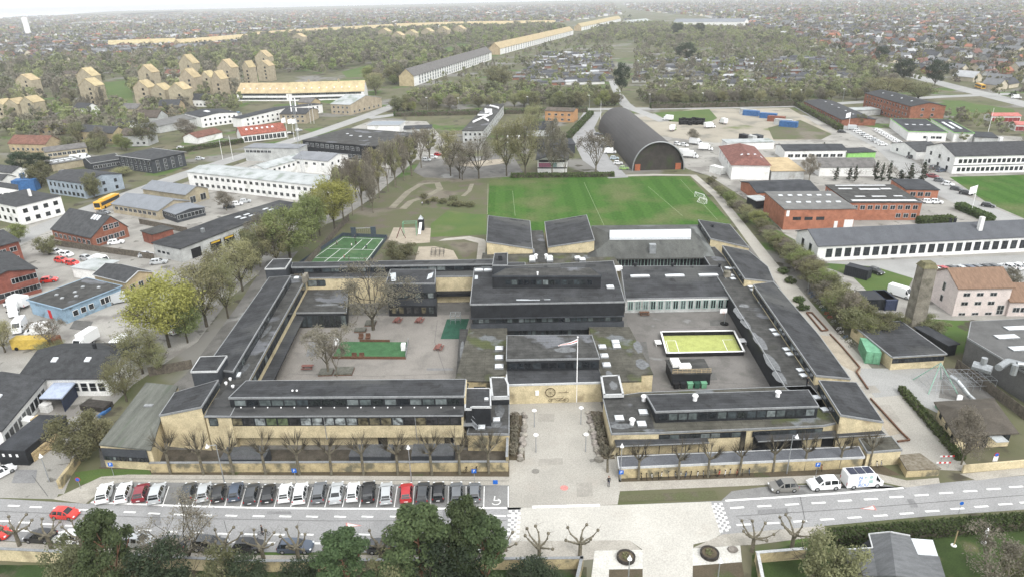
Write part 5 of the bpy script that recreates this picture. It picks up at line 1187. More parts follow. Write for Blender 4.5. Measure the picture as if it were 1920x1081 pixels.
# swings, slide tower, climbing frames
t=thing('swing_frame','red and dark steel swing frame in the sand area','swing',W(758,445)[:]); p=W(752,447); q=MB().use(mat('dark_red_steel',(.12,.03,.035),.1,2,.6))
for a,b in(((-1.4,0,0),(0,0,3.4)),((1.4,0,0),(0,0,3.4)),((-1.4,1.6,0),(0,1.6,3.4)),((0,0,3.4),(0,1.6,3.4))): q.tube(p+Vector(a),p+Vector(b),.09,.09,5)
q.build('frame',None,t); q=MB().use(greenm)
for a,b in(((.4,2.2,0),(.4,2.2,4)),((4.4,2.2,0),(4.4,2.2,4)),((.4,2.2,4),(4.4,2.2,4)),((.4,4.2,0),(.4,4.2,4)),((4.4,4.2,0),(4.4,4.2,4)),((.4,4.2,4),(4.4,4.2,4)),((.4,2.2,4),(.4,4.2,4)),((4.4,2.2,4),(4.4,4.2,4))): q.tube(p+Vector(a),p+Vector(b),.09,.09,5)
q.build('climbing_bars',None,t)
t=thing('slide_tower','dark play tower with a long white slide in the sand area','slide',W(790,440)[:]); p=W(790,433); q=MB().use(blk)
q.box(p+Vector((0,1,1.8)),(1.7,1.7,3.6)); q.build('tower',None,t); q=MB().use(metal); q.tube(p+Vector((0,1,3.6)),p+Vector((0,1,4.8)),1.1,.05,4,True); q.build('roof',None,t); q=MB().use(whitem); a=p+Vector((0,.1,2.6)); b=p+Vector((-.1,-4.2,.3)); q.prism([a+Vector((-.4,0,.1)),b+Vector((-.4,0,.1)),b+Vector((.4,0,.1)),a+Vector((.4,0,.1))],[a+Vector((-.4,0,0)),b+Vector((-.4,0,0)),b+Vector((.4,0,0)),a+Vector((.4,0,0))]); q.build('chute',None,t)
def frame_box(name,label,px,size,m,nx,ny,nz,r=.04):
    p=W(*px); t=thing(name,label,'climbing frame',p[:]); q=MB().use(m); X,Y,Zz=size
    for i in range(nx+1):
        for j in range(ny+1): q.tube(p+Vector((X*i/nx-X/2,Y*j/ny,0)),p+Vector((X*i/nx-X/2,Y*j/ny,Zz)),r,r,4)
    for k in range(1,nz+1):
        for i in range(nx+1): q.tube(p+Vector((X*i/nx-X/2,0,Zz*k/nz)),p+Vector((X*i/nx-X/2,Y,Zz*k/nz)),r,r,4)
        for j in range(ny+1): q.tube(p+Vector((-X/2,Y*j/ny,Zz*k/nz)),p+Vector((X/2,Y*j/ny,Zz*k/nz)),r,r,4)
    q.build('bars',None,t); return t
frame_box('climbing_frame','small white bar climbing frame on the dark green mat','852,607'.split(',') and (854,607),(2.2,1.8,2.1),steel,2,2,2)
frame_box('climbing_frame','dark octagonal climbing bars in the round sand pit',(820,482),(3.5,3,1.7),blk,3,2,2)
frame_box('climbing_frame','green and silver bar climbing frame beside the slides on the right playground',(1830,733),(6.5,4,2.2),steel,5,3,2,.035)
t=thing('rope_pyramid','tall rope climbing pyramid with green masts on the right playground','climbing frame',W(1768,735)[:]); p=W(1768,738); q=MB().use(mat('pale_green_steel',(.25,.4,.33),.1,2,.5))
ap=p+Vector((0,2.5,4.9))
for a in((-2.6,0),(2.6,0),(-2.6,5),(2.6,5)): q.tube(p+Vector((a[0],a[1],0)),ap,.1,.08,6)
q.build('mast',None,t); q=MB().use(steel)
for k in range(1,7):
    f=k/7; c4=[(p+Vector((a[0],a[1],0))).lerp(ap,f) for a in((-2.6,0),(2.6,0),(2.6,5),(-2.6,5))]
    for i in range(4): q.tube(c4[i],c4[(i+1)%4],.025,.025,3)
for a in((-1.3,0),(0,0),(1.3,0),(-2.6,2.5),(2.6,2.5)): q.tube(p+Vector((a[0],a[1],0)),ap,.025,.025,3)
q.build('net',None,t); q=MB().use(metal)
pts=[Vector((.4,0,3.6)),Vector((1.1,-1.0,3.3)),Vector((1.7,-2.0,2.5)),Vector((2.4,-2.8,1.5)),Vector((3.2,-3.2,.8))]
for a,b in zip(pts,pts[1:]): q.tube(p+a,p+b,.4,.4,10)
q.build('tube_slide',None,t); q=MB().use(whitem); q.tube(p+Vector((.5,-3.5,1.8)),p+Vector((-.6,-5,.7)),.42,.42,10); q.build('tunnel',None,t)
q=MB().use(greenm); q.box(p+Vector((-3.2,-4.6,.35)),(1.2,1.2,.7)); q.build('platform',None,t)
def picnic(px,rz,label,m=None):
    p=W(*px); t=thing('picnic_table',label,'picnic table',p[:],rz); m=m or mat('red_brown_timber',(.2,.09,.075),.15,2,.8)
    def bb(n,c,s): q=MB().use(m); q.box(c,s); o=q.build(n); o.parent=t
    bb('table_top',(0,0,.75),(2.2,.8,.06)); bb('seat',(0,-.75,.45),(2.2,.3,.06)); bb('seat',(0,.75,.45),(2.2,.3,.06))
    for x in(-.8,.8): bb('leg',(x,0,.38),(.1,1.5,.08)); bb('leg',(x,-.3,.37),(.1,.08,.72)); bb('leg',(x,.3,.37),(.1,.08,.72))
picnic((746,603),R(80),'red-brown picnic table left of two in front of the black block'); picnic((787,603),R(80),'red-brown picnic table right of two in front of the black block'); picnic((823,654),R(80),'red-brown picnic table near the turf pitch corner'); picnic((1208,590),0,'dark bench table against the hall in the right courtyard',wood); picnic((577,691),0,'red-brown bench table at the left side of the courtyard')
for (x,y),l,s in(((612,699),'near left',(2.6,2.2,.5)),((646,697),'near right',(3.4,2.6,.5)),((676,620),'far left',(2.4,1.6,.5)),((695,607),'far right',(2.2,2.2,.5))): p=W(x,y); t=thing('timber_deck',f'{l} of the low grey timber decks round the courtyard trees','deck',p[:]); q=MB().use(mat('grey_timber',(.13,.13,.11),.15,1.5,.9)); q.box(p+Z3*.25,s); q.build('deck_boards',None,t); q=MB().use(wood); q.box(p+Z3*.1,(s[0]+.1,s[1]+.1,.2)); q.build('kick_board',None,t)
for i,(x,y) in enumerate(((677,634),(690,634),(664,671),(678,671))): p=W(x,y); t=thing('lounge_seat',f'brown timber lounge seat, {ORD[i]} of four at the edges of the turf pitch','seat',p[:]); q=MB().use(wood); q.box(p+Z3*.35,(1.0,.9,.1)); q.box(p+Vector((0,.5,.7)),(1.0,.1,.7)); q.build('seat',None,t); q=MB().use(wood); q.box(p+Z3*.15,(.9,.7,.28)); q.build('base',None,t)
# shed with bins in the right courtyard
p=W(1295,722); t=thing('storage_shed','dark timber shed with a grey roof and railings in the right courtyard','shed',p[:]); q=MB().use(blk); q.box(p+Vector((0,2.6,1.2)),(7,5,2.4)); q.build('wall',None,t); q=MB().use(felt2); q.box(p+Vector((0,2.6,2.5)),(7.3,5.4,.2)); q.build('roof',None,t)
q=MB().use(pale_wood)
for i in range(9): q.tube(p+Vector((-3.5+i*.87,0,2.6)),p+Vector((-3.5+i*.87,0,3.5)),.03,.03,4)
for z in(2.8,3.1,3.45): q.tube(p+Vector((-3.5,0,z)),p+Vector((3.5,0,z)),.04,.04,4)
q.build('railing',None,t); q=MB().use(wht); q.box(p+Vector((-2.2,3.4,2.95)),(1.6,2.6,.6)); q.box(p+Vector((-.8,2.2,2.9)),(2.2,1.4,.5)); q.build('stored_items',None,t)
for i,(c,l) in enumerate(((blackm,'black'),(blk,'dark grey'),(greenm,'green'),(dgreen_t,'dark green'),(greenm,'olive green'))):
    a=p+Vector((-2.9+i*1.25,-.9,0)); t=thing('wheeled_bin',f'{l} wheeled bin, {ORD[i]} from the left in front of the courtyard shed','bin',a[:],0,'bins in front of the courtyard shed'); q=MB().use(c); q.prism([a+Vector(v) for v in((-.5,-.4,1.1),(.5,-.4,1.1),(.5,.4,1.1),(-.5,.4,1.1))],[a+Vector(v) for v in((-.42,-.33,.1),(.42,-.33,.1),(.42,.33,.1),(-.42,.33,.1))]); q.build('body',None,t); q=MB().use(c); q.box(a+Z3*1.16,(1.1,.9,.1)); q.build('lid',None,t); q=MB().use(tyrem); q.tube(a+Vector((-.45,.3,.1)),a+Vector((.45,.3,.1)),.1,.1,8,True); q.build('wheel',None,t)
p=W(1358,607); t=thing('basketball_hoop','basketball hoop with white backboard at the back of the right courtyard','basketball hoop',p[:]); q=MB().use(steel); q.tube(p,p+Z3*3.2,.07,.07,6); q.build('pole',None,t); q=MB().use(whitem); q.box(p+Vector((-.5,-.1,3.2)),(1.5,.06,1)); q.build('backboard',None,t); q=MB().use(orangem); ring(q,(p.x-.5,p.y-.4,2.9),.23,.02,10); q.build('rim',None,t); q=MB().use(tyrem); q.tube(p,p+Z3*.2,.9,.9,14,True); q.build('base',None,t)
def goal(px,rz,label,s=1):
    p=W(*px); t=thing('football_goal',label,'goal',p[:],rz); q=MB().use(whitem)
    for a,b in(((-2.5,0,0),(-2.5,0,2)),((2.5,0,0),(2.5,0,2)),((-2.5,0,2),(2.5,0,2))): q.tube(Vector(a)*s,Vector(b)*s,.09,.09,5)
    for x in(-2.5,2.5): q.tube(Vector((x,0,2))*s,Vector((x,1.6,0))*s,.05,.05,4); q.tube(Vector((x,0,0))*s,Vector((x,1.6,0))*s,.05,.05,4)
    q.tube(Vector((-2.5,1.6,0))*s,Vector((2.5,1.6,0))*s,.05,.05,4); o=q.build('frame'); o.parent=t
    q=MB().use(whitem)
    for i in range(14): x=-2.5+5*i/13; q.tube(Vector((x,0,2))*s,Vector((x,1.6,0))*s,.012,.012,3)
    for i in range(5): k=i/5; q.tube(Vector((-2.5,1.6*k,2-2*k))*s,Vector((2.5,1.6*k,2-2*k))*s,.012,.012,3)
    o=q.build('net'); o.parent=t
goal((1311,372),R(-62),'white football goal near the right touchline of the football field',.9); goal((1318,380),R(120),'white goal tipped beside the first one on the football field',.7)
# sand bed edging and tyres racks
for a,b,l in(((1502,590),(1553,619),'small grey bed'),):
    P=[W(*c) for c in((1512,587),(1522,587),(1552,620),(1540,621))]; q=MB().use(wood)
    for i in range(4): A,B=P[i],P[(i+1)%4]; q.tube(A+Z3*.25,B+Z3*.25,.18,.18,4)
    o=q.build('bed_edging'); tag(o,'dark timber edging round a narrow gravel bed along the east path','edging')
q=MB().use(wood); pe=[W(*c) for c in((1556,627),(1578,650),(1612,690),(1605,698),(1627,730))]
for a,b in zip(pe,pe[1:]): q.tube(a+Z3*.25,b+Z3*.25,.17,.17,4)
tag(q.build('bed_edging'),'dark timber edging along the sand bed beside the right wing','edging')
q=MB().use(wood); pe=[W(*c) for c in((1632,748),(1690,812),(1705,826),(1682,829))]
for a,b in zip(pe,pe[1:]): q.tube(a+Z3*.25,b+Z3*.25,.17,.17,4)
tag(q.build('bed_edging'),'dark timber edging near the corner unit at the end of the path','edging')
# people
skin=mat('skin',(.5,.33,.25),.05,3,.6,fine=False); hairm=mat('dark_hair',(.04,.03,.025),.1,3,.8,fine=False)
def person(px,rz,label,top,legs,pose='stand',h=1.78,hair=None,arms=None):
    p=W(*px,0); root=thing('person',label,'person',(p.x,p.y,.045),rz)
    V=[];E_=[];Rr=[]
    def vv(c,r): V.append(c);Rr.append(r);return len(V)-1
    def chain(i,pts):
        for c,r in pts: j=vv(c,r);E_.append((i,j));i=j
        return i
    st=.12 if pose=='stand' else .32
    pel=vv((0,0,.95),.145); ch=chain(pel,[((0,0,1.12),.13),((0,0,1.3),.155),((0,0,1.43),.12),((0,0,1.52),.055),((0,.0,1.58),.06),((0,-.01,1.66),.098),((0,0,1.73),.085)])
    for s,k in((-1,1),(1,-1)):
        f=.0 if pose=='stand' else k*st
        chain(pel,[((s*.1,0,.88),.1),((s*.11,-f*.5-.02,.5),.06),((s*.11,-f*.5+abs(f)*.3,.12),.042),((s*.11,-f*.5+abs(f)*.3-.02,.05),.045),((s*.12,-f*.5+abs(f)*.3-.17,.035),.035)])
        a=arms or ('down' if pose=='stand' else 'swing'); ay=0 if a=='down' else -.18*k
        if a=='pocket': el,wr=(s*.3,.03,1.15),(s*.2,-.14,1.0)
        else: el,wr=(s*.27,ay*.4,1.14),(s*.28,ay-.05,.9)
        w_=chain(3,[((s*.19,0,1.42),.065),(el,.045),(wr,.03),((wr[0],wr[1]-.02,wr[2]-.07),.033)])
        for q_ in range(4): chain(w_,[((wr[0]+s*.0,wr[1]-.05+.024*q_,wr[2]-.125-.006*(1.5-abs(q_-1.5))),.0085),((wr[0]-s*.015,wr[1]-.05+.024*q_,wr[2]-.16-.008*(1.5-abs(q_-1.5))),.008)])
        chain(w_,[((wr[0]-s*.01,wr[1]-.07,wr[2]-.09),.009),((wr[0]-s*.015,wr[1]-.085,wr[2]-.12),.008)])
    me=bpy.data.meshes.new('body'); me.from_pydata(V,E_,[]); o=bpy.data.objects.new('body',me); COL.objects.link(o)
    sk=o.modifiers.new('s','SKIN'); 
    for i,r in enumerate(Rr): me.skin_vertices[0].data[i].radius=(r,r*.8 if i in(0,1,2,3) else r)
    me.skin_vertices[0].data[0].use_root=True
    o.modifiers.new('ss','SUBSURF').levels=1
    dg=bpy.context.evaluated_depsgraph_get(); m2=bpy.data.meshes.new_from_object(o.evaluated_get(dg)); bpy.data.objects.remove(o)
    m2.materials.clear()
    for m in(top,legs,skin,blackm,hair or hairm): m2.materials.append(m)
    for f in m2.polygons:
        c=f.center; z=c.z; x=abs(c.x); k=0
        if z>1.5: k=4 if (z>1.7 or c.y>.03) else 2
        elif z<.09: k=3
        elif x>.17 and z<.93 and z>.65: k=2
        elif z<.98 and x<.24: k=1
        f.material_index=k; f.use_smooth=True
    o=bpy.data.objects.new('body',m2); COL.objects.link(o); o.parent=root; sc=h/1.8; o.scale=(sc,sc,sc)
    q=MB().use(skin); q.tube((0,-.1,1.64),(0,-.135,1.615),.012,.02,5,True); f=q.build('nose'); f.parent=o
    q=MB().use(hair or hairm); q.ball((0,.02,1.72),.105,8,.75); f=q.build('hair'); f.parent=o
    for s in(-1,1): q=MB().use(blackm); q.ball((s*.035,-.093,1.665),.013,6); f=q.build('eye'); f.parent=o
    return root
cl=lambda n,c: mat('cloth_'+n,c,.1,4,.9,fine=False)
person((1141,911),R(20),'person in black jacket and dark jeans standing at the corner of the plaza',cl('black',(.015,.015,.018)),cl('denim',(.03,.04,.065)),arms='pocket',h=1.85,hair=mat('fair_hair',(.2,.1,.06),.1,3,.8,fine=False))
for i,(x,y,c,cn,rz) in enumerate(((660,465,(.7,.7,.7),'white',60),(668,461,(.03,.03,.04),'black',150),(666,450,(.05,.05,.06),'dark grey',10),(687,468,(.03,.06,.09),'dark blue',200),(646,487,(.35,.04,.04),'red',90),(655,489,(.05,.05,.05),'charcoal',270),(632,460,(.3,.25,.25),'beige',120))): person((x,y),R(rz),f'person in a {cn} top playing on the green multi-sport court',cl(cn.replace(' ','_'),c),cl('dark',(.02,.02,.025)),'walk',1.6)
person((792,386),R(40),'person in a pale jacket on the playground track, left of two',cl('pale',(.5,.5,.55)),cl('dark',(.02,.02,.025)),'walk',1.6); person((803,385),R(200),'person in dark clothes on the playground track, right of two',cl('black',(.015,.015,.018)),cl('dark',(.02,.02,.025)),'stand',1.6)
person((1511,718),R(90),'person in dark clothes standing by the skylights on the right wing roof',cl('black',(.015,.015,.018)),cl('dark',(.02,.02,.025)),'stand',1.8).location=W(1512,722,4.05)
# cyclist: bicycle and rider
hd=heading((480,1001),(520,1001.5)); pb=W(496,1003); o=place(BK[0],(pb.x,pb.y,.05),hd,1,'black bicycle ridden along the main street','bicycle'); o.name='bicycle'
rider=person((496,1003),hd+R(90),'person in black riding a bicycle along the main street',cl('black',(.015,.015,.018)),cl('dark',(.02,.02,.025)),'walk',1.75); rider.location=(pb.x-.2*math.cos(hd),pb.y-.2*math.sin(hd),.12)
# trees: prototypes
TP={}
def proto(k):
    if k in TP: return TP[k]
    S={
     'yellow':('round',14,6.2,1,lf_yel,bark,14000,.22,.28,70),
     'green':('round',13,5.6,2,lf_grn,bark,12000,.22,.25,60),
     'bud':('round',13,5.2,3,lf_bud,bark,8000,.17,.22,60),
     'bud2':('round',12,5.0,13,lf_brn,barkl,6500,.2,.2,40),
     'bare':('wispy',13,5.0,4,lf_brn,bark,5200,.16,.25,0),
     'bare2':('wispy',12,4.2,5,lf_brn,barkl,3000,.2,.3,0),
     'rowbare':('tall',15,3.2,6,lf_bud,barkl,5200,.2,.25,36),
     'pine':('pine',12,3.9,7,lf_pin,barkp,15000,.19,.34,30),
     'fir':('cone',12,3.4,8,lf_drk,bark,5000,.36,.1,60),
     'darkround':('round',10,4.4,9,lf_drk,bark,8000,.2,.15,40),
     'ivy':('cone',9,1.3,10,lf_drk,bark,1500,.3,.1,26),
     'poplar':('tall',20,2.2,11,lf_brn,barkl,2600,.34,.1,36),
     'olive':('round',9,4.2,12,lf_bsh,bark,7500,.2,.08,46)}[k]
    t=tree_proto('tree',S[0],S[1],S[2],S[3],S[4],S[5],S[6],S[7],S[8],S[9],lv=3 if k in('bare','bare2') else 2); freeze(t); TP[k]=(t,S[1],S[2]*2); return TP[k]
NT={}
def tree(k,bx,by,ty,label,wpx=None,group=None,cat='tree',name='tree'):
    pr,h0,w0=proto(k); p=W(bx,by); lo,hi=.5,45
    for _ in range(30):
        m=(lo+hi)/2
        if PXY((p.x,p.y,m))[1]>ty: lo=m
        else: hi=m
    s=lo/h0*.97; sx=s
    if wpx:
        q=PXY((p.x+1,p.y,lo/2)); q0=PXY((p.x,p.y,lo/2)); sx=wpx/(q[0]-q0[0])/w0
    o=place(pr,(p.x,p.y,0),random.uniform(0,6.28),(sx,sx,s),label,cat,group); o.name=name; return o
# pollards in front of the left wall and right wall
def pollard(seed,kind):
    g=random.Random(seed); t=thing('pollard_tree',None,None); q=MB().use(barkl)
    if kind=='brush':
        q.tube((0,0,-.1),(g.uniform(-.1,.1),0,2.9),.2,.16,7); top=Vector((0,0,2.9)); tw=MB().use(MT['bark'])
        for i in range(7):
            a=i*.9+g.random(); r=g.uniform(.5,1.2); e=top+Vector((math.cos(a)*r,math.sin(a)*r,g.uniform(.6,1.6))); q.tube(top,e,.1,.07,5); q.ball(e,.13,6)
            for j in range(24):
                d=Vector((math.cos(a)+g.uniform(-.9,.9),math.sin(a)+g.uniform(-.9,.9),g.uniform(.6,2.4))).normalized(); tw.tube(e,e+d*g.uniform(.9,1.9),.022,.008,3)
    else:
        q.tube((0,0,-.1),(g.uniform(-.2,.2),g.uniform(-.1,.1),1.9),.24,.2,7); top=Vector((0,0,1.9)); tw=MB().use(MT['bark'])
        for i in range(6):
            a=i*1.05+g.random()*.5; e=top
            d=Vector((math.cos(a),math.sin(a),g.uniform(.3,.9))).normalized()
            for k in range(3):
                e2=e+d*g.uniform(.6,.95); q.tube(e,e2,.14-.03*k,.11-.03*k,5); q.ball(e2,.15-.02*k,6); e=e2; d=(d+Vector((g.uniform(-.5,.5),g.uniform(-.5,.5),g.uniform(-.1,.7)))).normalized()
            q.ball(e,.2,6)
            for j in range(4): tw.tube(e,e+Vector((g.uniform(-1,1),g.uniform(-1,1),g.uniform(.2,1.4))).normalized()*g.uniform(.4,1.1),.018,.006,3)
    q.build('trunk',None,t); tw.build('twigs',None,t); freeze(t); return t
PB=[pollard(i,'brush') for i in range(3)]; PK=[pollard(10+i,'knob') for i in range(3)]
for i,(x,y) in enumerate(((320,887),(382,889),(438,889),(499,889),(562,890),(622,890),(682,890),(746,889),(810,889),(862,888),(917,887))):
    o=place(PB[i%3],W(x,y),i*1.3,(1.15,1.15,1.3),f'pollarded tree, {ORD[i]} from the left in front of the long front wall','tree','pollarded trees along the left front wall'); o.name='pollard_tree'
for i,(x,y) in enumerate(((1139,884),(1197,898),(1272,896),(1327,894),(1386,890),(1449,884),(1507,880),(1572,877),(1629,874))):
    o=place(PB[(i+1)%3],W(x,y),i*1.7,(1.0,1.0,1.12 if i else .8),f'pollarded tree, {ORD[i]} from the left in front of the low bicycle shed wall','tree','pollarded trees along the right front wall'); o.name='pollard_tree'
for i,(x,y) in enumerate(((37,1022),(97,1028),(157,1032),(425,1048),(495,1050),(560,1050),(715,1050),(939,1050),(1011,1049),(1087,1044),(1410,1033),(1484,1027))):
    o=place(PK[i%3],W(x,y),i*2.1,1.15,f'knobbly bare pollarded tree, {ORD[i]} from the left on the near pavement','tree','knobbly pollards on the near pavement'); o.name='pollard_tree'
# pines and garden trees at the bottom edge
for k,bx,by,ty,w_,lab in(('pine',795,1125,944,150,'tall orange-trunked pine, leftmost of the three pines left of the paved crossing'),('pine',878,1118,926,105,'tall slender pine in the middle of the three pines by the crossing'),('pine',912,1128,962,120,'wide pine, rightmost of the three pines by the crossing'),
  ('pine',235,1140,950,110,'bushy pine standing in front of the bottom left parked cars'),('darkround',320,1140,1018,130,'dark rounded evergreen right of the bushy left pine'),('olive',155,1125,1010,110,'dull green shrubby tree left of the bushy left pine'),('darkround',470,1140,1040,90,'dark evergreen in front of the black parked hatchback'),('pine',655,1135,992,125,'low broad pine left of the three tall pines'),('darkround',575,1150,1048,90,'dark low evergreen between the broad pine and the dark hedge trees'),('olive',430,1150,1030,100,'olive-green tree at the bottom edge below the parked cars'),('darkround',860,1150,1010,140,'dark undergrowth tree beneath the slender pine'),('olive',740,1150,1040,110,'olive shrubby tree below the leftmost tall pine'),
  ('bare',360,1062,950,100,'large bare tree with fine twigs among the bottom left pollards'),('olive',1552,1115,1002,120,'olive-green round tree left of the grey-roofed bottom house'),('bare2',1850,1120,1010,100,'pale bare shrub-like tree in the bottom right garden'),('olive',1905,1110,1030,80,'olive shrub tree at the bottom right corner of the garden'),('olive',250,1150,1050,90,'low green garden tree under the bushy left pine'),('darkround',1000,1130,1062,120,'dark green evergreen below the knobbly trees left of the wall')):
    tree(k,bx,by,ty,lab,w_)
hedge('hedge','tall clipped dark green hedge along the near right pavement',(1556,1017),(1940,984),1.6,1.7,n=9000,ls=.2)
hedge('hedge','narrow hedge strip along the gravel beside the right playground',(1690,733),(1800,862),1.2,1.0,n=3000,ls=.22)
# bottom right house
t=thing('house','grey-roofed house with a glass canopy in the bottom right garden','house',base_of((1650,1080),(1720,1080)))
Rg,Lf,Rt=5.4,3.9,3.9
ra,rb_=W(1669,996,Rg),W(1680,1078,Rg)
def slabp(pts,m,name):
    q=MB().use(m); P=ccw(pts); q.prism(P,[p-Z3*.2 for p in P]); return q.build(name,None,t)
rh=mat('roof_bitumen_grey',(.13,.135,.14),.1,.5,.9,stretch=(1,4,1))
slabp([W(1629,1000,4.2),ra,rb_,W(1645,1078,4.2),W(1592,1080,3.6),W(1586,1029,3.6),W(1636,1026,4.1)],rh,'roof'); slabp([ra,W(1706,1003,4.4),W(1722,1040,4.3),W(1761,1042,3.7),W(1775,1088,3.7),rb_],rh,'roof')
q=MB().use(blk); bp=ccw([W(*c) for c in((1634,1004,3.6),(1700,1006,3.6),(1755,1046,3.4),(1765,1082,3.4),(1600,1078,3.4),(1594,1034,3.4))]); q.prism([Vector((p.x,p.y,3.3)) for p in bp],[Vector((p.x,p.y,0)) for p in bp]); q.build('wall',None,t)
slabp([W(1708,1008,3.4),W(1749,1011,3.4),W(1759,1041,3.4),W(1718,1038,3.4)],domem,'glass_canopy')
q=MB().use(trimw); a,b,c=W(1629,1000,4.3),W(1669,996,5.5),W(1706,1003,4.5); q.tube(a,b,.1,.1,4); q.tube(b,c,.1,.1,4); q.tube(W(1586,1029,3.7),W(1636,1026,4.2),.1,.1,4); q.tube(W(1636,1026,4.2),a,.1,.1,4); q.build('roof_trim',None,t)
p=W(1844,1018); q=MB().use(whitem); q.tube(p,p+Z3*.3,.3,.3,10,True); q.tube(p+Z3*.2,p+Z3*2.2,.16,.22,8,True); q.tube(p+Z3*2.2,p+Z3*2.6,.22,.02,8,True); tag(q.build('closed_parasol'),'closed white parasol standing on the bottom right lawn','parasol')
p=W(1788,1022); t=thing('garden_post','pale wooden post on a white base on the bottom right lawn','post',p[:]); q=MB().use(pale_wood); q.tube(p,p+Z3*2.4,.08,.08,6); q.build('post',None,t); q=MB().use(whitem); q.tube(p,p+Z3*.1,.35,.35,10,True); q.build('base',None,t)
for (x,y),l in(((690,640),0),): pass
tree('bare',700,618,508,'large bare tree rising in front of the black courtyard block',120); tree('bare2',616,700,612,'bare tree on the timber deck left of the turf pitch',75); tree('bare2',632,706,640,'slim young bare tree beside the near timber deck',30)
# ---------------------------------------------------------------- buildings round the school
FW=[('F',1.0,2.2,12,1.0)]
def W2(s,rows,k,w,h0=.9,dh=2.9,hh=1.3,u=(.04,.96),**o): return [(s,h0+dh*i,h0+dh*i+hh,k,w,u[0],u[1],o) for i in range(rows)]
# left side
bld('workshop_building','long two-storey white building with rows of square windows left of the budding trees','building',(357,352),(604,381),13,6.2,'gx',1.0,wht,greyr,W2('F',2,21,1.5,1.0,2.9,1.25),fm=gwl,sky=())
bld('workshop_building','white rear wing with a grey roof behind the long white building','building',(462,302),(562,304),9,6,'flat',0,gwl,mat('roof_pale_grey',(.2,.21,.225),.08,.2,.8),W2('F',1,7,1.6,3.8,0,1.2,(.02,.5)))
bld('workshop_building','white diagonal link wing with a mossy pale roof behind the long white building','building',(500,340),(585,315),9,5,'gx',1.2,wht,greyr,W2('F',1,9,1.2,3,0,1.1))
bld('workshop_building','white gabled wing with pale grey roof beside the antenna mast','building',(618,328),(655,314),18,5.6,'gy',1.6,wht,MT['roof_pale_grey'],W2('F',2,3,1.3,1,2.6,1.2)+W2('L',1,4,1.4,3.6,0,1.1))
bld('office_building','black-clad two-storey building with white cross windows and a flat roof','building',(571,291),(706,304),(745,246+28),6.8,'flat',0,blk,felt2,[('F',4.2,5.9,11,1.9,.03,.8,{'c':2,'r':2}),('F',.8,2.4,10,1.9,.2,.8,{'c':2,'r':2})],sky=((3,.3,.7,.5,1.2,1),(1,.2,.3,.6,1,1)))
bld('showroom','white building with long red tiled roof and skylights beside the side street','building',(455,268),(538,258),11,3.6,'gx',3.4,wht,redt,W2('F',1,10,1.8,.4,0,2.4),sky=((6,.1,.8,.3,1,.8),))
bld('shed','low white shed with brown-red roof left of the red tiled showroom','shed',(372,270),(418,259),10,3,'gx',2,wht,redb,())
bld('house','dark grey two-storey house with white window frames and white gable near the street bend','house',(228,317),(289,326),(335,309),6.0,'hip',1.6,dgr,tiled,[('F',.6,2.6,7,1.3,.03,.97,{'r':2}),('F',3.4,5.2,7,1.1,.03,.97,{}),('R',.6,5.2,4,1.4,.05,.95,{'r':3})],over=.7,trim=trimw)
bld('house','low dark grey wing with hipped roof left of the dark grey house','house',(175,322),(229,313),12,3.6,'gx',1.4,dgr,tiled,W2('F',1,6,1.6,1,0,1.4),trim=trimw)
bld('office_building','blue-grey two-storey building with dark roof beside the side street','building',(95,363),(163,373),(207,350),5.8,'gx',1.6,bgw,tiled,[('F',3.3,4.8,8,1.0),('F',.6,1.9,8,1.4)]+W2('R',2,3,1.2,.8,2.7,1.3),fm=dgr)
bld('house','white two-storey house with dark roof at the left edge beside the street','house',(-25,408),(42,423),(102,397),6.4,'hip',1.5,wht,tiled,W2('F',2,6,1.4,.9,2.9,1.4)+W2('R',2,4,1.5,.9,2.9,1.4),chim=((.8,.5,.7,2.4),),fm=blk)
bld('house','white gabled house behind the white house at the left edge','house',(-40,398),(42,386),8,6,'gy',2.4,wht,tiled,W2('F',1,3,1.4,4,0,1.4,(.5,.95)),fm=blk)
bld('shed','white gabled shed with blue door at the far left edge','shed',(-40,332),(26,339),(50,330),3.2,'gx',1.8,wht,tiled,[('R',.1,2.4,1,2.4,.3,.7,{'gm':bluem,'name':'door'})])
bld('shed','small white gabled shed beside the blue door shed at the left edge','shed',(-30,350),(8,352),6,3,'gx',1.5,wht,tiled,())
bld('brick_building','red brick workshop with an asymmetric gable and three roof lights beside the street','building',(102,448),(176,465),(264,448),3.2,'gx',4.6,rb,tiled,[('F',.8,2.2,8,1.5),('R',.8,2.4,5,1.6,.1,.9,{}),('R',4.0,5.6,3,1.5,.35,.8,{'r':2})],rf=.62,sky=((3,.65,.85,.5,.8,1.5),))
bld('shed','small red brick shed with dark flat roof beside the brick workshop','shed',(270,453),(290,460),(319,446),3.3,'flat',0,rb,felt2,())
bld('school_building','yellow-walled low building with grey sheet roof beside the yellow bus','building',(214,399),(300,413),(346,392),3.2,'gx',2.0,ochre,MT['roof_smooth_grey'] if 0 else mat('roof_blue_grey',(.19,.205,.225),.06,.3,.7),W2('F',1,9,1.7,1.3,0,1.2)+W2('R',1,3,2,.5,0,2),trim=trimg)
bld('school_building','yellow-walled hall with grey sheet roof behind the low yellow building','building',(272,374),(352,386),(387,372),4,'gx',1.9,ochre,MT['roof_blue_grey'],W2('R',1,2,2.4,.4,0,2.4),trim=trimg)
bld('school_building','low annex with white window strip and grey roof at the corner of the yellow building','building',(303,408),(333,418),(373,400),2.8,'gx',.8,dgr,MT['roof_blue_grey'],W2('F',1,5,1.3,1.5,0,1)+W2('R',1,7,1.5,.9,0,1.5))
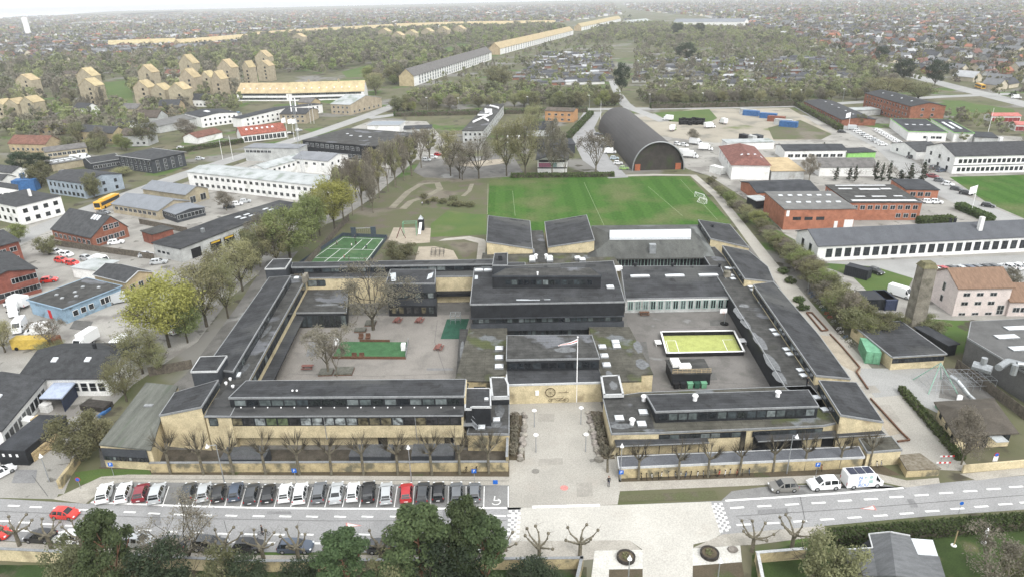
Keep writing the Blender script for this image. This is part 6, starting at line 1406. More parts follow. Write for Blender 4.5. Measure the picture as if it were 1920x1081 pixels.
def garage_doors(t,P,L,D,e,n):
    for u,w_ in((.1,3.2),(.24,3.8),(.34,3.8),(.46,3.8),(.7,3),(.82,3)):
        c=P(L,0,0).lerp(P(L,D,0),u); q=MB().use(blackm if u<.6 else mat('faded_blue',(.12,.16,.25),.1,1,.7)); plate(q,V2(c),n,Vector((n.y,-n.x,0)),w_,0,2.8,-.05,.06); q.build('garage_door',None,t)
        if .2<u<.6: q=MB().use(mat('yellow_sign',(.55,.36,.04),.1,2,.6)); plate(q,V2(c),n,Vector((n.y,-n.x,0)),w_*.8,2.2,2.7,-.05,.1); q.build('sign_panel',None,t)
bld('garage_building','long pale grey garage building with dark openings and white roof lights','garage',(292,480),(343,492),(553,402),3.9,'gx',.7,gwl,felt,[('F',1.4,2.1,3,1.2,.1,.6,{'fm':blk})],extra=garage_doors,sky=((2,.3,.7,.55,.7,2),(2,.3,.7,.62,.7,2),(2,.3,.7,.78,.7,2)),chim=((.55,.25,.9,1.6,metal),))
bld('office_cabin','light blue flat-roofed office with stained grey roof in the van yard','building',(62,588),(127,606),(231,562),3.5,'flat',0,lblue,felt2,[('F',.2,2.3,1,1.1,.5,.6,{'gm':redm,'fm':redm,'name':'door'}),('R',1,2.4,3,1.3,.1,.5,{}),('R',1.0,2.6,5,1.1,.6,.98,{})],fm=wht,extra=lambda t,P,L,D,e,n:[dome(t,*(PXY(P(u*L,v*D,3.7))),3.7,1.0,.3,h=.4,m=metal) for u,v in((.3,.3),(.5,.5),(.7,.4),(.4,.7),(.7,.8),(.55,.25))],trim=lblue)
bld('workshop_building','dark gabled workshop with white eaves behind the light blue office','building',(183,538),(242,553),(278,530),3.4,'gx',1.6,tan,tiled,W2('R',1,3,1.4,.8,0,1.6),trim=trimw)
bld('shed','low white flat-roofed shed between the red vans and the light blue office','shed',(140,520),(187,526),(206,506),2.8,'flat',0,wht,greyr,())
bld('brick_building','dark-roofed red brick house at the left edge above the red cars','house',(-40,517),(47,491),16,6.3,'gx',1.8,rb,tiled,W2('F',2,4,1.8,.9,2.8,1.4),over=.5)
bld('brick_building','red brick building with white window strips at the left edge beside the parked red car','building',(-20,575),(79,547),20,6.2,'gy',1.3,rb,tiled,[('F',1,2.4,6,1.7,.55,.97,{}),('F',3.9,5.3,6,1.6,.55,.97,{}),('F',1,2.4,4,1.7,.02,.5,{})],over=.5)
bld('workshop_building','white-walled workshop with long dark slate roof below the van yard','building',(50,742),(207,741),13,3.9,'gx',2.1,wht,tiled,[('F',1,2.8,4,1.3,.57,.98,{'r':2})],over=.5,sky=((1,.25,.3,.3,1,1),(1,.65,.7,.3,1,1)),chim=((.65,.55,.5,1.5,blk),))
bld('workshop_building','white workshop wing with dark slate roof running down to the left edge','building',W(-10,868),W(97,742),14,3.7,'gx',2.1,wht,tiled,[('F',.6,2.6,12,1.4,.02,.95,{'gm':bluem if 0 else glassd})],over=.4) if 0 else None
def wing_left():
    # long side faces the yard on the right: A far end, B near end seen from outside -> near to far
    A=W(14,842);B=W(93,743); e=(B-A).normalized(); 
    bld('workshop_building','white workshop wing with dark slate roof running down to the left edge','building',(A.x,A.y,0),(B.x,B.y,0),13,3.7,'gx',2.1,wht,tiled,[('F',.7,2.5,10,1.3,.02,.95,{})],over=.4,sky=((1,.5,.6,.3,1,1),))
wing_left()
t=thing('open_shed','open-fronted store with a pale blue sheet roof and dark side in the workshop yard','shed',base_of((80,775),(115,770)))
wing(t,[(73,745,3.0),(116,745,3.0),(141,716,3.0),(101,716,3.0)],2.4,blk,mat('pale_blue_sheet',(.35,.4,.5),.08,1,.5),None,name='beam',inset=.2)
P_=[W(*c) for c in((116,745,2.9),(140,717,2.9),(101,717,2.9),(74,745,2.9))]; q=MB().use(mat('navy_sheet',(.03,.04,.07),.1,1,.6))
for a,b in((P_[0],P_[1]),(P_[1],P_[2])): e=V2(b-a).normalized();n=Vector((e.y,-e.x,0)); plate(q,V2((a+b)/2),e,n,(b-a).length,0,2.7,-.25,-.15)
q.build('wall',None,t)
bld('shed','flat black shed with moss on the roof beside the left driveway','shed',(2,870),(56,872),9.5,2.7,'flat',0,blk,feltd,[('F',1.6,2.1,3,.35,.1,.8,{'fm':whitem,'gm':whitem})],over=.1)
for px,s,m,l,nm in(((88,770),(1.6,1.2,1.6),wht,'white crates stacked in front of the open store','crate_stack'),((80,800),(2.4,1.6,2.0),pale_wood,'pile of pale timber pallets beside the workshop wing','pallet_stack'),((62,800),(3,1.6,1.8),wht,'white board stack beside the timber pallets','board_stack'),((85,845),(1.2,5.5,1.7),pale_wood,'tall stack of yellow timber along the black shed','timber_stack'),((182,765),(5,2.2,1.1),mat('skip_dark',(.05,.045,.04),.2,1,.8),'open skip filled with scrap in the workshop yard','skip'),((195,775),(.6,2.8,.5),bluem,'blue rolled tarpaulin on the timber pile in the yard','tarpaulin')):
    p=W(*px); t=thing(nm,l,nm.replace('_',' '),p[:],R(-12)); g=random.Random(5); 
    lv=max(2,int(s[2]/.3))
    for i in range(lv): q=MB().use(m); q.box((g.uniform(-.06,.06),g.uniform(-.06,.06),s[2]*(i+.5)/lv),(s[0],s[1],s[2]/lv-.06)); o=q.build('layer'); o.parent=t
t=thing('trailer_box','yellow box trailer with a brown end beside the van yard hedge','trailer',W(60,655)[:]); p=W(60,655); q=MB().use(mat('yellow_tarp',(.5,.36,.08),.1,1,.7)); q.box(p+Vector((0,1,1.3)),(8,2.4,2.2)); q.build('body',None,t); q=MB().use(mat('rust_brown',(.2,.09,.05),.15,1,.8)); q.box(p+Vector((4.6,1,1.3)),(1.4,2.3,2.1)); q.build('end_panel',None,t)
for x in(-3,3): q=MB().use(tyrem); q.tube(p+Vector((x,-.3,.4)),p+Vector((x,0,.4)),.4,.4,12,True); q.build('wheel',None,t)
def container(px,rz,m,label,s=(6.1,2.45,2.6),nm='shipping_container'):
    p=W(*px); t=thing(nm,label,'container',p[:],rz); q=MB().use(m); X,Y,Zh=s; q.box((0,0,Zh/2),(X-.1,Y-.1,Zh-.1))
    k=int(X/.5)
    for i in range(k):
        x=-X/2+.25+i*X/k
        for y in(-Y/2+.02,Y/2-.02): q.box((x,y,Zh/2),(.22,.08,Zh-.3))
    o=q.build('body');o.parent=t
    q=MB().use(m)
    for x in(-X/2,X/2):
        for y in(-Y/2,Y/2): q.box((x,y,Zh/2),(.14,.14,Zh))
    for y in(-Y/2,Y/2):
        for z in(.08,Zh-.08): q.box((0,y,z),(X,.13,.15))
    o=q.build('corner_frame');o.parent=t
    q=MB().use(m)
    for s_ in(-.6,.6): q.box((X/2+.03,s_,Zh/2),(.05,1.05,Zh-.35))
    o=q.build('door');o.parent=t; return t
container((52,357),R(8),bluem,'large blue tarpaulined container at the left edge behind the white house',(8,4,4.5))
container((1628,668),heading((1612,640),(1628,675)),greenm,'green shipping container on the path beside the grey-roofed depot',(6.1,2.45,2.6))
container((1640,572),0,mat('black_steel',(.03,.033,.038),.1,1,.6),'black container with a pale roof in the yard below the grass bank',(7,5,2.6)); container((1656,572),R(90),mat('navy_steel',(.04,.05,.09),.1,1,.6),'navy blue container standing right of the black container',(6,2.4,2.6))
container((1607,518),R(-48),MT['black_steel'],'black container with a white poster on its end in the white building car park',(5.5,2.5,2.6))
for i,(x,y,m,c) in enumerate(((1408,217,bluem,'pale blue'),(1440,222,bluem,'bright blue'),(1455,228,rb,'rust red'),(1468,234,gwl,'grey'),(1478,238,bluem,'dark blue'),(1402,214,gwl,'light grey'))): container((x,y),R(-35),m,f'{c} container in the row on the gravel lot, {ORD[i]} in the group',(9,2.6,2.9))
for i,(x,y,c,m) in enumerate(((1395,262,'black',blk),(1408,264,'grey',gwl),(1420,263,'dark grey',dgr))): container((x,y),R(-70),m,f'{c} container, {ORD[i]} from the left at the lower edge of the gravel lot',(5,2.4,2.6))
container((1345,325),R(-60),wht,'white container behind the hedge beside the hip-roofed white house',(6,2.6,2.8))
# right side
bld('office_building','long low white building with dark roof and tall windows beside the right car park','building',(1530,490),(1960,470),(1960,440),4.3,'gx',2.5,wht,mat('roof_slate_grey',(.09,.095,.105),.08,.3,.8),[('F',1.0,3.4,24,1.7,.03,.99,{'fm':dgr,'c':2,'r':2}),('L',1.2,3.6,2,1.4,.15,.85,{'fm':dgr})],chim=((.72,.25,1.0,4.0),(.65,.7,.5,1.8,blk),(.67,.7,.5,1.8,blk)),over=.4)
bld('brick_building','orange brick hall with flat grey roof and white doors','building',(1467,431),(1598,430),(1562,395),6.3,'flat',0,rbo,mat('roof_cement_grey',(.15,.15,.145),.1,.4,.9),[('F',.1,3.0,1,2.6,.88,.98,{'fm':wht,'gm':wht,'name':'door'}),('F',.1,2.6,1,1,.72,.78,{'fm':wht,'gm':wht,'name':'door'}),('F',3,4,3,2.4,.1,.6,{'fm':blk}),('F',4.2,6,1,.9,.03,.06,{'fm':wht,'gm':wht})],sky=((6,.08,.95,.35,1.3,1),(6,.08,.95,.75,1.3,1)))
bld('brick_building','flat-roofed orange brick offices with large pale roof patches','building',(1588,413),(1722,413),(1666,378),5.6,'flat',0,rbo,felt2,[('F',3.4,4.8,9,1.5,.03,.97,{}),('F',.8,2.2,3,1.5,.65,.97,{})]+W2('L',1,7,1.4,3.4,0,1.4),extra=lambda t,P,L,D,e,n:[(lambda q:(q.use(mat('pale_roof_coat',(.55,.56,.56),.1,1,.6)),q.box(P(u*L,v*D,5.88),(a*L,b*D,.06),math.atan2(e.y,e.x)),q.build('roof_patch',None,t)))(MB()) for u,v,a,b in((.5,.95,.75,.05),(.5,.08,.9,.08),(.2,.75,.2,.06),(.55,.72,.3,.08),(.8,.74,.15,.07),(.25,.3,.14,.05),(.52,.3,.2,.05),(.8,.32,.12,.05))])
bld('brick_building','low brick wing with dark roof right of the orange brick offices','building',(1697,371),(1757,372),(1732,352),2.8,'flat',0,rbo,feltd,W2('F',1,3,1.8,.6,0,1.5,(.1,.8)))
bld('brick_building','dark-roofed low brick building left of the orange brick offices','building',(1418,378),(1532,374),(1520,352),3,'gx',1.5,rbo,feltd,W2('F',1,4,2.4,.8,0,1.2))
bld('shed','small black shed with a pale roof at the hedge corner of the brick hall','shed',(1417,392),(1440,390),6,2.6,'flat',0,blk,greyr,())
bld('house','white two-storey house with hipped red-brown roof and a white garage door','house',(1370,337),(1441,338),(1425,300),5.6,'hip',2.8,wht,redb,[('F',.1,2.8,1,3.6,.05,.4,{'fm':wht,'gm':wht,'name':'garage_door'})]+W2('L',1,5,1,3.6,0,1.2),sky=((4,.2,.9,.15,.8,.8),),over=.5)
bld('workshop_building','low pale-walled building with flat beige roof right of the hip-roofed house','building',(1445,338),(1506,338),(1500,312),3.4,'flat',0,gwl,mat('roof_beige',(.42,.33,.2),.1,.3,.9),())
bld('workshop_building','white low workshop with grey roof behind the ivy-covered trees','building',(1535,331),(1641,331),10,3.6,'gx',2.4,wht,mat('roof_grey_old',(.14,.135,.13),.15,.6,.9),())
bld('workshop_building','long white workshop with dark roof and green-edged end beside the side street','building',(1470,300),(1585,299),13,3.8,'gx',1.2,wht,feltd,W2('F',1,8,2.2,1,0,1.4))
bld('workshop_building','dark low shed roof with green edge beside the right side street','building',(1588,300),(1640,298),9,2.8,'flat',0,mat('lime_band',(.25,.5,.15),.1,1,.7),feltd,())
bld('shed','long flat white shed roof behind the hip-roofed white house','shed',(1362,282),(1450,280),8,3.2,'flat',0,wht,greyr,())
bld('workshop_building','white gabled office with slate roof beside the big white building','building',(1716,300),(1762,298),(1760,280),3.4,'gx',2.2,wht,tiled,W2('F',1,3,1.4,1,0,1.4,(.4,1))+W2('L',1,2,1.3,1,0,1.3),chim=((.95,.5,1.2,2.4),),fm=dgr)
bld('office_building','large white two-storey building with slate roof and timber band beside the right football field','building',(1784,326),(1960,322),(1960,300),6.8,'gx',3.0,wht,tiled,W2('F',2,18,1.3,.8,3.2,1.5)+W2('L',2,3,1.3,.8,3.2,1.5),fm=dgr,chim=((.7,.7,1.2,2.5),),over=.4,extra=lambda t,P,L,D,e,n:(lambda q:(q.use(dgr),plate(q,V2(P(L/2,0,0)),e,-n,L,3.0,3.25,-.05,.1),q.build('timber_band',None,t)))(MB()))
bld('warehouse','white warehouse with lime green roof edge beside the rows of parked vans','warehouse',(1700,264),(1772,266),(1735,240),4.2,'flat',0,wht,feltd,W2('F',1,3,2.4,1.2,0,1.2,(.4,.9)),trim=MT['lime_band'],sky=((4,.1,.9,.5,1.5,1.2),))
bld('warehouse','white warehouse with long white roof lights right of the lime-edged warehouse','warehouse',(1786,266),(1822,267),(1800,240),4,'flat',0,wht,feltd,(),trim=MT['lime_band'],sky=((2,.1,.9,.5,1.2,18),))
bld('warehouse','low dark-roofed store at the right end of the white warehouses','warehouse',(1826,270),(1868,272),14,3,'flat',0,gwl,feltd,())
bld('brick_building','long low red brick building with slate roof running beside the side street','building',(1507,200),(1577,236),(1634,233),3.0,'gx',1.3,rb,tiled,W2('F',1,16,1.6,.8,0,1.3),sky=((5,.1,.95,.5,.8,.8),))
bld('brick_building','three-storey red brick block with slate roof beyond the white warehouses','building',(1617,204),(1702,233),(1747,226),9,'gx',1.8,rb,tiled,W2('F',3,14,1.3,.9,2.9,1.4)+W2('R',3,2,1.4,.9,2.9,1.4,(.2,.8)),sky=((4,.1,.9,.3,.8,.8),))
bld('covered_walk','white flat canopy linking the two red brick buildings','canopy',(1600,218),(1650,216),10,3,'flat',0,gwl,greyr,())
for i,(a,b,l) in enumerate((((1858,229),(1912,229),'long'),((1902,246),(1960,247),'short'))): bld('garage_row',f'{l} garage row with pink-red roof and dark red doors at the right edge','garage',a,b,8,3,'gx',1,wht,mat('roof_pink_red',(.42,.15,.13),.1,.5,.8),[('F',.1,2.3,6,2.6,.03,.97,{'gm':mat('garage_red',(.22,.04,.04),.1,1,.7)})])
t=bld('house','pink rendered house with a red-brown tiled roof behind the tall chimney','house',(1785,592),(1884,590),(1875,556),6.6,'gx',2.6,pink,mat('roof_brown_tile',(.2,.13,.09),.12,.7,.9,stretch=(4,1,1)),[('F',4.6,5.5,3,1.5,.05,.8,{}),('F',2.5,3.4,3,1.5,.05,.8,{}),('F',.1,.8,3,1.5,.05,.8,{}),('F',.2,2.4,1,1.5,.83,.93,{'r':2,'name':'door'}),('L',1.5,3,1,1,.4,.6,{}),('L',4,6,1,1,.4,.6,{})],over=.4,fm=gwl)
bld('house','lower pink house wing with red tiled roof at the right edge','house',(1887,592),(1960,592),10,3.4,'gx',2.2,pink,MT['roof_brown_tile'],[('F',.9,2.1,4,1.5,.1,.9,{})])
t=bld('depot','grey-roofed yellow brick depot with a dark window strip beside the green container','building',(1668,693),(1767,687),14,2.6,'flat',0,yb,felt,[('F',1.4,2.4,9,1.35,.02,.98,{'fm':blk})],trim=trimg,over=.15)
bld('shed','low dark open shed joined to the right side of the yellow brick depot','shed',(1772,668),(1790,665),8,2.4,'flat',0,blk,feltd,())
t=thing('nursery','low yellow brick nursery with shallow brown-grey hipped roof at the right','building',base_of((1796,843),(1880,780)))
cs=[W(*c) for c in((1792,817,2.9),(1911,811,2.9),(1863,745,2.9),(1751,752,2.9))]; cc=sum(cs,Vector())/4
q=MB().use(mat('roof_brown_grey',(.085,.075,.062),.12,.5,.9)); r0=(cs[0]+cs[3])/2*.6+cc*.4+Z3*1.5; r1=(cs[1]+cs[2])/2*.6+cc*.4+Z3*1.5; q.face([cs[0],cs[1],r1,r0]);q.face([cs[1],cs[2],r1]);q.face([cs[2],cs[3],r0,r1]);q.face([cs[3],cs[0],r0]);q.prism([p-Z3*.01 for p in cs],[p-Z3*.2 for p in cs]); q.build('roof',None,t)
ii=[p+(cc-p).normalized()*.9 for p in cs]; q=MB().use(yb); q.prism([Vector((p.x,p.y,2.72)) for p in ii],[Vector((p.x,p.y,0)) for p in ii]); q.build('wall',None,t)
winrow(t,ii[0].lerp(ii[1],.05),ii[0].lerp(ii[1],.45),1,2,1,1.2,trimw,glassd); winrow(t,ii[0].lerp(ii[1],.8),ii[0].lerp(ii[1],.98),.9,2.2,1,1.8,dgr,glassd); winrow(t,ii[0].lerp(ii[1],.45),ii[0].lerp(ii[1],.6),.05,2.2,1,1.1,blk,glassd,name='door'); winrow(t,ii[3],ii[0],1,2.1,3,1,blk,glassd)
e=V2(ii[1]-ii[0]).normalized(); n=Vector((e.y,-e.x,0)); a=ii[0].lerp(ii[1],.55); b=ii[0].lerp(ii[1],.78); q=MB().use(greyr); q.prism([Vector((p.x,p.y,2.45)) for p in(a+n*2,b+n*2,b,a)],[Vector((p.x,p.y,2.35)) for p in(a+n*2,b+n*2,b,a)]); q.build('porch_canopy',None,t)
zone(cs)
t=thing('industrial_building','big dark grey flat-roofed building with white skylights and silver ducts at the right edge','building',base_of((1830,680),(1920,720)))
wing(t,[(1814,633,5.2),(1960,720,5.2),(2100,720,5.2),(2050,590,5.2),(1820,602,5.2)],0,mat('concrete_grey_wall',(.12,.12,.115),.1,.4,.9),mat('roof_mid_grey',(.11,.11,.108),.1,.3,.9),trimg)
for x,y in((1887,632),(1905,616),(1915,654)): dome(t,x,y,5.2,4.2,.05,h=.4,s2=1.6)
p=W(1895,690,5.2); q=MB().use(metal)
for a,b,r in(((-5,0,0),(-5,0,2.2),.5),((-3,-1,.8),(0,1,.8),.6),((0,1,.8),(3,-1.5,.8),.6),((0,-1,1.5),(3.5,-2,1.5),.45),((-1,-2,0),(-1,-2,1.9),.5),((-6,1,.3),(-4,-1,.3),.8)): q.tube(p+Vector(a),p+Vector(b),r,r,9,True)
q.build('duct',None,t)
# chimney
p=W(1712,618); t=thing('chimney','tall square weathered concrete chimney rising among shrubs by the depot','chimney',p[:]); q=MB().use(concr); q.prism([p+Vector(v) for v in((-1.3,-1.1,14.2),(1.3,-1.1,14.2),(1.3,1.5,14.2),(-1.3,1.5,14.2))],[p+Vector(v) for v in((-1.45,-1.3,0),(1.45,-1.3,0),(1.45,1.7,0),(-1.45,1.7,0))]); q.build('shaft',None,t)
q=MB().use(mat('mossy_concrete',(.15,.14,.08),.2,1,.9)); q.prism([p+Vector(v) for v in((-1,-.7,15.2),(1,-.7,15.2),(1,1.1,15.2),(-1,1.1,15.2))],[p+Vector(v) for v in((-1.5,-1.3,14.2),(1.5,-1.3,14.2),(1.5,1.7,14.2),(-1.5,1.7,14.2))]); q.build('cap',None,t)
# arched hangar
A=W(1186,321);B=W(1281,318); A.z=B.z=0; C=V2(W(1122,243)); e=(B-A);wd=e.length;e.normalize();n=Vector((-e.y,e.x,0)); ln=(C-A); dr=ln.normalized(); LN=ln.length
t=thing('hangar','huge dark arched hangar with a pale front rim beyond the football field','hangar',((A+B)/2+dr*LN/2)[:]); hmat=mat('hangar_skin',(.05,.047,.045),.12,.12,.6,stretch=(1,.2,1),stain=[((.075,.07,.068),.06,.5,.2)])
K=22; hh=11.4
def arc(o,s=1.0,d=0):
    mid=(A+B)/2+dr*d; return [mid+e*(-math.cos(math.pi*i/K)*wd/2*s)+Z3*(math.sin(math.pi*i/K)**.92*hh*s) for i in range(K+1)]
a0,a1=arc(0,1,.0),arc(0,1,LN); q=MB().use(hmat)
NS=12
for s_ in range(NS):
    x0=arc(0,1,LN*s_/NS);x1=arc(0,1,LN*(s_+1)/NS)
    for i in range(K): q.face([x0[i],x1[i],x1[i+1],x0[i+1]])
q.face(a1[::-1]); o=q.build('shell',None,t)
q=MB().use(mat('hangar_front',(.045,.04,.035),.2,.2,.8,stain=[((.035,.05,.02),.15,.55,.15)])); q.face(arc(0,.97,.6)); q.build('front_wall',None,t)
q=MB().use(trimg); b0=arc(0,1.015,-.3)
for i in range(K): q.tube(b0[i],b0[i+1],.28,.28,5)
q.build('rim',None,t)
for u in(.1,.9): q=MB().use(mat('rust_orange',(.3,.1,.05),.1,1,.8)); c=A.lerp(B,u)+dr*.55; plate(q,V2(c),e,-n,2.2,0,2.6,-.1,.15); q.build('door',None,t)
zone([A,B,B+dr*LN,A+dr*LN])
# middle
bld('club_house','gabled club house with grey slate roof and painted mural band beside the football field','house',(1008,325),(1063,325),12,5.6,'gy',1.8,wht,tiled,(),over=.8,extra=lambda t,P,L,D,e,n:[(lambda q:(q.use(m),plate(q,V2(P(L*u,0,0)),e,-n,L*w_,z0,z1,-.02,.08),q.build('mural',None,t)))(MB()) for m,u,w_,z0,z1 in((blk,.5,1.0,1.9,2.4),(mat('mural_purple',(.2,.12,.2),.3,3,.8,col2=(.45,.15,.2)),.25,.42,2.5,4.2),(mat('mural_teal',(.1,.25,.22),.3,3,.8,col2=(.3,.35,.35)),.56,.18,2.5,4.2),(wht,.84,.3,2.5,4.2),(blk,.5,.9,4.5,5.4))])
bld('house','dark flat roof building behind the club house','building',(1010,290),(1078,288),14,4,'flat',0,dgr,feltd,())
bld('office_building','white two-storey office with dark roof and white pipes at the end of the tree row','building',(868,268),(906,268),(948,215),5.8,'flat',0,gwl,felt2,W2('F',2,4,1.2,.8,2.7,1.3)+W2('R',2,14,1.3,.8,2.7,1.3),extra=lambda t,P,L,D,e,n:(lambda q:(q.use(whitem),[q.tube(P(a*L,b*D,6.6),P(c*L,d*D,6.6),.55,.55,7,True) for a,b,c,d in((.2,.25,.8,.55),(.8,.55,.2,.75),(.5,.4,.9,.3),(.1,.5,.6,.5),(.3,.9,.9,.8))],q.box(P(.5*L,.65*D,6.8),(4,5,1.6)),q.build('roof_duct',None,t)))(MB()))
bld('garage_building','flat-roofed glass and white filling station beside the street','building',(690,250),(750,250),12,4.2,'flat',0,wht,mat('solar_grey',(.16,.19,.22),.1,.5,.3),(),trim=trimw)
bld('garage_building','low grey and white garage right of the filling station','garage',(758,256),(810,254),10,3.6,'flat',0,gwl,feltd,[('F',.1,2.8,1,4,.6,.9,{'fm':blk,'gm':blackm,'name':'door'})])
bld('house','dark gabled house with pale ridge beside the far street','house',(988,256),(1036,256),(1055,240),3.4,'gx',2.2,gwl,feltd,())
bld('house','two-storey orange brick house beside the far street above the hangar road','house',(1022,228),(1075,230),10,6,'gx',1.2,mat('amber_brick',(.42,.24,.12),.1,.5,.9),brown,W2('F',2,4,1.6,.8,2.7,1.2))
bld('kiosk','small white canopy roof among trees left of the club house','canopy',(950,268),(975,268),4,2.6,'flat',0,wht,wht,())
# upper left
bld('apartment_row','long apartment row with yellow tiled roof and white balcony front','apartment block',(446,190),(542,190),17,5.6,'gx',6.2,wht,yelt,W2('F',2,22,1.8,.9,2.9,1.5),sky=((7,.05,.95,.2,.8,.8),))
bld('apartment_row','right half of the yellow-roofed apartment row above the brick gable house','apartment block',(543,190),(684,186),17,5.6,'gx',6.5,wht,yelt,W2('F',2,30,1.8,.9,2.9,1.5),sky=((9,.05,.95,.2,.8,.8),),chim=((.25,.5,1.2,2,ochre),(.65,.5,1.2,2,ochre)))
bld('brick_building','ochre brick gable house with half white roof beside the street','house',(622,214),(658,216),(692,200),6.2,'gx',3.6,ochre,greyr,W2('F',2,4,1.4,.9,2.8,1.3)+W2('R',1,6,1.6,.9,0,1.4))
bld('brick_building','ochre brick building with dark roof and white poles in front','building',(527,232),(575,232),(600,222),5.4,'gx',2,ochre,tiled,W2('F',2,5,1.4,.8,2.6,1.3))
bld('workshop_building','long white two-storey building with a black roof behind the showroom','building',(438,238),(455,240),(538,205),5.2,'gx',1.6,wht,feltd,W2('R',2,16,1.3,.8,2.6,1.2))
bld('workshop_building','white two-storey workshop with dark roof and pale roof light','building',(350,232),(380,240),(412,222),6,'gx',1.2,wht,feltd,W2('R',2,7,1.3,.8,2.8,1.3),sky=((1,.2,.8,.4,6,2),))
bld('shed','blue-walled shed right of the white two-storey workshop','shed',(410,228),(436,228),10,4,'flat',0,bluem,mat('roof_sky_blue',(.25,.4,.6),.1,1,.6),())
bld('workshop_building','long low grey-roofed workshop running up towards the gabled flats','building',(265,245),(300,250),(385,215),3.6,'gx',1.4,gwl,MT['roof_cement_grey'],())
bld('house','low ochre brick row with grey roof right of the dark trees at the left','house',(88,298),(165,288),9,3,'gx',1.6,ochre,MT['roof_grey_old'],W2('F',1,8,1.6,.8,0,1.4))
bld('house','low ochre hall with flat grey roof in front of the ochre row','building',(100,322),(158,312),11,3,'flat',0,ochre,MT['roof_cement_grey'],(),sky=((4,.1,.9,.3,1.8,1.2),(5,.1,.9,.7,1.8,1.2)))
bld('house','tan brick house with red-brown roof behind the yellow-green bush at the left','house',(75,254),(135,250),10,4,'gx',3,tan,brown,W2('F',1,5,1.2,.9,0,1.3))
# yellow gabled flats: stepped clusters of tall narrow gables
def gabled(name_l,px,base,top,wpx,dep=9,rz=None,m=None):
    a=(px-wpx*.43,base);b=(px+wpx*.43,base+.3); p=W(px,base); lo,hi=1,45
    for _ in range(30):
        mm=(lo+hi)/2
        if PXY((p.x,p.y,mm))[1]>top: lo=mm
        else: hi=mm
    bld('gabled_flats',name_l,'apartment block',a,b,dep,lo*.74,'gy',lo*.26,m or ochre,yelt,[('F',2+3*i,3.6+3*i,1,1.6,.5,.8,{'fm':blk}) for i in range(max(1,int(lo*.8/3.4)))],over=.2,group='yellow gabled flats')
gl=[('front of the left pair of tall towers',172,199,148,36),('back of the left pair of tall towers',168,185,128,34),('tower left of the tall pair',52,182,140,34),
 ('left of three low gables at the left edge',2,222,188,26),('middle of three low gables at the left edge',28,222,186,28),('right of three low gables at the left edge',58,222,182,30),
 ('left of the three joined gables',271,200,152,32),('middle of the three joined gables',302,201,158,30),('right of the three joined gables',337,203,156,34),('tall gable behind the three joined gables',280,176,122,30),('tall tower right of the three joined gables',358,190,130,32),('tallest tower behind the joined gables',357,165,103,30),
 ('left gable of the middle right cluster',390,178,134,22),('second gable of the middle right cluster',412,190,134,20),('tall gable of the middle right cluster',428,170,112,32),('narrow gable right of the middle cluster',466,160,115,14),('front gable of the right pair above the apartment row',497,152,114,26),('back gable of the right pair above the apartment row',495,140,95,28)]
for l,px,b_,tp_,wp in sorted(gl,key=lambda g:-g[2]): gabled('yellow brick gabled flats, '+l,px,b_,tp_,wp)
for i,(x,y) in enumerate(((560,75),(720,65),(745,72),(770,68),(800,65),(830,62),(860,60))): gabled(f'distant tan gabled flats, {ORD[i]} from the left below the long yellow roof row',x,y+12,y-12,22,10)
# diagonal and distant rows
def row_block(label,a,b,dep,h,rise,rm,floors=3,k=26,side='F'):
    bld('apartment_row',label,'apartment block',a,b,dep,h,'gx',rise,wht,rm,W2('F',floors,k,3.1,.7,2.6,2.3),over=.5,fm=wht,gm=mat('balcony_dark',(.1,.12,.13),.1,1,.5),extra=lambda t,P,L,D,e,n:(lambda q:(q.use(tan),q.face([P(-.06,D,0),P(-.06,0,0),P(-.06,0,h),P(-.06,D/2,h+rise-.1),P(-.06,D,h)]),q.build('gable_wall',None,t)))(MB()))
row_block('long diagonal apartment row with weathered brown roof and white balconies',(777,162),(922,112),13,8.3,5.5,MT['roof_grey_old'],3,34)
row_block('bright yellow-roofed diagonal apartment row beyond the brown-roofed one',(938,103),(1075,65),15,7.6,6.5,yelt,3,34)
row_block('farthest short yellow-roofed diagonal apartment row',(1090,58),(1164,40),15,7.4,6.5,yelt,3,22)
for i,(a,b) in enumerate((((205,90),(330,85)),((340,88),(470,76)),((480,72),(620,62)),((625,62),(740,55)),((745,54),(870,50)),((875,50),(1040,48)))): row_block(f'section {["one","two","three","four","five","six"][i]} counted from the left of the very long distant yellow-roofed row',a,b,17,5.2,6.5,yelt,1,20)
bld('water_tower','white cylindrical water tower',None,(0,0),(1,0),1,1) if 0 else None
p=W(54,66); t=thing('water_tower','tall white water tower near the horizon at the far left','tower',p[:]); q=MB().use(whitem); hgt_=42; q.tube(p,p+Z3*hgt_,7,7,16,True); q.build('tank',None,t); q=MB().use(whitem); q.tube(p+Z3*hgt_,p+Z3*(hgt_+3),7,3,16,True); q.build('cap',None,t)
bld('stadium_stand','long dark stadium stand near the horizon','building',(245,30),(345,24),60,16,'flat',0,MT['concrete_grey_wall'],dgr,())
bld('hall','long grey-roofed hall beyond the trees at the top right','building',(1262,50),(1395,50),40,9,'gx',6,wht,MT['roof_blue_grey'],())
bld('hall','white curved-looking depot roof left of the long grey-roofed hall','building',(1185,50),(1222,46),30,8,'gx',5,wht,greyr,())
bld('shed','wide pale warehouse roof near the horizon at the left','building',(160,46),(250,42),70,8,'flat',0,wht,greyr,())
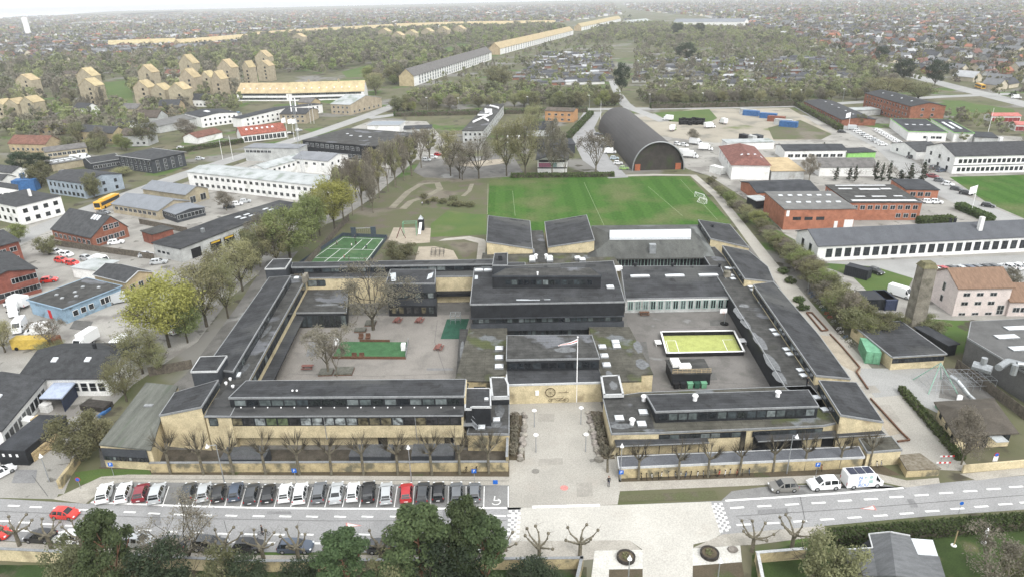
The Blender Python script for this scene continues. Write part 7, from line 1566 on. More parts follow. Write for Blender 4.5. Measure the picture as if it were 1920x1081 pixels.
# bus
def bus(px,rz,label):
    p=W(*px); t=thing('bus',label,'bus',(p.x,p.y,.04),rz); pm=paint('yellow')
    q=MB().use(pm); q.prism([Vector(v) for v in((-6,-1.2,3),(6,-1.2,3),(6,1.2,3),(-6,1.2,3))],[Vector(v) for v in((-6,-1.27,.35),(6,-1.27,.35),(6,1.27,.35),(-6,1.27,.35))]); q.box((-1,0,3.15),(8,1.8,.3)); o=q.build('body');o.parent=t
    q=MB().use(cglass)
    for s in(-1,1): q.box((-.2,s*1.24,1.95),(11,.06,1.2))
    q.box((6.0,0,1.8),(.08,2.1,1.6)); q.box((-6.0,0,2.2),(.08,2,.9)); o=q.build('window_glass');o.parent=t
    for x in(-3.4,3.6):
        for y in(-1.15,1.15): q=MB().use(tyrem); q.tube((x,y-.13,.48),(x,y+.13,.48),.48,.48,14,True); o=q.build('wheel');o.parent=t
    for s in(-1,1): q=MB().use(lampm); q.box((6.02,s*.95,.8),(.08,.3,.2)); o=q.build('headlight');o.parent=t
bus((203,386),heading((222,372),(182,391)),'long yellow city bus on the side street in front of the yellow building')
bus((1837,166),heading((1815,158),(1860,172)),'distant yellow bus on the main road at the right')
# vehicles in yards
VL=[('van','white',(28,588),-60,'white van parked beside the light blue office at the left edge'),('truck','white',(30,575),165,'white box lorry behind the van at the left edge'),('van','white',(38,618),-70,'white high van at the left edge of the van yard'),('truck','white',(158,650),-100,'white box lorry parked in the lower van yard'),('van','white',(224,655),-100,'white van parked right of the box lorry in the van yard'),('van','white',(318,622),150,'white van under the yellow-green tree'),('van','silver',(226,566),25,'silver van beside the light blue office'),('van','white',(193,495),-25,'white van at the end of the white car row in the red car yard'),
 ('hatchback','bright red',(93,528),20,'bright red car beside the brick building with window strips'),('hatchback','bright red',(116,491),-20,'red car, left of two with white doors behind the low white shed'),('hatchback','bright red',(137,496),-20,'red car, right of two with white doors behind the low white shed'),('saloon','white',(106,475),-15,'white car at the fence, left of two above the red cars'),('hatchback','white',(126,480),-20,'white car at the fence, right of two above the red cars'),('hatchback','silver',(163,487),-20,'silver car beside the white van in the red car yard'),('hatchback','silver',(274,481),15,'silver car at the left end of the garage building'),('estate','silver',(298,494),15,'silver estate next to the brown trailer by the garage'),
 ('estate','white',(218,457),20,'white car parked behind the brick workshop fence'),('saloon','grey',(195,401),-10,'grey saloon behind the yellow bus'),('hatchback','white',(340,280),5,'white car in the car park left of the shrubs by the dark house'),('hatchback','silver',(375,300),5,'silver car in the car park beside the dark grey house'),
 ('hatchback','dark grey',(430,390),20,'dark car, left of three behind the garage building'),('hatchback','white',(445,385),20,'white car in the middle of three behind the garage building'),('hatchback','silver',(460,380),20,'silver car, right of three behind the garage building'),
 ('hatchback','black',(1641,512),-60,'black car standing alone beside the black poster container'),('van','white',(1688,555),-55,'white van beside the navy blue container'),
 ('saloon','dark red',(1748,333),-55,'red car, first in the line parked beside the right football field'),('hatchback','grey',(1762,341),-50,'grey car, second in the line parked beside the right football field'),('hatchback','white',(1777,348),-48,'white car, third in the line parked beside the right football field'),('hatchback','dark grey',(1793,357),-45,'dark grey car, fourth in the line parked beside the right football field'),('suv','black',(1811,365),-40,'black car, fifth in the line parked beside the right football field'),('hatchback','black',(1852,388),-40,'black car driving on the right side street'),('hatchback','white',(1740,381),-15,'white car, left of two beside the orange brick offices'),('hatchback','white',(1755,381),-30,'white car, right of two beside the orange brick offices'),('suv','grey',(1752,317),20,'grey car in front of the big white building, left of two'),('estate','blue',(1764,322),20,'blue estate in front of the big white building, right of two'),('hatchback','black',(1578,249),-30,'black car driving on the side street beside the brick row'),('estate','dark grey',(1710,297),10,'dark grey car in front of the white gabled office'),('hatchback','white',(3,890),60,'white car at the very left edge beside the black shed'),('hatchback','red',(822,292),-10,'red car, leftmost of the cars in the lot behind the tree row'),('hatchback','white',(812,297),-10,'white car in the middle of the lot behind the tree row'),('hatchback','silver',(800,302),-10,'silver car at the near end of the lot behind the tree row'),('estate','white',(680,288),10,'white estate in the yard before the black-clad building'),('hatchback','black',(545,252),20,'black car beside the red tiled showroom'),('hatchback','silver',(560,246),20,'silver car at the roadside beyond the showroom'),('van','white',(430,215),10,'white van beside the blue-walled shed'),('saloon','silver',(300,560),30,'silver saloon at the edge of the van yard trees'),('van','white',(75,625),200,'white van standing in the middle of the van yard'),('hatchback','grey',(120,325),15,'grey car by the ochre hall'),('van','white',(145,300),10,'white van in front of the ochre row'),('van','white',(158,298),10,'second white van in front of the ochre row'),('hatchback','blue',(690,158),10,'blue car in front of the gable house near the apartment row'),('van','white',(1905,185),-25,'white van on the main road at the right edge')]
for s,c,px,a,l in VL: 
    put_car(s,c,W(*px,.04),R(a),l,'vehicles in the yards',1,'car' if s not in('van','truck') else ('van' if s=='van' else 'lorry'))
# hangar parking
for i,(x,y,s,c) in enumerate(((1122,254,'hatchback','dark grey'),(1126,262,'hatchback','white'),(1130,270,'hatchback','silver'),(1135,277,'estate','dark grey'),(1144,288,'van','white'),(1152,299,'hatchback','pale blue'),(1159,308,'hatchback','white'),(1170,318,'hatchback','green'))): put_car(s,c,W(x,y,.05),R(-8),f'{c} {"van" if s=="van" else "car"}, {ORD[i]} from the far end of the row along the hangar','vehicles along the hangar',1,'van' if s=='van' else 'car')
for i,(x,y,s,c) in enumerate(((1270,272,'hatchback','white'),(1283,274,'hatchback','white'),(1307,272,'truck','white'),(1285,290,'van','white'),(1297,296,'truck','white'),(1325,282,'truck','white'))): put_car(s,c,W(x,y,.05),R(-60+i*9),f'white {"car" if s=="hatchback" else ("lorry" if s=="truck" else "van")}, {ORD[i]} from the left in the yard right of the hangar','vehicles right of the hangar',1,{'hatchback':'car','truck':'lorry','van':'van'}[s])
# right car park row
rc=['white','red','black','silver','blue','grey','black','dark grey','white','white','white','blue']
for i in range(12):
    x=[1748,1764,1780,1796,1812,1827,1843,1858,1887,1903,1919,1935][i]; put_car(['hatchback','estate','hatchback'][i%3],rc[i],W(x,509-i*.7,.04),R(112),f'{rc[i]} car, {ORD[i]} from the left in the row behind the pink house','cars behind the pink house')
# white delivery cars by the lime-edged warehouse
for i in range(10): put_car('hatchback','white',W(1645+i*4.6,246+i*2.7,.05),R(-8),f'white delivery car, {ORD[i]} from the far end of the right line by the lime-edged warehouse','white delivery cars')
for i in range(9): put_car('hatchback' if i else 'van','white' if i%3 else 'silver',W(1600+i*6.8,244+i*3.6,.05),R(-20),f'pale delivery vehicle, {ORD[i]} from the far end of the left line beside the street','pale delivery vehicles',1,'car' if i else 'van')
# scrap tyres and machines on the gravel lot
for i in range(16):
    p=W(1276+i%8*6,228+(i//8)*6+random.uniform(-1,1)); q=MB().use(tyrem); 
    for j in range(3): q.tube(p+Z3*(j*.7),p+Z3*(j*.7+.6),1.1,1.1,12,True)
    o=q.build('tyre_stack'); tag(o,f'big black tyre stack, {ORD[i%8]} from the left in the {"back" if i<8 else "front"} row on the gravel','tyre stack','stacks of black tyres on the gravel lot')
for i,(x,y,c,l) in enumerate(((1332,240,'white','white lorry beside the black tyre stacks'),(1262,245,'green','green tipper lorry on the gravel lot'),(1355,232,'white','white lorry behind the tyre stacks'),(1250,226,'white','white lorry at the far left of the gravel lot'))): put_car('truck',c,W(x,y,.05),R(20+40*i),l,'lorries on the gravel lot',1,'lorry')
# masts, flags
p=W(571,345); t=thing('antenna_mast','tall slender lattice antenna mast beside the long white building','mast',p[:]); q=MB().use(steel)
for k in range(3):
    a=k*2.09; q.tube(p+Vector((math.cos(a)*.8,math.sin(a)*.8,0)),p+Vector((math.cos(a)*.35,math.sin(a)*.35,32)),.06,.05,4)
for i in range(20):
    z=i*1.6; r0=.8-.45*z/32; 
    for k in range(3): a=k*2.09;b=(k+1)*2.09; q.tube(p+Vector((math.cos(a)*r0,math.sin(a)*r0,z)),p+Vector((math.cos(b)*r0,math.sin(b)*r0,z+1.6)),.03,.03,3)
q.build('lattice',None,t); q=MB().use(whitem)
for z in(28,30,31.5): q.tube(p+Vector((-.9,-.3,z)),p+Vector((-.9,-.3,z+1.6)),.25,.25,7,True); q.tube(p+Vector((.9,-.3,z)),p+Vector((.9,-.3,z+1.4)),.25,.25,7,True)
q.build('antenna',None,t)
def flagp(px,h,l,flag=True,c=None):
    p=W(*px); t=thing('flagpole',l,'flagpole',p[:]); q=MB().use(whitem); q.tube(p,p+Z3*h,.1,.06,6); q.build('pole',None,t)
    if flag: q=MB().use(c or whitem); q.prism([p+Vector(v) for v in((-2.2,0,h-.8),(0,0,h-.1),(0,.06,h-.1),(-2.2,.06,h-.8))],[p+Vector(v) for v in((-2.2,0,h-3),(0,0,h-2.6),(0,.06,h-2.6),(-2.2,.06,h-3))]); q.build('flag',None,t)
flagp((1820,402),9.5,'white flagpole with a white banner beside the right side street hedge'); flagp((1590,244),9,'white flagpole beside the low brick row'); flagp((1851,255),13,'tall white flagpole in front of the pink-red garages',False); flagp((1126,226),11,'tall white pole at the far end of the hangar road',False)
for i,(x,y) in enumerate(((418,300),(437,300),(540,260),(583,232),(589,232),(560,262),(552,262))): flagp((x,y),11,f'white pole, {ORD[i]} of several standing along the pale side street',i in(2,5,6))
for i,(x,y) in enumerate(((802,204),(861,205),(990,203),(1105,200),(1163,198),(1218,198),(1317,196),(1480,190),(1580,188),(1500,190))): 
    p=W(x,y+3); t=thing('street_lamp',f'far street lamp, {ORD[i]} from the left along the street behind the hangar','street lamp',p[:],0,'lamps along the far street'); q=MB().use(steel); q.tube(p,p+Z3*8,.1,.07,5); q.build('pole',None,t); q=MB().use(whitem); q.box(p+Vector((-.4,0,8)),(1.2,.4,.2)); q.build('lamp_head',None,t)
# fences and boundary hedges
lowwall('timber_fence','brown timber fence behind the left trees along the tree row',(395,700),(655,412),2,.08,fencew,None)
lowwall('timber_fence','brown timber fence in front of the brick workshop',(105,461),(290,487),1.9,.08,fencew,None)
lowwall('timber_fence','dark timber fence behind the brick workshop shed',(262,420),(352,437),1.8,.08,fencew,None)
lowwall('timber_fence','long brown fence between the playground and the industrial building',(1790,690),(1925,790),2.0,.1,fencew,None)
lowwall('timber_fence','rough timber fence at the left side of the school annex',(280,705),(362,690),2.0,.08,fencew,None)
for lab,a,b,w_,h_ in(('long hedge belt along the far street, left part',(740,218),(1100,210),5,2.5),('long hedge belt along the far street, right part',(1220,203),(1490,198),5,3),('hedge along the hangar road',(1063,262),(1108,215),3,2),('clipped hedge beside the right side street',(1797,391),(1856,416),2.4,1.8),('hedge in front of the orange brick offices',(1722,420),(1785,417),2.4,1.8),('hedge row behind the playing field beside the club house',(960,333),(1150,331),2,1.4),('dark hedge beside the brick row street',(1495,200),(1575,245),2.5,2.5),('hedge behind the dark grey house',(255,300),(455,268),2,2)):
    hedge('hedge',lab,a,b,w_,h_,n=2600,ls=.55)

# small houses and sheds filling the left middle distance
g=random.Random(21); EXH=[]
xs_=[(230,275),(150,265),(300,215),(250,235),(205,250),(20,285),(140,215),(225,215),(330,200),(560,205),(600,222),(250,170),(215,165),(310,150),(120,150),(90,130),(240,125),(280,130),(330,120),(150,110),(80,115),(390,135),(550,120),(640,95)]
for i,(x,y) in enumerate(xs_):
    w_=g.uniform(11,26); A=W(x,y)
    if any(inpoly(A.x,A.y,Z_) for Z_ in ZONES): continue
    a=g.uniform(-.5,.2); B=A+Vector((math.cos(a),math.sin(a),0))*w_; c=g.choice([('white',wht),('tan brick',tan),('grey',gwl),('ochre brick',ochre)]); r=g.choice([('slate',tiled),('red-brown',redb),('old grey',MT['roof_grey_old']),('brown',brown)])
    hx=bld('house','x','house',(A.x,A.y,0),(B.x,B.y,0),g.uniform(8,11),g.uniform(3,5.5),'gx',g.uniform(2,3.5),c[1],r[1],W2('F',1,int(w_/3),1.4,.9,0,1.3)); EXH.append((hx,f'{c[0]} house with {r[0]} roof|before the gabled flats'))
# ---------------------------------------------------------------- trees between the buildings
TL=[('yellow',318,650,512,126,'large yellow-green budding tree beside the van yard, brightest of all'),
('bud',388,612,482,112,'dull olive budding tree right behind the bright yellow-green tree'),
('bud',268,700,608,86,'olive-green tree below the bright yellow-green tree'),('bud',238,752,664,72,'thin olive tree with a pale trunk left of the school annex'),
('olive',155,862,768,92,'dense rounded bush tree at the left driveway in front of the annex'),('olive',190,845,770,60,'small dark bush tree right against the annex roof'),('bud',300,700,640,50,'small olive tree between the cube tower and the van yard'),
('green',545,488,385,112,'broad green tree left of the multi-sport court'),('yellow',628,432,328,86,'yellow-green tree in the row above the timber fence'),('bud',600,442,348,60,'half-leafed tree left of the yellow-green one above the fence'),
('bud',455,545,440,86,'olive tree beside the far cube tower'),('bud',418,540,455,66,'thin olive tree between the garage building and the school'),('green',352,642,556,70,'green-brown tree beside the fence behind the yellow-green tree'),('bud',428,596,476,70,'tall budding tree against the left school wing'),('olive',472,512,425,62,'round olive tree in front of the garage building end'),('bud',520,500,402,72,'budding tree left of the broad green tree'),('green',585,452,362,64,'green tree between the sport court fence and the garage building'),('bud2',488,500,425,60,'pale twiggy tree behind the far cube tower'),('bud2',490,460,400,50,'small grey-green tree in front of the garage building'),
('olive',752,492,450,62,'rounded olive bush tree at the play area behind the far wing'),
('bud',95,662,640,60,'bush at the van yard edge'),('bud',10,660,598,60,'brown-green tree at the left edge above the workshop'),('bare2',100,655,600,50,'thin bare tree at the lower edge of the van yard'),
('green',38,455,418,36,'small dense green tree at the left edge beside the pale street'),('olive',92,478,440,40,'yellowish bush above the parked white cars'),
('darkround',45,325,282,52,'dark evergreen tree left of the ochre hall'),('darkround',78,325,285,40,'second dark evergreen beside the ochre hall'),('olive',78,352,300,46,'bronze-green round tree in front of the dark evergreens'),('olive',178,372,320,32,'small olive tree by the blue-grey building'),('bud',232,330,312,40,'reddish budding tree in front of the low dark wing'),('bud2',425,395,355,36,'thin tree beside the yard behind the garage building'),
('olive',275,272,222,46,'olive tree behind the dark grey house'),('bud2',355,262,220,44,'grey-green bare tree left of the brown-red shed'),('yellow',112,253,228,34,'small yellow-green bush beside the tan house at the left'),
('bare',695,405,285,90,'bare tree in the long row'),('bud',845,330,236,52,'tall olive tree left of the three park trees'),('bare',862,335,270,44,'left of three bare trees at the small play yard'),('bare',867,338,285,36,'slim bare tree at the small play yard'),('bare',898,335,258,62,'right bare tree of the three at the small play yard'),('bud',950,330,215,60,'tall olive tree behind the small play yard'),('bud',985,333,205,66,'tall olive tree left of the club house'),('bud2',1035,332,215,50,'bare budding tree rising behind the club house'),('bare2',1117,330,245,52,'bare tree at the bend of the hangar road'),('bud',1000,250,190,40,'grey-green tree beside the far street house'),
('bare2',1059,332,270,26,'thin bare trunk tree right of the club house'),('olive',935,165,120,50,'rounded tree above the far street'),
('darkround',1165,176,115,34,'dark pointed evergreen beside the allotment road'),('darkround',1285,115,78,44,'dark evergreen among the allotments'),('darkround',1270,70,42,26,'dark evergreen beyond the allotments, left'),('darkround',1312,66,42,22,'dark evergreen beyond the allotments, right'),
('darkround',1692,152,108,40,'dark evergreen right of the allotments'),('darkround',1752,162,110,42,'taller dark evergreen near the bus road'),('darkround',1650,118,85,28,'dark conifer among the red roofed houses'),('bud',1660,190,140,86,'big rounded olive tree behind the red brick block'),('bud',1720,190,150,74,'rounded olive tree right of the red brick block'),
('ivy',1567,338,312,12,'first ivy-covered column tree'),('ivy',1592,338,312,12,'second ivy-covered column tree'),('ivy',1602,340,308,12,'third ivy-covered column tree'),('ivy',1640,338,300,14,'fourth ivy-covered column tree'),('ivy',1652,340,304,12,'fifth ivy-covered column tree'),('ivy',1665,340,300,12,'sixth ivy-covered column tree'),('ivy',1687,340,318,22,'seventh ivy-covered column tree, wide'),('ivy',1705,340,305,18,'eighth ivy-covered column tree'),('ivy',1728,342,298,16,'ninth ivy-covered column tree'),('ivy',1542,292,266,12,'dark column tree in front of the long white workshop'),
('bud2',1517,338,288,32,'olive tree with an ivy trunk at the beige-roofed building'),('olive',1612,235,212,20,'small tree at the corner of the brick row'),('olive',1700,700,618,20,'shrub'),('olive',1640,628,572,60,'green bush tree left of the chimney'),('olive',1672,625,585,50,'mid green bush tree at the foot of the chimney'),('olive',1745,625,590,56,'dark green bush tree right of the chimney'),('bud2',1590,610,540,50,'brown budding bush tree beside the hedge path'),('bud2',1802,870,760,70,'bare-branched tree in front of the brown-roofed nursery'),('bud2',1895,540,500,40,'bare tree behind the pink house'),
('bud2',1300,270,240,26,'thin bare tree in the yard right of the hangar')]
for k,x,y,ty,w_,l in TL:
    if l=='shrub' or l=='bare tree in the long row': continue
    tree(k,x,y,ty,l,w_)
# long row of tall bare trees behind the playground
rowt=[(645,418,300),(662,405,290),(680,395,282),(694,385,275),(712,372,262),(728,360,258),(742,352,250),(758,340,246),(772,330,244),(790,315,238),(806,300,232),(700,400,300),(668,372,300),(735,330,262),(640,375,302),(655,350,296)]
for i,(x,y,ty) in enumerate(rowt): tree(['rowbare','bare2','rowbare','bud2'][i%4],x,y,ty,f'tall thin bare tree, {ORD[i]} in the long row behind the playground',34,'tall bare trees behind the playground')
# bushes along the hedge path
hb=[]
P0=[(1320,345),(1345,372),(1372,398),(1395,425),(1420,455),(1445,475),(1470,500),(1492,520),(1515,548),(1540,575),(1562,600),(1585,622),(1605,640)]
bp_=0
for i in range(len(P0)-1):
    for j in range(3):
        k=j/3; x=P0[i][0]*(1-k)+P0[i+1][0]*k+13+random.uniform(-3,5)+(i>2)*9; y=P0[i][1]*(1-k)+P0[i+1][1]*k; sz=9+i*2.0
        tree(['olive','bud2','bud','olive','green'][(i*3+j)%5],x,y,y-sz*random.uniform(1.4,2.1),f'budding bush tree, {ORD[bp_] if bp_<30 else "near the end"} from the football field along the hedge path' if bp_<30 else f'budding bush tree near the depot end of the hedge path, {ORD[bp_-30]} there',sz*random.uniform(2,2.6),'bush trees along the hedge path'); bp_+=1
for i,(x,y,w_,h_) in enumerate(((1468,512,14,7),(1482,530,12,6),(1497,566,12,9),(1505,580,10,6))):
    o=lump('bush',(3.2,3.2,1.6),300+i,500,.25,lf_hed); o.location=W(x,y); tag(o,f'low clipped green bush, {ORD[i]} from the football field beside the gravel path','bush','low bushes beside the gravel path')
for i,(x,y) in enumerate(((800,382),(815,378),(830,382),(845,386),(858,388),(870,386),(882,388),(795,372),(850,376))): o=lump('bush',(4,3,2),320+i,500,.25,lf_bsh); o.location=W(x,y); tag(o,f'olive bush on the playground mounds, {ORD[i]} of the group','bush','bushes on the playground mounds')
# ---------------------------------------------------------------- scattered trees
T9=['','','twenty','thirty','forty','fifty','sixty','seventy','eighty','ninety']; T9o=['','','twentieth','thirtieth','fortieth','fiftieth','sixtieth','seventieth','eightieth','ninetieth']
def ordn(n):   # 1 -> first
    if n<=30: return ORD[n-1]
    return T9o[n//10] if n%10==0 else T9[n//10]+'-'+ORD[n%10-1]
def number(objs,pat):
    """label look-alikes by their order from the left in the picture"""
    by={}
    for o,k in objs: by.setdefault(k,[]).append(o)
    for k,L in by.items():
        L.sort(key=lambda o:PXY(o.location)[0])
        for i,o in enumerate(L): d,w_=k.split('|'); o['label']=f'{ordn(i+1)} {d} from the left {w_}'
placed=[0]; number(EXH,'')
def in_zones(x,y):
    for Zp in ZONES:
        xs=[p[0] for p in Zp]
        if x<min(xs)-1 or x>max(xs)+1: continue
        if inpoly(x,y,Zp): return True
    return False
STUFF=[]
def scatter(poly,spacing,kinds,hr,label,group,limit,rng):
    P=[W(*p) for p in poly]; Q=[(p.x,p.y) for p in P]; xs=[q[0] for q in Q]; ys=[q[1] for q in Q]; pts=[]
    area=(max(xs)-min(xs))*(max(ys)-min(ys)); n=int(area/spacing**2)
    for _ in range(n):
        x=rng.uniform(min(xs),max(xs)); y=rng.uniform(min(ys),max(ys))
        if inpoly(x,y,Q) and not in_zones(x,y): pts.append((x,y))
    pts.sort(key=lambda p:p[1])
    k=0; mine=[]
    for x,y in pts:
        kd=rng.choice(kinds); h=rng.uniform(*hr)
        if k<limit:
            pr,h0,w0=proto(kd); s=h/h0; o=place(pr,(x,y,0),rng.uniform(0,6.28),(s*rng.uniform(.85,1.2),s*rng.uniform(.85,1.2),s),label[kd] if isinstance(label,dict) else label,'tree',group); o.name='tree'; k+=1; mine.append((o,o['label']))
        else: STUFF.append((x,y,h,kd))
    number(mine,'{o} {k}, counted from the left')
rg=random.Random(11)
def lab(where): return {k:f'{d}|{where}' for k,d in dict(bud='olive budding tree',bud2='pale olive budding tree',bare='bare brown tree',bare2='thin bare tree',olive='round grey tree',green='fresh green tree',darkround='dark evergreen tree',yellow='yellow-green tree',fir='dark fir tree',poplar='tall bare poplar',rowbare='tall thin twiggy tree').items()}
scatter([(742,212),(748,190),(850,172),(1000,172),(1100,178),(1165,190),(1165,203),(900,203)],6.0,['bud','bud2','olive','bud','olive','green'],(6,10.5),lab('in the belt before the left allotments'),'trees in the left belt beside the far street',40,rg)
scatter([(1205,198),(1200,175),(1500,162),(1610,165),(1700,180),(1640,188),(1480,194),(1300,200)],6.0,['bud','bud2','olive','bud','olive','bare2'],(6,10),lab('in the belt before the right allotments'),'trees in the right belt beside the far street',40,rg)
scatter([(0,262),(0,215),(250,200),(450,195),(450,215),(260,245),(240,290),(120,285)],10,['bud','bud2','olive','bare','green'],(6,12),lab('before the gabled flats'),'trees in front of the gabled flats',14,rg)
scatter([(0,215),(0,125),(300,108),(460,92),(450,185),(250,200)],14,['bud','bud2','olive','bare','poplar','bud','bud2','poplar'],(7,18),lab('among the yellow gabled flats'),'trees among the gabled flats',16,rg)
scatter([(455,140),(455,76),(620,66),(870,54),(1040,52),(1065,58),(930,98),(740,160),(700,185),(690,145)],11,['bud','bud2','bare','olive','bud2','green','bud'],(7,18),lab('in the park left of the diagonal rows'),'trees in the park left of the diagonal rows',8,rg)
scatter([(790,166),(930,116),(1090,66),(1150,70),(1150,165),(1000,170)],15,['bud','olive','bud2','bare2'],(5,9),lab('among the left allotment huts'),'trees among the left allotments',4,rg)
scatter([(1190,172),(1190,75),(1480,80),(1660,145),(1700,175),(1500,160)],13.5,['bud','olive','bud2','bare2','bud2'],(6,11),lab('among the right allotment huts'),'trees among the right allotments',4,rg)
scatter([(1085,78),(1120,56),(1190,44),(1300,55),(1480,62),(1500,85),(1300,80)],11,['bud','olive','bud2','bud'],(9,14),lab('beyond the allotments'),'trees beyond the allotments',0,rg)
scatter([(1490,80),(1520,80),(1720,145),(1730,175),(1690,170)],10,['bud','olive','bud2'],(7,12),lab('along the main road'),'trees along the main road',0,rg)
scatter([(1700,262),(1760,215),(1850,225),(1950,262),(1950,300),(1870,272)],9,['bud2','olive','bud'],(4,8),lab('around the pink-red garages'),'trees round the garages',3,rg)
# merged far trees
far_v=[leafmat('far_dark_olive',[(.085,.09,.05),(.13,.13,.075),(.1,.105,.06)]),leafmat('far_grey_brown',[(.12,.108,.088),(.18,.163,.13),(.15,.135,.11)]),leafmat('far_pale_green',[(.16,.175,.085),(.23,.245,.12),(.2,.21,.1)])]
def merged(name,pts,mats_by,quads,size_f,kind,label):
    rng=np.random.default_rng(5); vs=[]; mi=[]; ml=[]
    groups={}
    r2=random.Random(4)
    for p in pts: groups.setdefault(mats_by[p[3]] if r2.random()<.5 or p[3] in('darkround','fir') else r2.choice(far_v),[]).append(p)
    base=[]
    for s in range(6):
        cl=[]
        for i in range(9):
            d=rng.normal(size=3); d/=np.linalg.norm(d); cl.append([d[0]*.3,d[1]*.3,.58+d[2]*.27,.17])
        base.append(leaves(quads,cl,size_f,rng))
    allv=[];mat_idx=[];mats=[]
    for gi,(m,ps) in enumerate(groups.items()):
        mats.append(m)
        for (x,y,h,k) in ps:
            b=base[rng.integers(6)]; w_=h*(rng.uniform(.75,1.1) if k not in('poplar','rowbare','fir') else .35); a=rng.uniform(0,6.28); c,s=math.cos(a),math.sin(a)
            v=np.empty_like(b); v[:,0]=(b[:,0]*c-b[:,1]*s)*w_+x; v[:,1]=(b[:,0]*s+b[:,1]*c)*w_+y; v[:,2]=b[:,2]*h; allv.append(v); mat_idx.append(np.full(len(b)//4,gi,dtype=np.int32))
    v=np.concatenate(allv); me=quadmesh(name,v,mats[0])
    for m in mats[1:]: me.materials.append(m)
    me.polygons.foreach_set('material_index',np.concatenate(mat_idx)); me.update()
    o=bpy.data.objects.new(name,me); COL.objects.link(o); tag(o,label,'trees',None,kind); return o
MB_={'bud':lf_bud,'bud2':lf_brn,'bare':lf_brn,'bare2':lf_brn,'olive':lf_bsh,'green':lf_grn,'darkround':lf_drk,'yellow':lf_yel,'poplar':lf_brn,'fir':lf_drk,'rowbare':lf_brn}
merged('woodland',STUFF,MB_,230,.075,'stuff','budding woodland and park trees in the middle distance')
# ---------------------------------------------------------------- allotment huts, suburb houses
hwalls={'white':mat('house_white',(.62,.62,.6),.06,.5,.9),'cream':mat('house_cream',(.5,.45,.35),.08,.5,.9),'brick':mat('house_brick',(.25,.13,.09),.1,.5,.9),'grey':mat('house_grey',(.3,.3,.29),.1,.5,.9)}
hroofs={'dark grey':mat('far_roof_dark',(.065,.068,.075),.1,.3,.9),'grey':mat('far_roof_grey',(.16,.165,.17),.1,.3,.9),'pale':mat('far_roof_pale',(.38,.39,.4),.08,.3,.9),'red-brown':mat('far_roof_redbrown',(.15,.085,.07),.1,.3,.9),'orange':mat('far_roof_orange',(.28,.125,.08),.08,.3,.9)}
def hut(wm,rm,X,Y,h,r):
    q=MB().use(wm); x,y=X/2,Y/2
    q.face([(-x,-y,0),(x,-y,0),(x,-y,h),(-x,-y,h)]);q.face([(x,y,0),(-x,y,0),(-x,y,h),(x,y,h)]);q.face([(x,-y,0),(x,y,0),(x,y,h),(x,0,h+r),(x,-y,h)]);q.face([(-x,y,0),(-x,-y,0),(-x,-y,h),(-x,0,h+r),(-x,y,h)])
    k=r/y*.4; q.use(rm)
    for s in(-1,1):
        a=[(-x-.4,s*(y+.4),h-k),(x+.4,s*(y+.4),h-k),(x+.4,0,h+r+.03),(-x-.4,0,h+r+.03)]; q.prism([(p[0],p[1],p[2]+.15) for p in a],a) if s<0 else q.prism([(p[0],p[1],p[2]+.15) for p in a][::-1],a[::-1])
    o=q.build('mesh'); me=o.data; bpy.data.objects.remove(o); return me
HM={(w_,r_):hut(hwalls[w_],hroofs[r_],11,8,3.0,3.2) for w_ in hwalls for r_ in hroofs}
AM=[hut(hwalls[w_],hroofs[r_],7.5,4.6,2.1,.9) for w_,r_ in(('grey','dark grey'),('brick','grey'),('white','dark grey'),('white','pale'))]
AL=['grey allotment hut with a dark low roof','brown allotment hut with a grey low roof','white allotment hut with a dark low roof','white allotment hut with a pale grey roof']
g=random.Random(3); na=0
for poly,ang,wh,lim in(([(965,150),(1010,110),(1040,82),(1135,80),(1145,110),(1142,160),(1000,160)],.05,'left',150),([(1195,160),(1200,100),(1290,92),(1470,88),(1570,120),(1600,150),(1400,165)],-.03,'right',150)):
    Q=[W(*p) for p in poly]; Q=[(q.x,q.y) for q in Q]; xs=[q[0] for q in Q];ys=[q[1] for q in Q]; y=min(ys); c_=0; mine=[]
    while y<max(ys):
        x=min(xs)+g.uniform(0,8)
        while x<max(xs):
            if inpoly(x,y,Q) and not in_zones(x,y) and g.random()<.62 and c_<lim:
                k=g.choice([0,0,0,1,1,2,2,3]); o=bpy.data.objects.new('allotment_hut',AM[k]); COL.objects.link(o); o.location=(x,y+g.uniform(-1.5,1.5),0); o.rotation_euler=(0,0,ang+g.uniform(-.08,.08)); o.scale=(g.uniform(1.0,1.6),g.uniform(1.0,1.5),1.1); tag(o,None,'hut',f'huts of the {wh} allotments'); mine.append((o,AL[k]+'|in the '+wh+' allotments')); c_+=1
            x+=g.uniform(11,15) if wh=='right' else g.uniform(9,12)
        y+=11 if wh=='left' else 13
    number(mine,'{o} {k}, from the left in the '+wh+' allotments')
subR=[(1180,18),(1330,34),(1480,78),(1600,110),(1700,142),(1800,168),(1975,208),(1975,-60),(1100,-60)]
subT=[(-60,135),(180,114),(300,106),(440,90),(470,70),(700,54),(1040,44),(1170,26),(1180,48),(1100,-60),(-60,-60)]
def jitgrid(ylo,yhi,sp,xl,xr):
    y=ylo; out=[]
    while y<yhi:
        s=sp*max(1,(y/1400)**.75); x=xl(y)
        while x<xr(y):
            out.append((x+g.uniform(-.35,.35)*s,y+g.uniform(-.35,.35)*s)); x+=s
        y+=s
    return out
houses=[];trs=[]
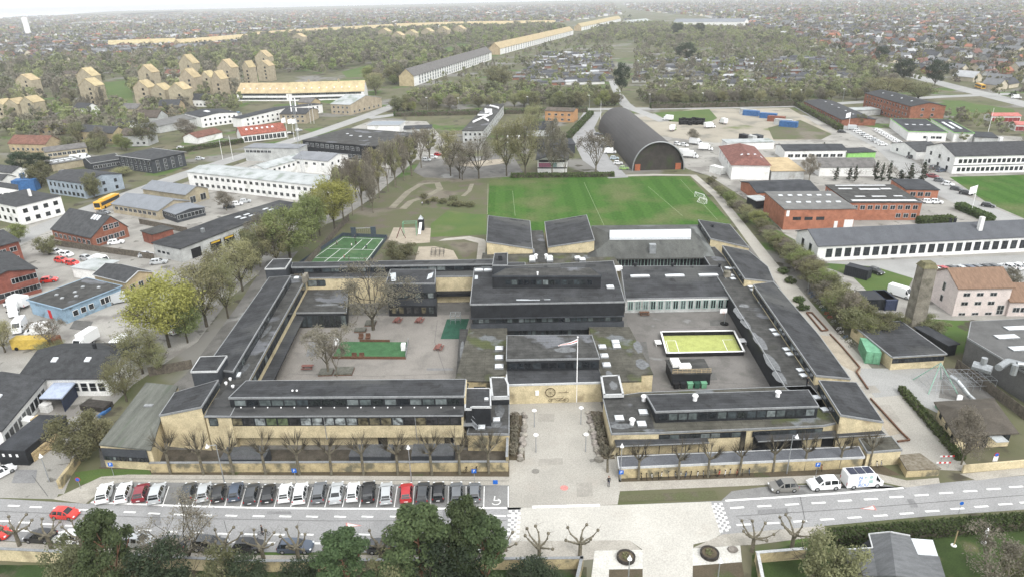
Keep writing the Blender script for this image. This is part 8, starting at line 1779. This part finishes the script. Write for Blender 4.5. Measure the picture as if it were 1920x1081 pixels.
for x,y in jitgrid(430,6500,21,lambda y:-.85*y-60,lambda y:.9*y+60):
    px,py=PXY((x,y,0))
    if px<-60 or px>1980 or py<-30: continue
    inR=inpoly(px,py,subR); inT=inpoly(px,py,subT)
    if not(inR or inT): continue
    if py < 36-px*.085 and px<420: continue
    if in_zones(x,y): continue
    if g.random()<.75: houses.append((x,y,inR))
    for _ in range(3 if y<1500 else 2):
        if g.random()<.9: trs.append((x+g.uniform(-12,12),y+g.uniform(-12,12),g.uniform(4,10.5)*(1.0+.25*(y>2000)),g.choice(['bud','bud2','olive','bud2','bare','darkround','bud','bud2','olive','green','yellow','bare','bud2','fir'])))
houses.sort(key=lambda q:q[1])
WK=['white','grey','cream','brick','grey','brick','cream']; RK=['dark grey','grey','dark grey','red-brown','grey','dark grey','red-brown','dark grey','grey','pale','grey','dark grey','orange','red-brown','grey','dark grey','dark grey','grey']
HL=[]
for i,(x,y,r_) in enumerate(houses[:290]):
    wk,rk=g.choice(WK),g.choice(RK); o=bpy.data.objects.new('house',HM[(wk,rk)]); COL.objects.link(o); o.location=(x,y,0); o.rotation_euler=(0,0,g.choice([.3,.3+1.57,.5,2.0])+g.uniform(-.1,.1)); s=g.uniform(.8,1.25); o.scale=(s*g.uniform(.9,1.3),s,s*.95)
    where='beyond the main road' if r_ else 'beyond the yellow-roofed row'
    tag(o,None,'house',f'suburb houses {where}'); HL.append((o,f'{wk} house with a {rk} roof|{where}'))
number(HL,'{o} {k}, counted from the left')
def merge_houses(hs):
    vs=[];fs=[];mi=[];n=0; mats=list(hwalls.values())+list(hroofs.values()); wk=list(hwalls);rkk=list(hroofs)
    for x,y,_ in hs:
        a=g.choice([.3,1.87,.5,2.0])+g.uniform(-.1,.1); c,s=math.cos(a),math.sin(a); sc=g.uniform(.8,1.3)*(1 if y<2500 else 1.25); X,Y,h,r=6*sc*g.uniform(.9,1.5),4*sc,3*sc,3*sc
        L=[(-X,-Y,0),(X,-Y,0),(X,Y,0),(-X,Y,0),(-X,-Y,h),(X,-Y,h),(X,Y,h),(-X,Y,h),(-X,0,h+r),(X,0,h+r),(-X-.4,-Y-.5,h-.2),(X+.4,-Y-.5,h-.2),(X+.4,0,h+r+.15),(-X-.4,0,h+r+.15),(X+.4,Y+.5,h-.2),(-X-.4,Y+.5,h-.2)]
        vs+=[(p[0]*c-p[1]*s+x,p[0]*s+p[1]*c+y,p[2]) for p in L]
        F=[(0,1,5,4),(2,3,7,6),(1,2,6,9,5),(3,0,4,8,7),(10,11,12,13),(13,12,14,15)]; fs+=[tuple(n+i for i in f) for f in F]; w_=g.choice([0,3,1,0,3,2]); r_=4+rkk.index(g.choice(RK)); mi+=[w_]*4+[r_]*2; n+=16
    me=bpy.data.meshes.new('suburb'); me.from_pydata(vs,[],fs); [me.materials.append(m) for m in mats]; me.polygons.foreach_set('material_index',mi); me.update(); o=bpy.data.objects.new('far_suburb',me); COL.objects.link(o); tag(o,'far-off sea of small suburb houses fading towards the horizon','houses',None,'stuff')
merge_houses(houses[290:])
print('houses',len(houses),'trees',len(trs),'woodland',len(STUFF))
merged('far_trees',[t for t in trs if t[1]<1500],MB_,90,.11,'stuff','garden trees scattered through the nearer suburb')
merged('far_trees',[t for t in trs if t[1]>=1500],MB_,22,.26,'stuff','garden trees of the far suburb fading towards the horizon')
# wet patches on the flat roofs, sky reflection painted as a paler tone
g=random.Random(31); wp=mat('wet_roof_sheen',(.105,.11,.113),.2,1.5,.25,spec=.5)
for x,y,z_,a,b in((1385,588,4.03,1.0,3.5),(1398,606,4.03,1.1,2.5),(1425,640,4.03,1.2,4),(1447,680,4.03,1.4,3.5),(1462,706,4.03,1.4,2.5),(1395,573,4.03,1.5,1),(1196,650,4.15,1.2,2.6),(1204,682,4.15,1.6,2),(1165,798,4.07,2.6,.8),(1150,722,4.93,.9,1.5),(937,770,3.33,1.2,2.2),(930,795,3.33,1.3,1),(612,571,3.62,3.5,.6),(640,574,3.62,1.2,.5),(866,655,2.93,.5,4),(1060,655,6.33,3,1),(1225,806,4.06,2.5,.4),(1142,700,4.15,.8,1.2),(1010,560,9.54,3,.3),(1000,470,4.28,.5,2),(500,620,6.6,.6,3),(460,690,6.6,.7,2)):
    p=W(x,y,z_); q=MB().use(wp); q.face([(p.x+.75*a*math.cos(t*.393)*(k_:=g.uniform(.8,1.1)),p.y+b*math.sin(t*.393)*k_,z_) for t in range(16)]); o=q.build('wet_sky_sheen')
    best=None
    for c in bpy.data.objects:
        if c.parent is None and c.get('category') in('school wing','hall','pavilion','canopy'):
            d=(c.location.x-p.x)**2+(c.location.y-p.y)**2
            if best is None or d<best[0]: best=(d,c)
    o.parent=best[1]; o.location=-best[1].location
# ---------------------------------------------------------------- haze
hz=bpy.data.materials.new('haze'); hz.use_nodes=True; n=hz.node_tree.nodes; n.remove(n['Principled BSDF']); pv_=n.new('ShaderNodeVolumePrincipled'); pv_.inputs['Color'].default_value=(.93,.95,.97,1); pv_.inputs['Density'].default_value=HAZE; pv_.inputs['Anisotropy'].default_value=.1
hz.node_tree.links.new(pv_.outputs[0],n['Material Output'].inputs['Volume'])
mb=MB().use(hz); mb.box((0,5900,37),(18400,12600,76)); o=mb.build('haze'); o['kind']='stuff'
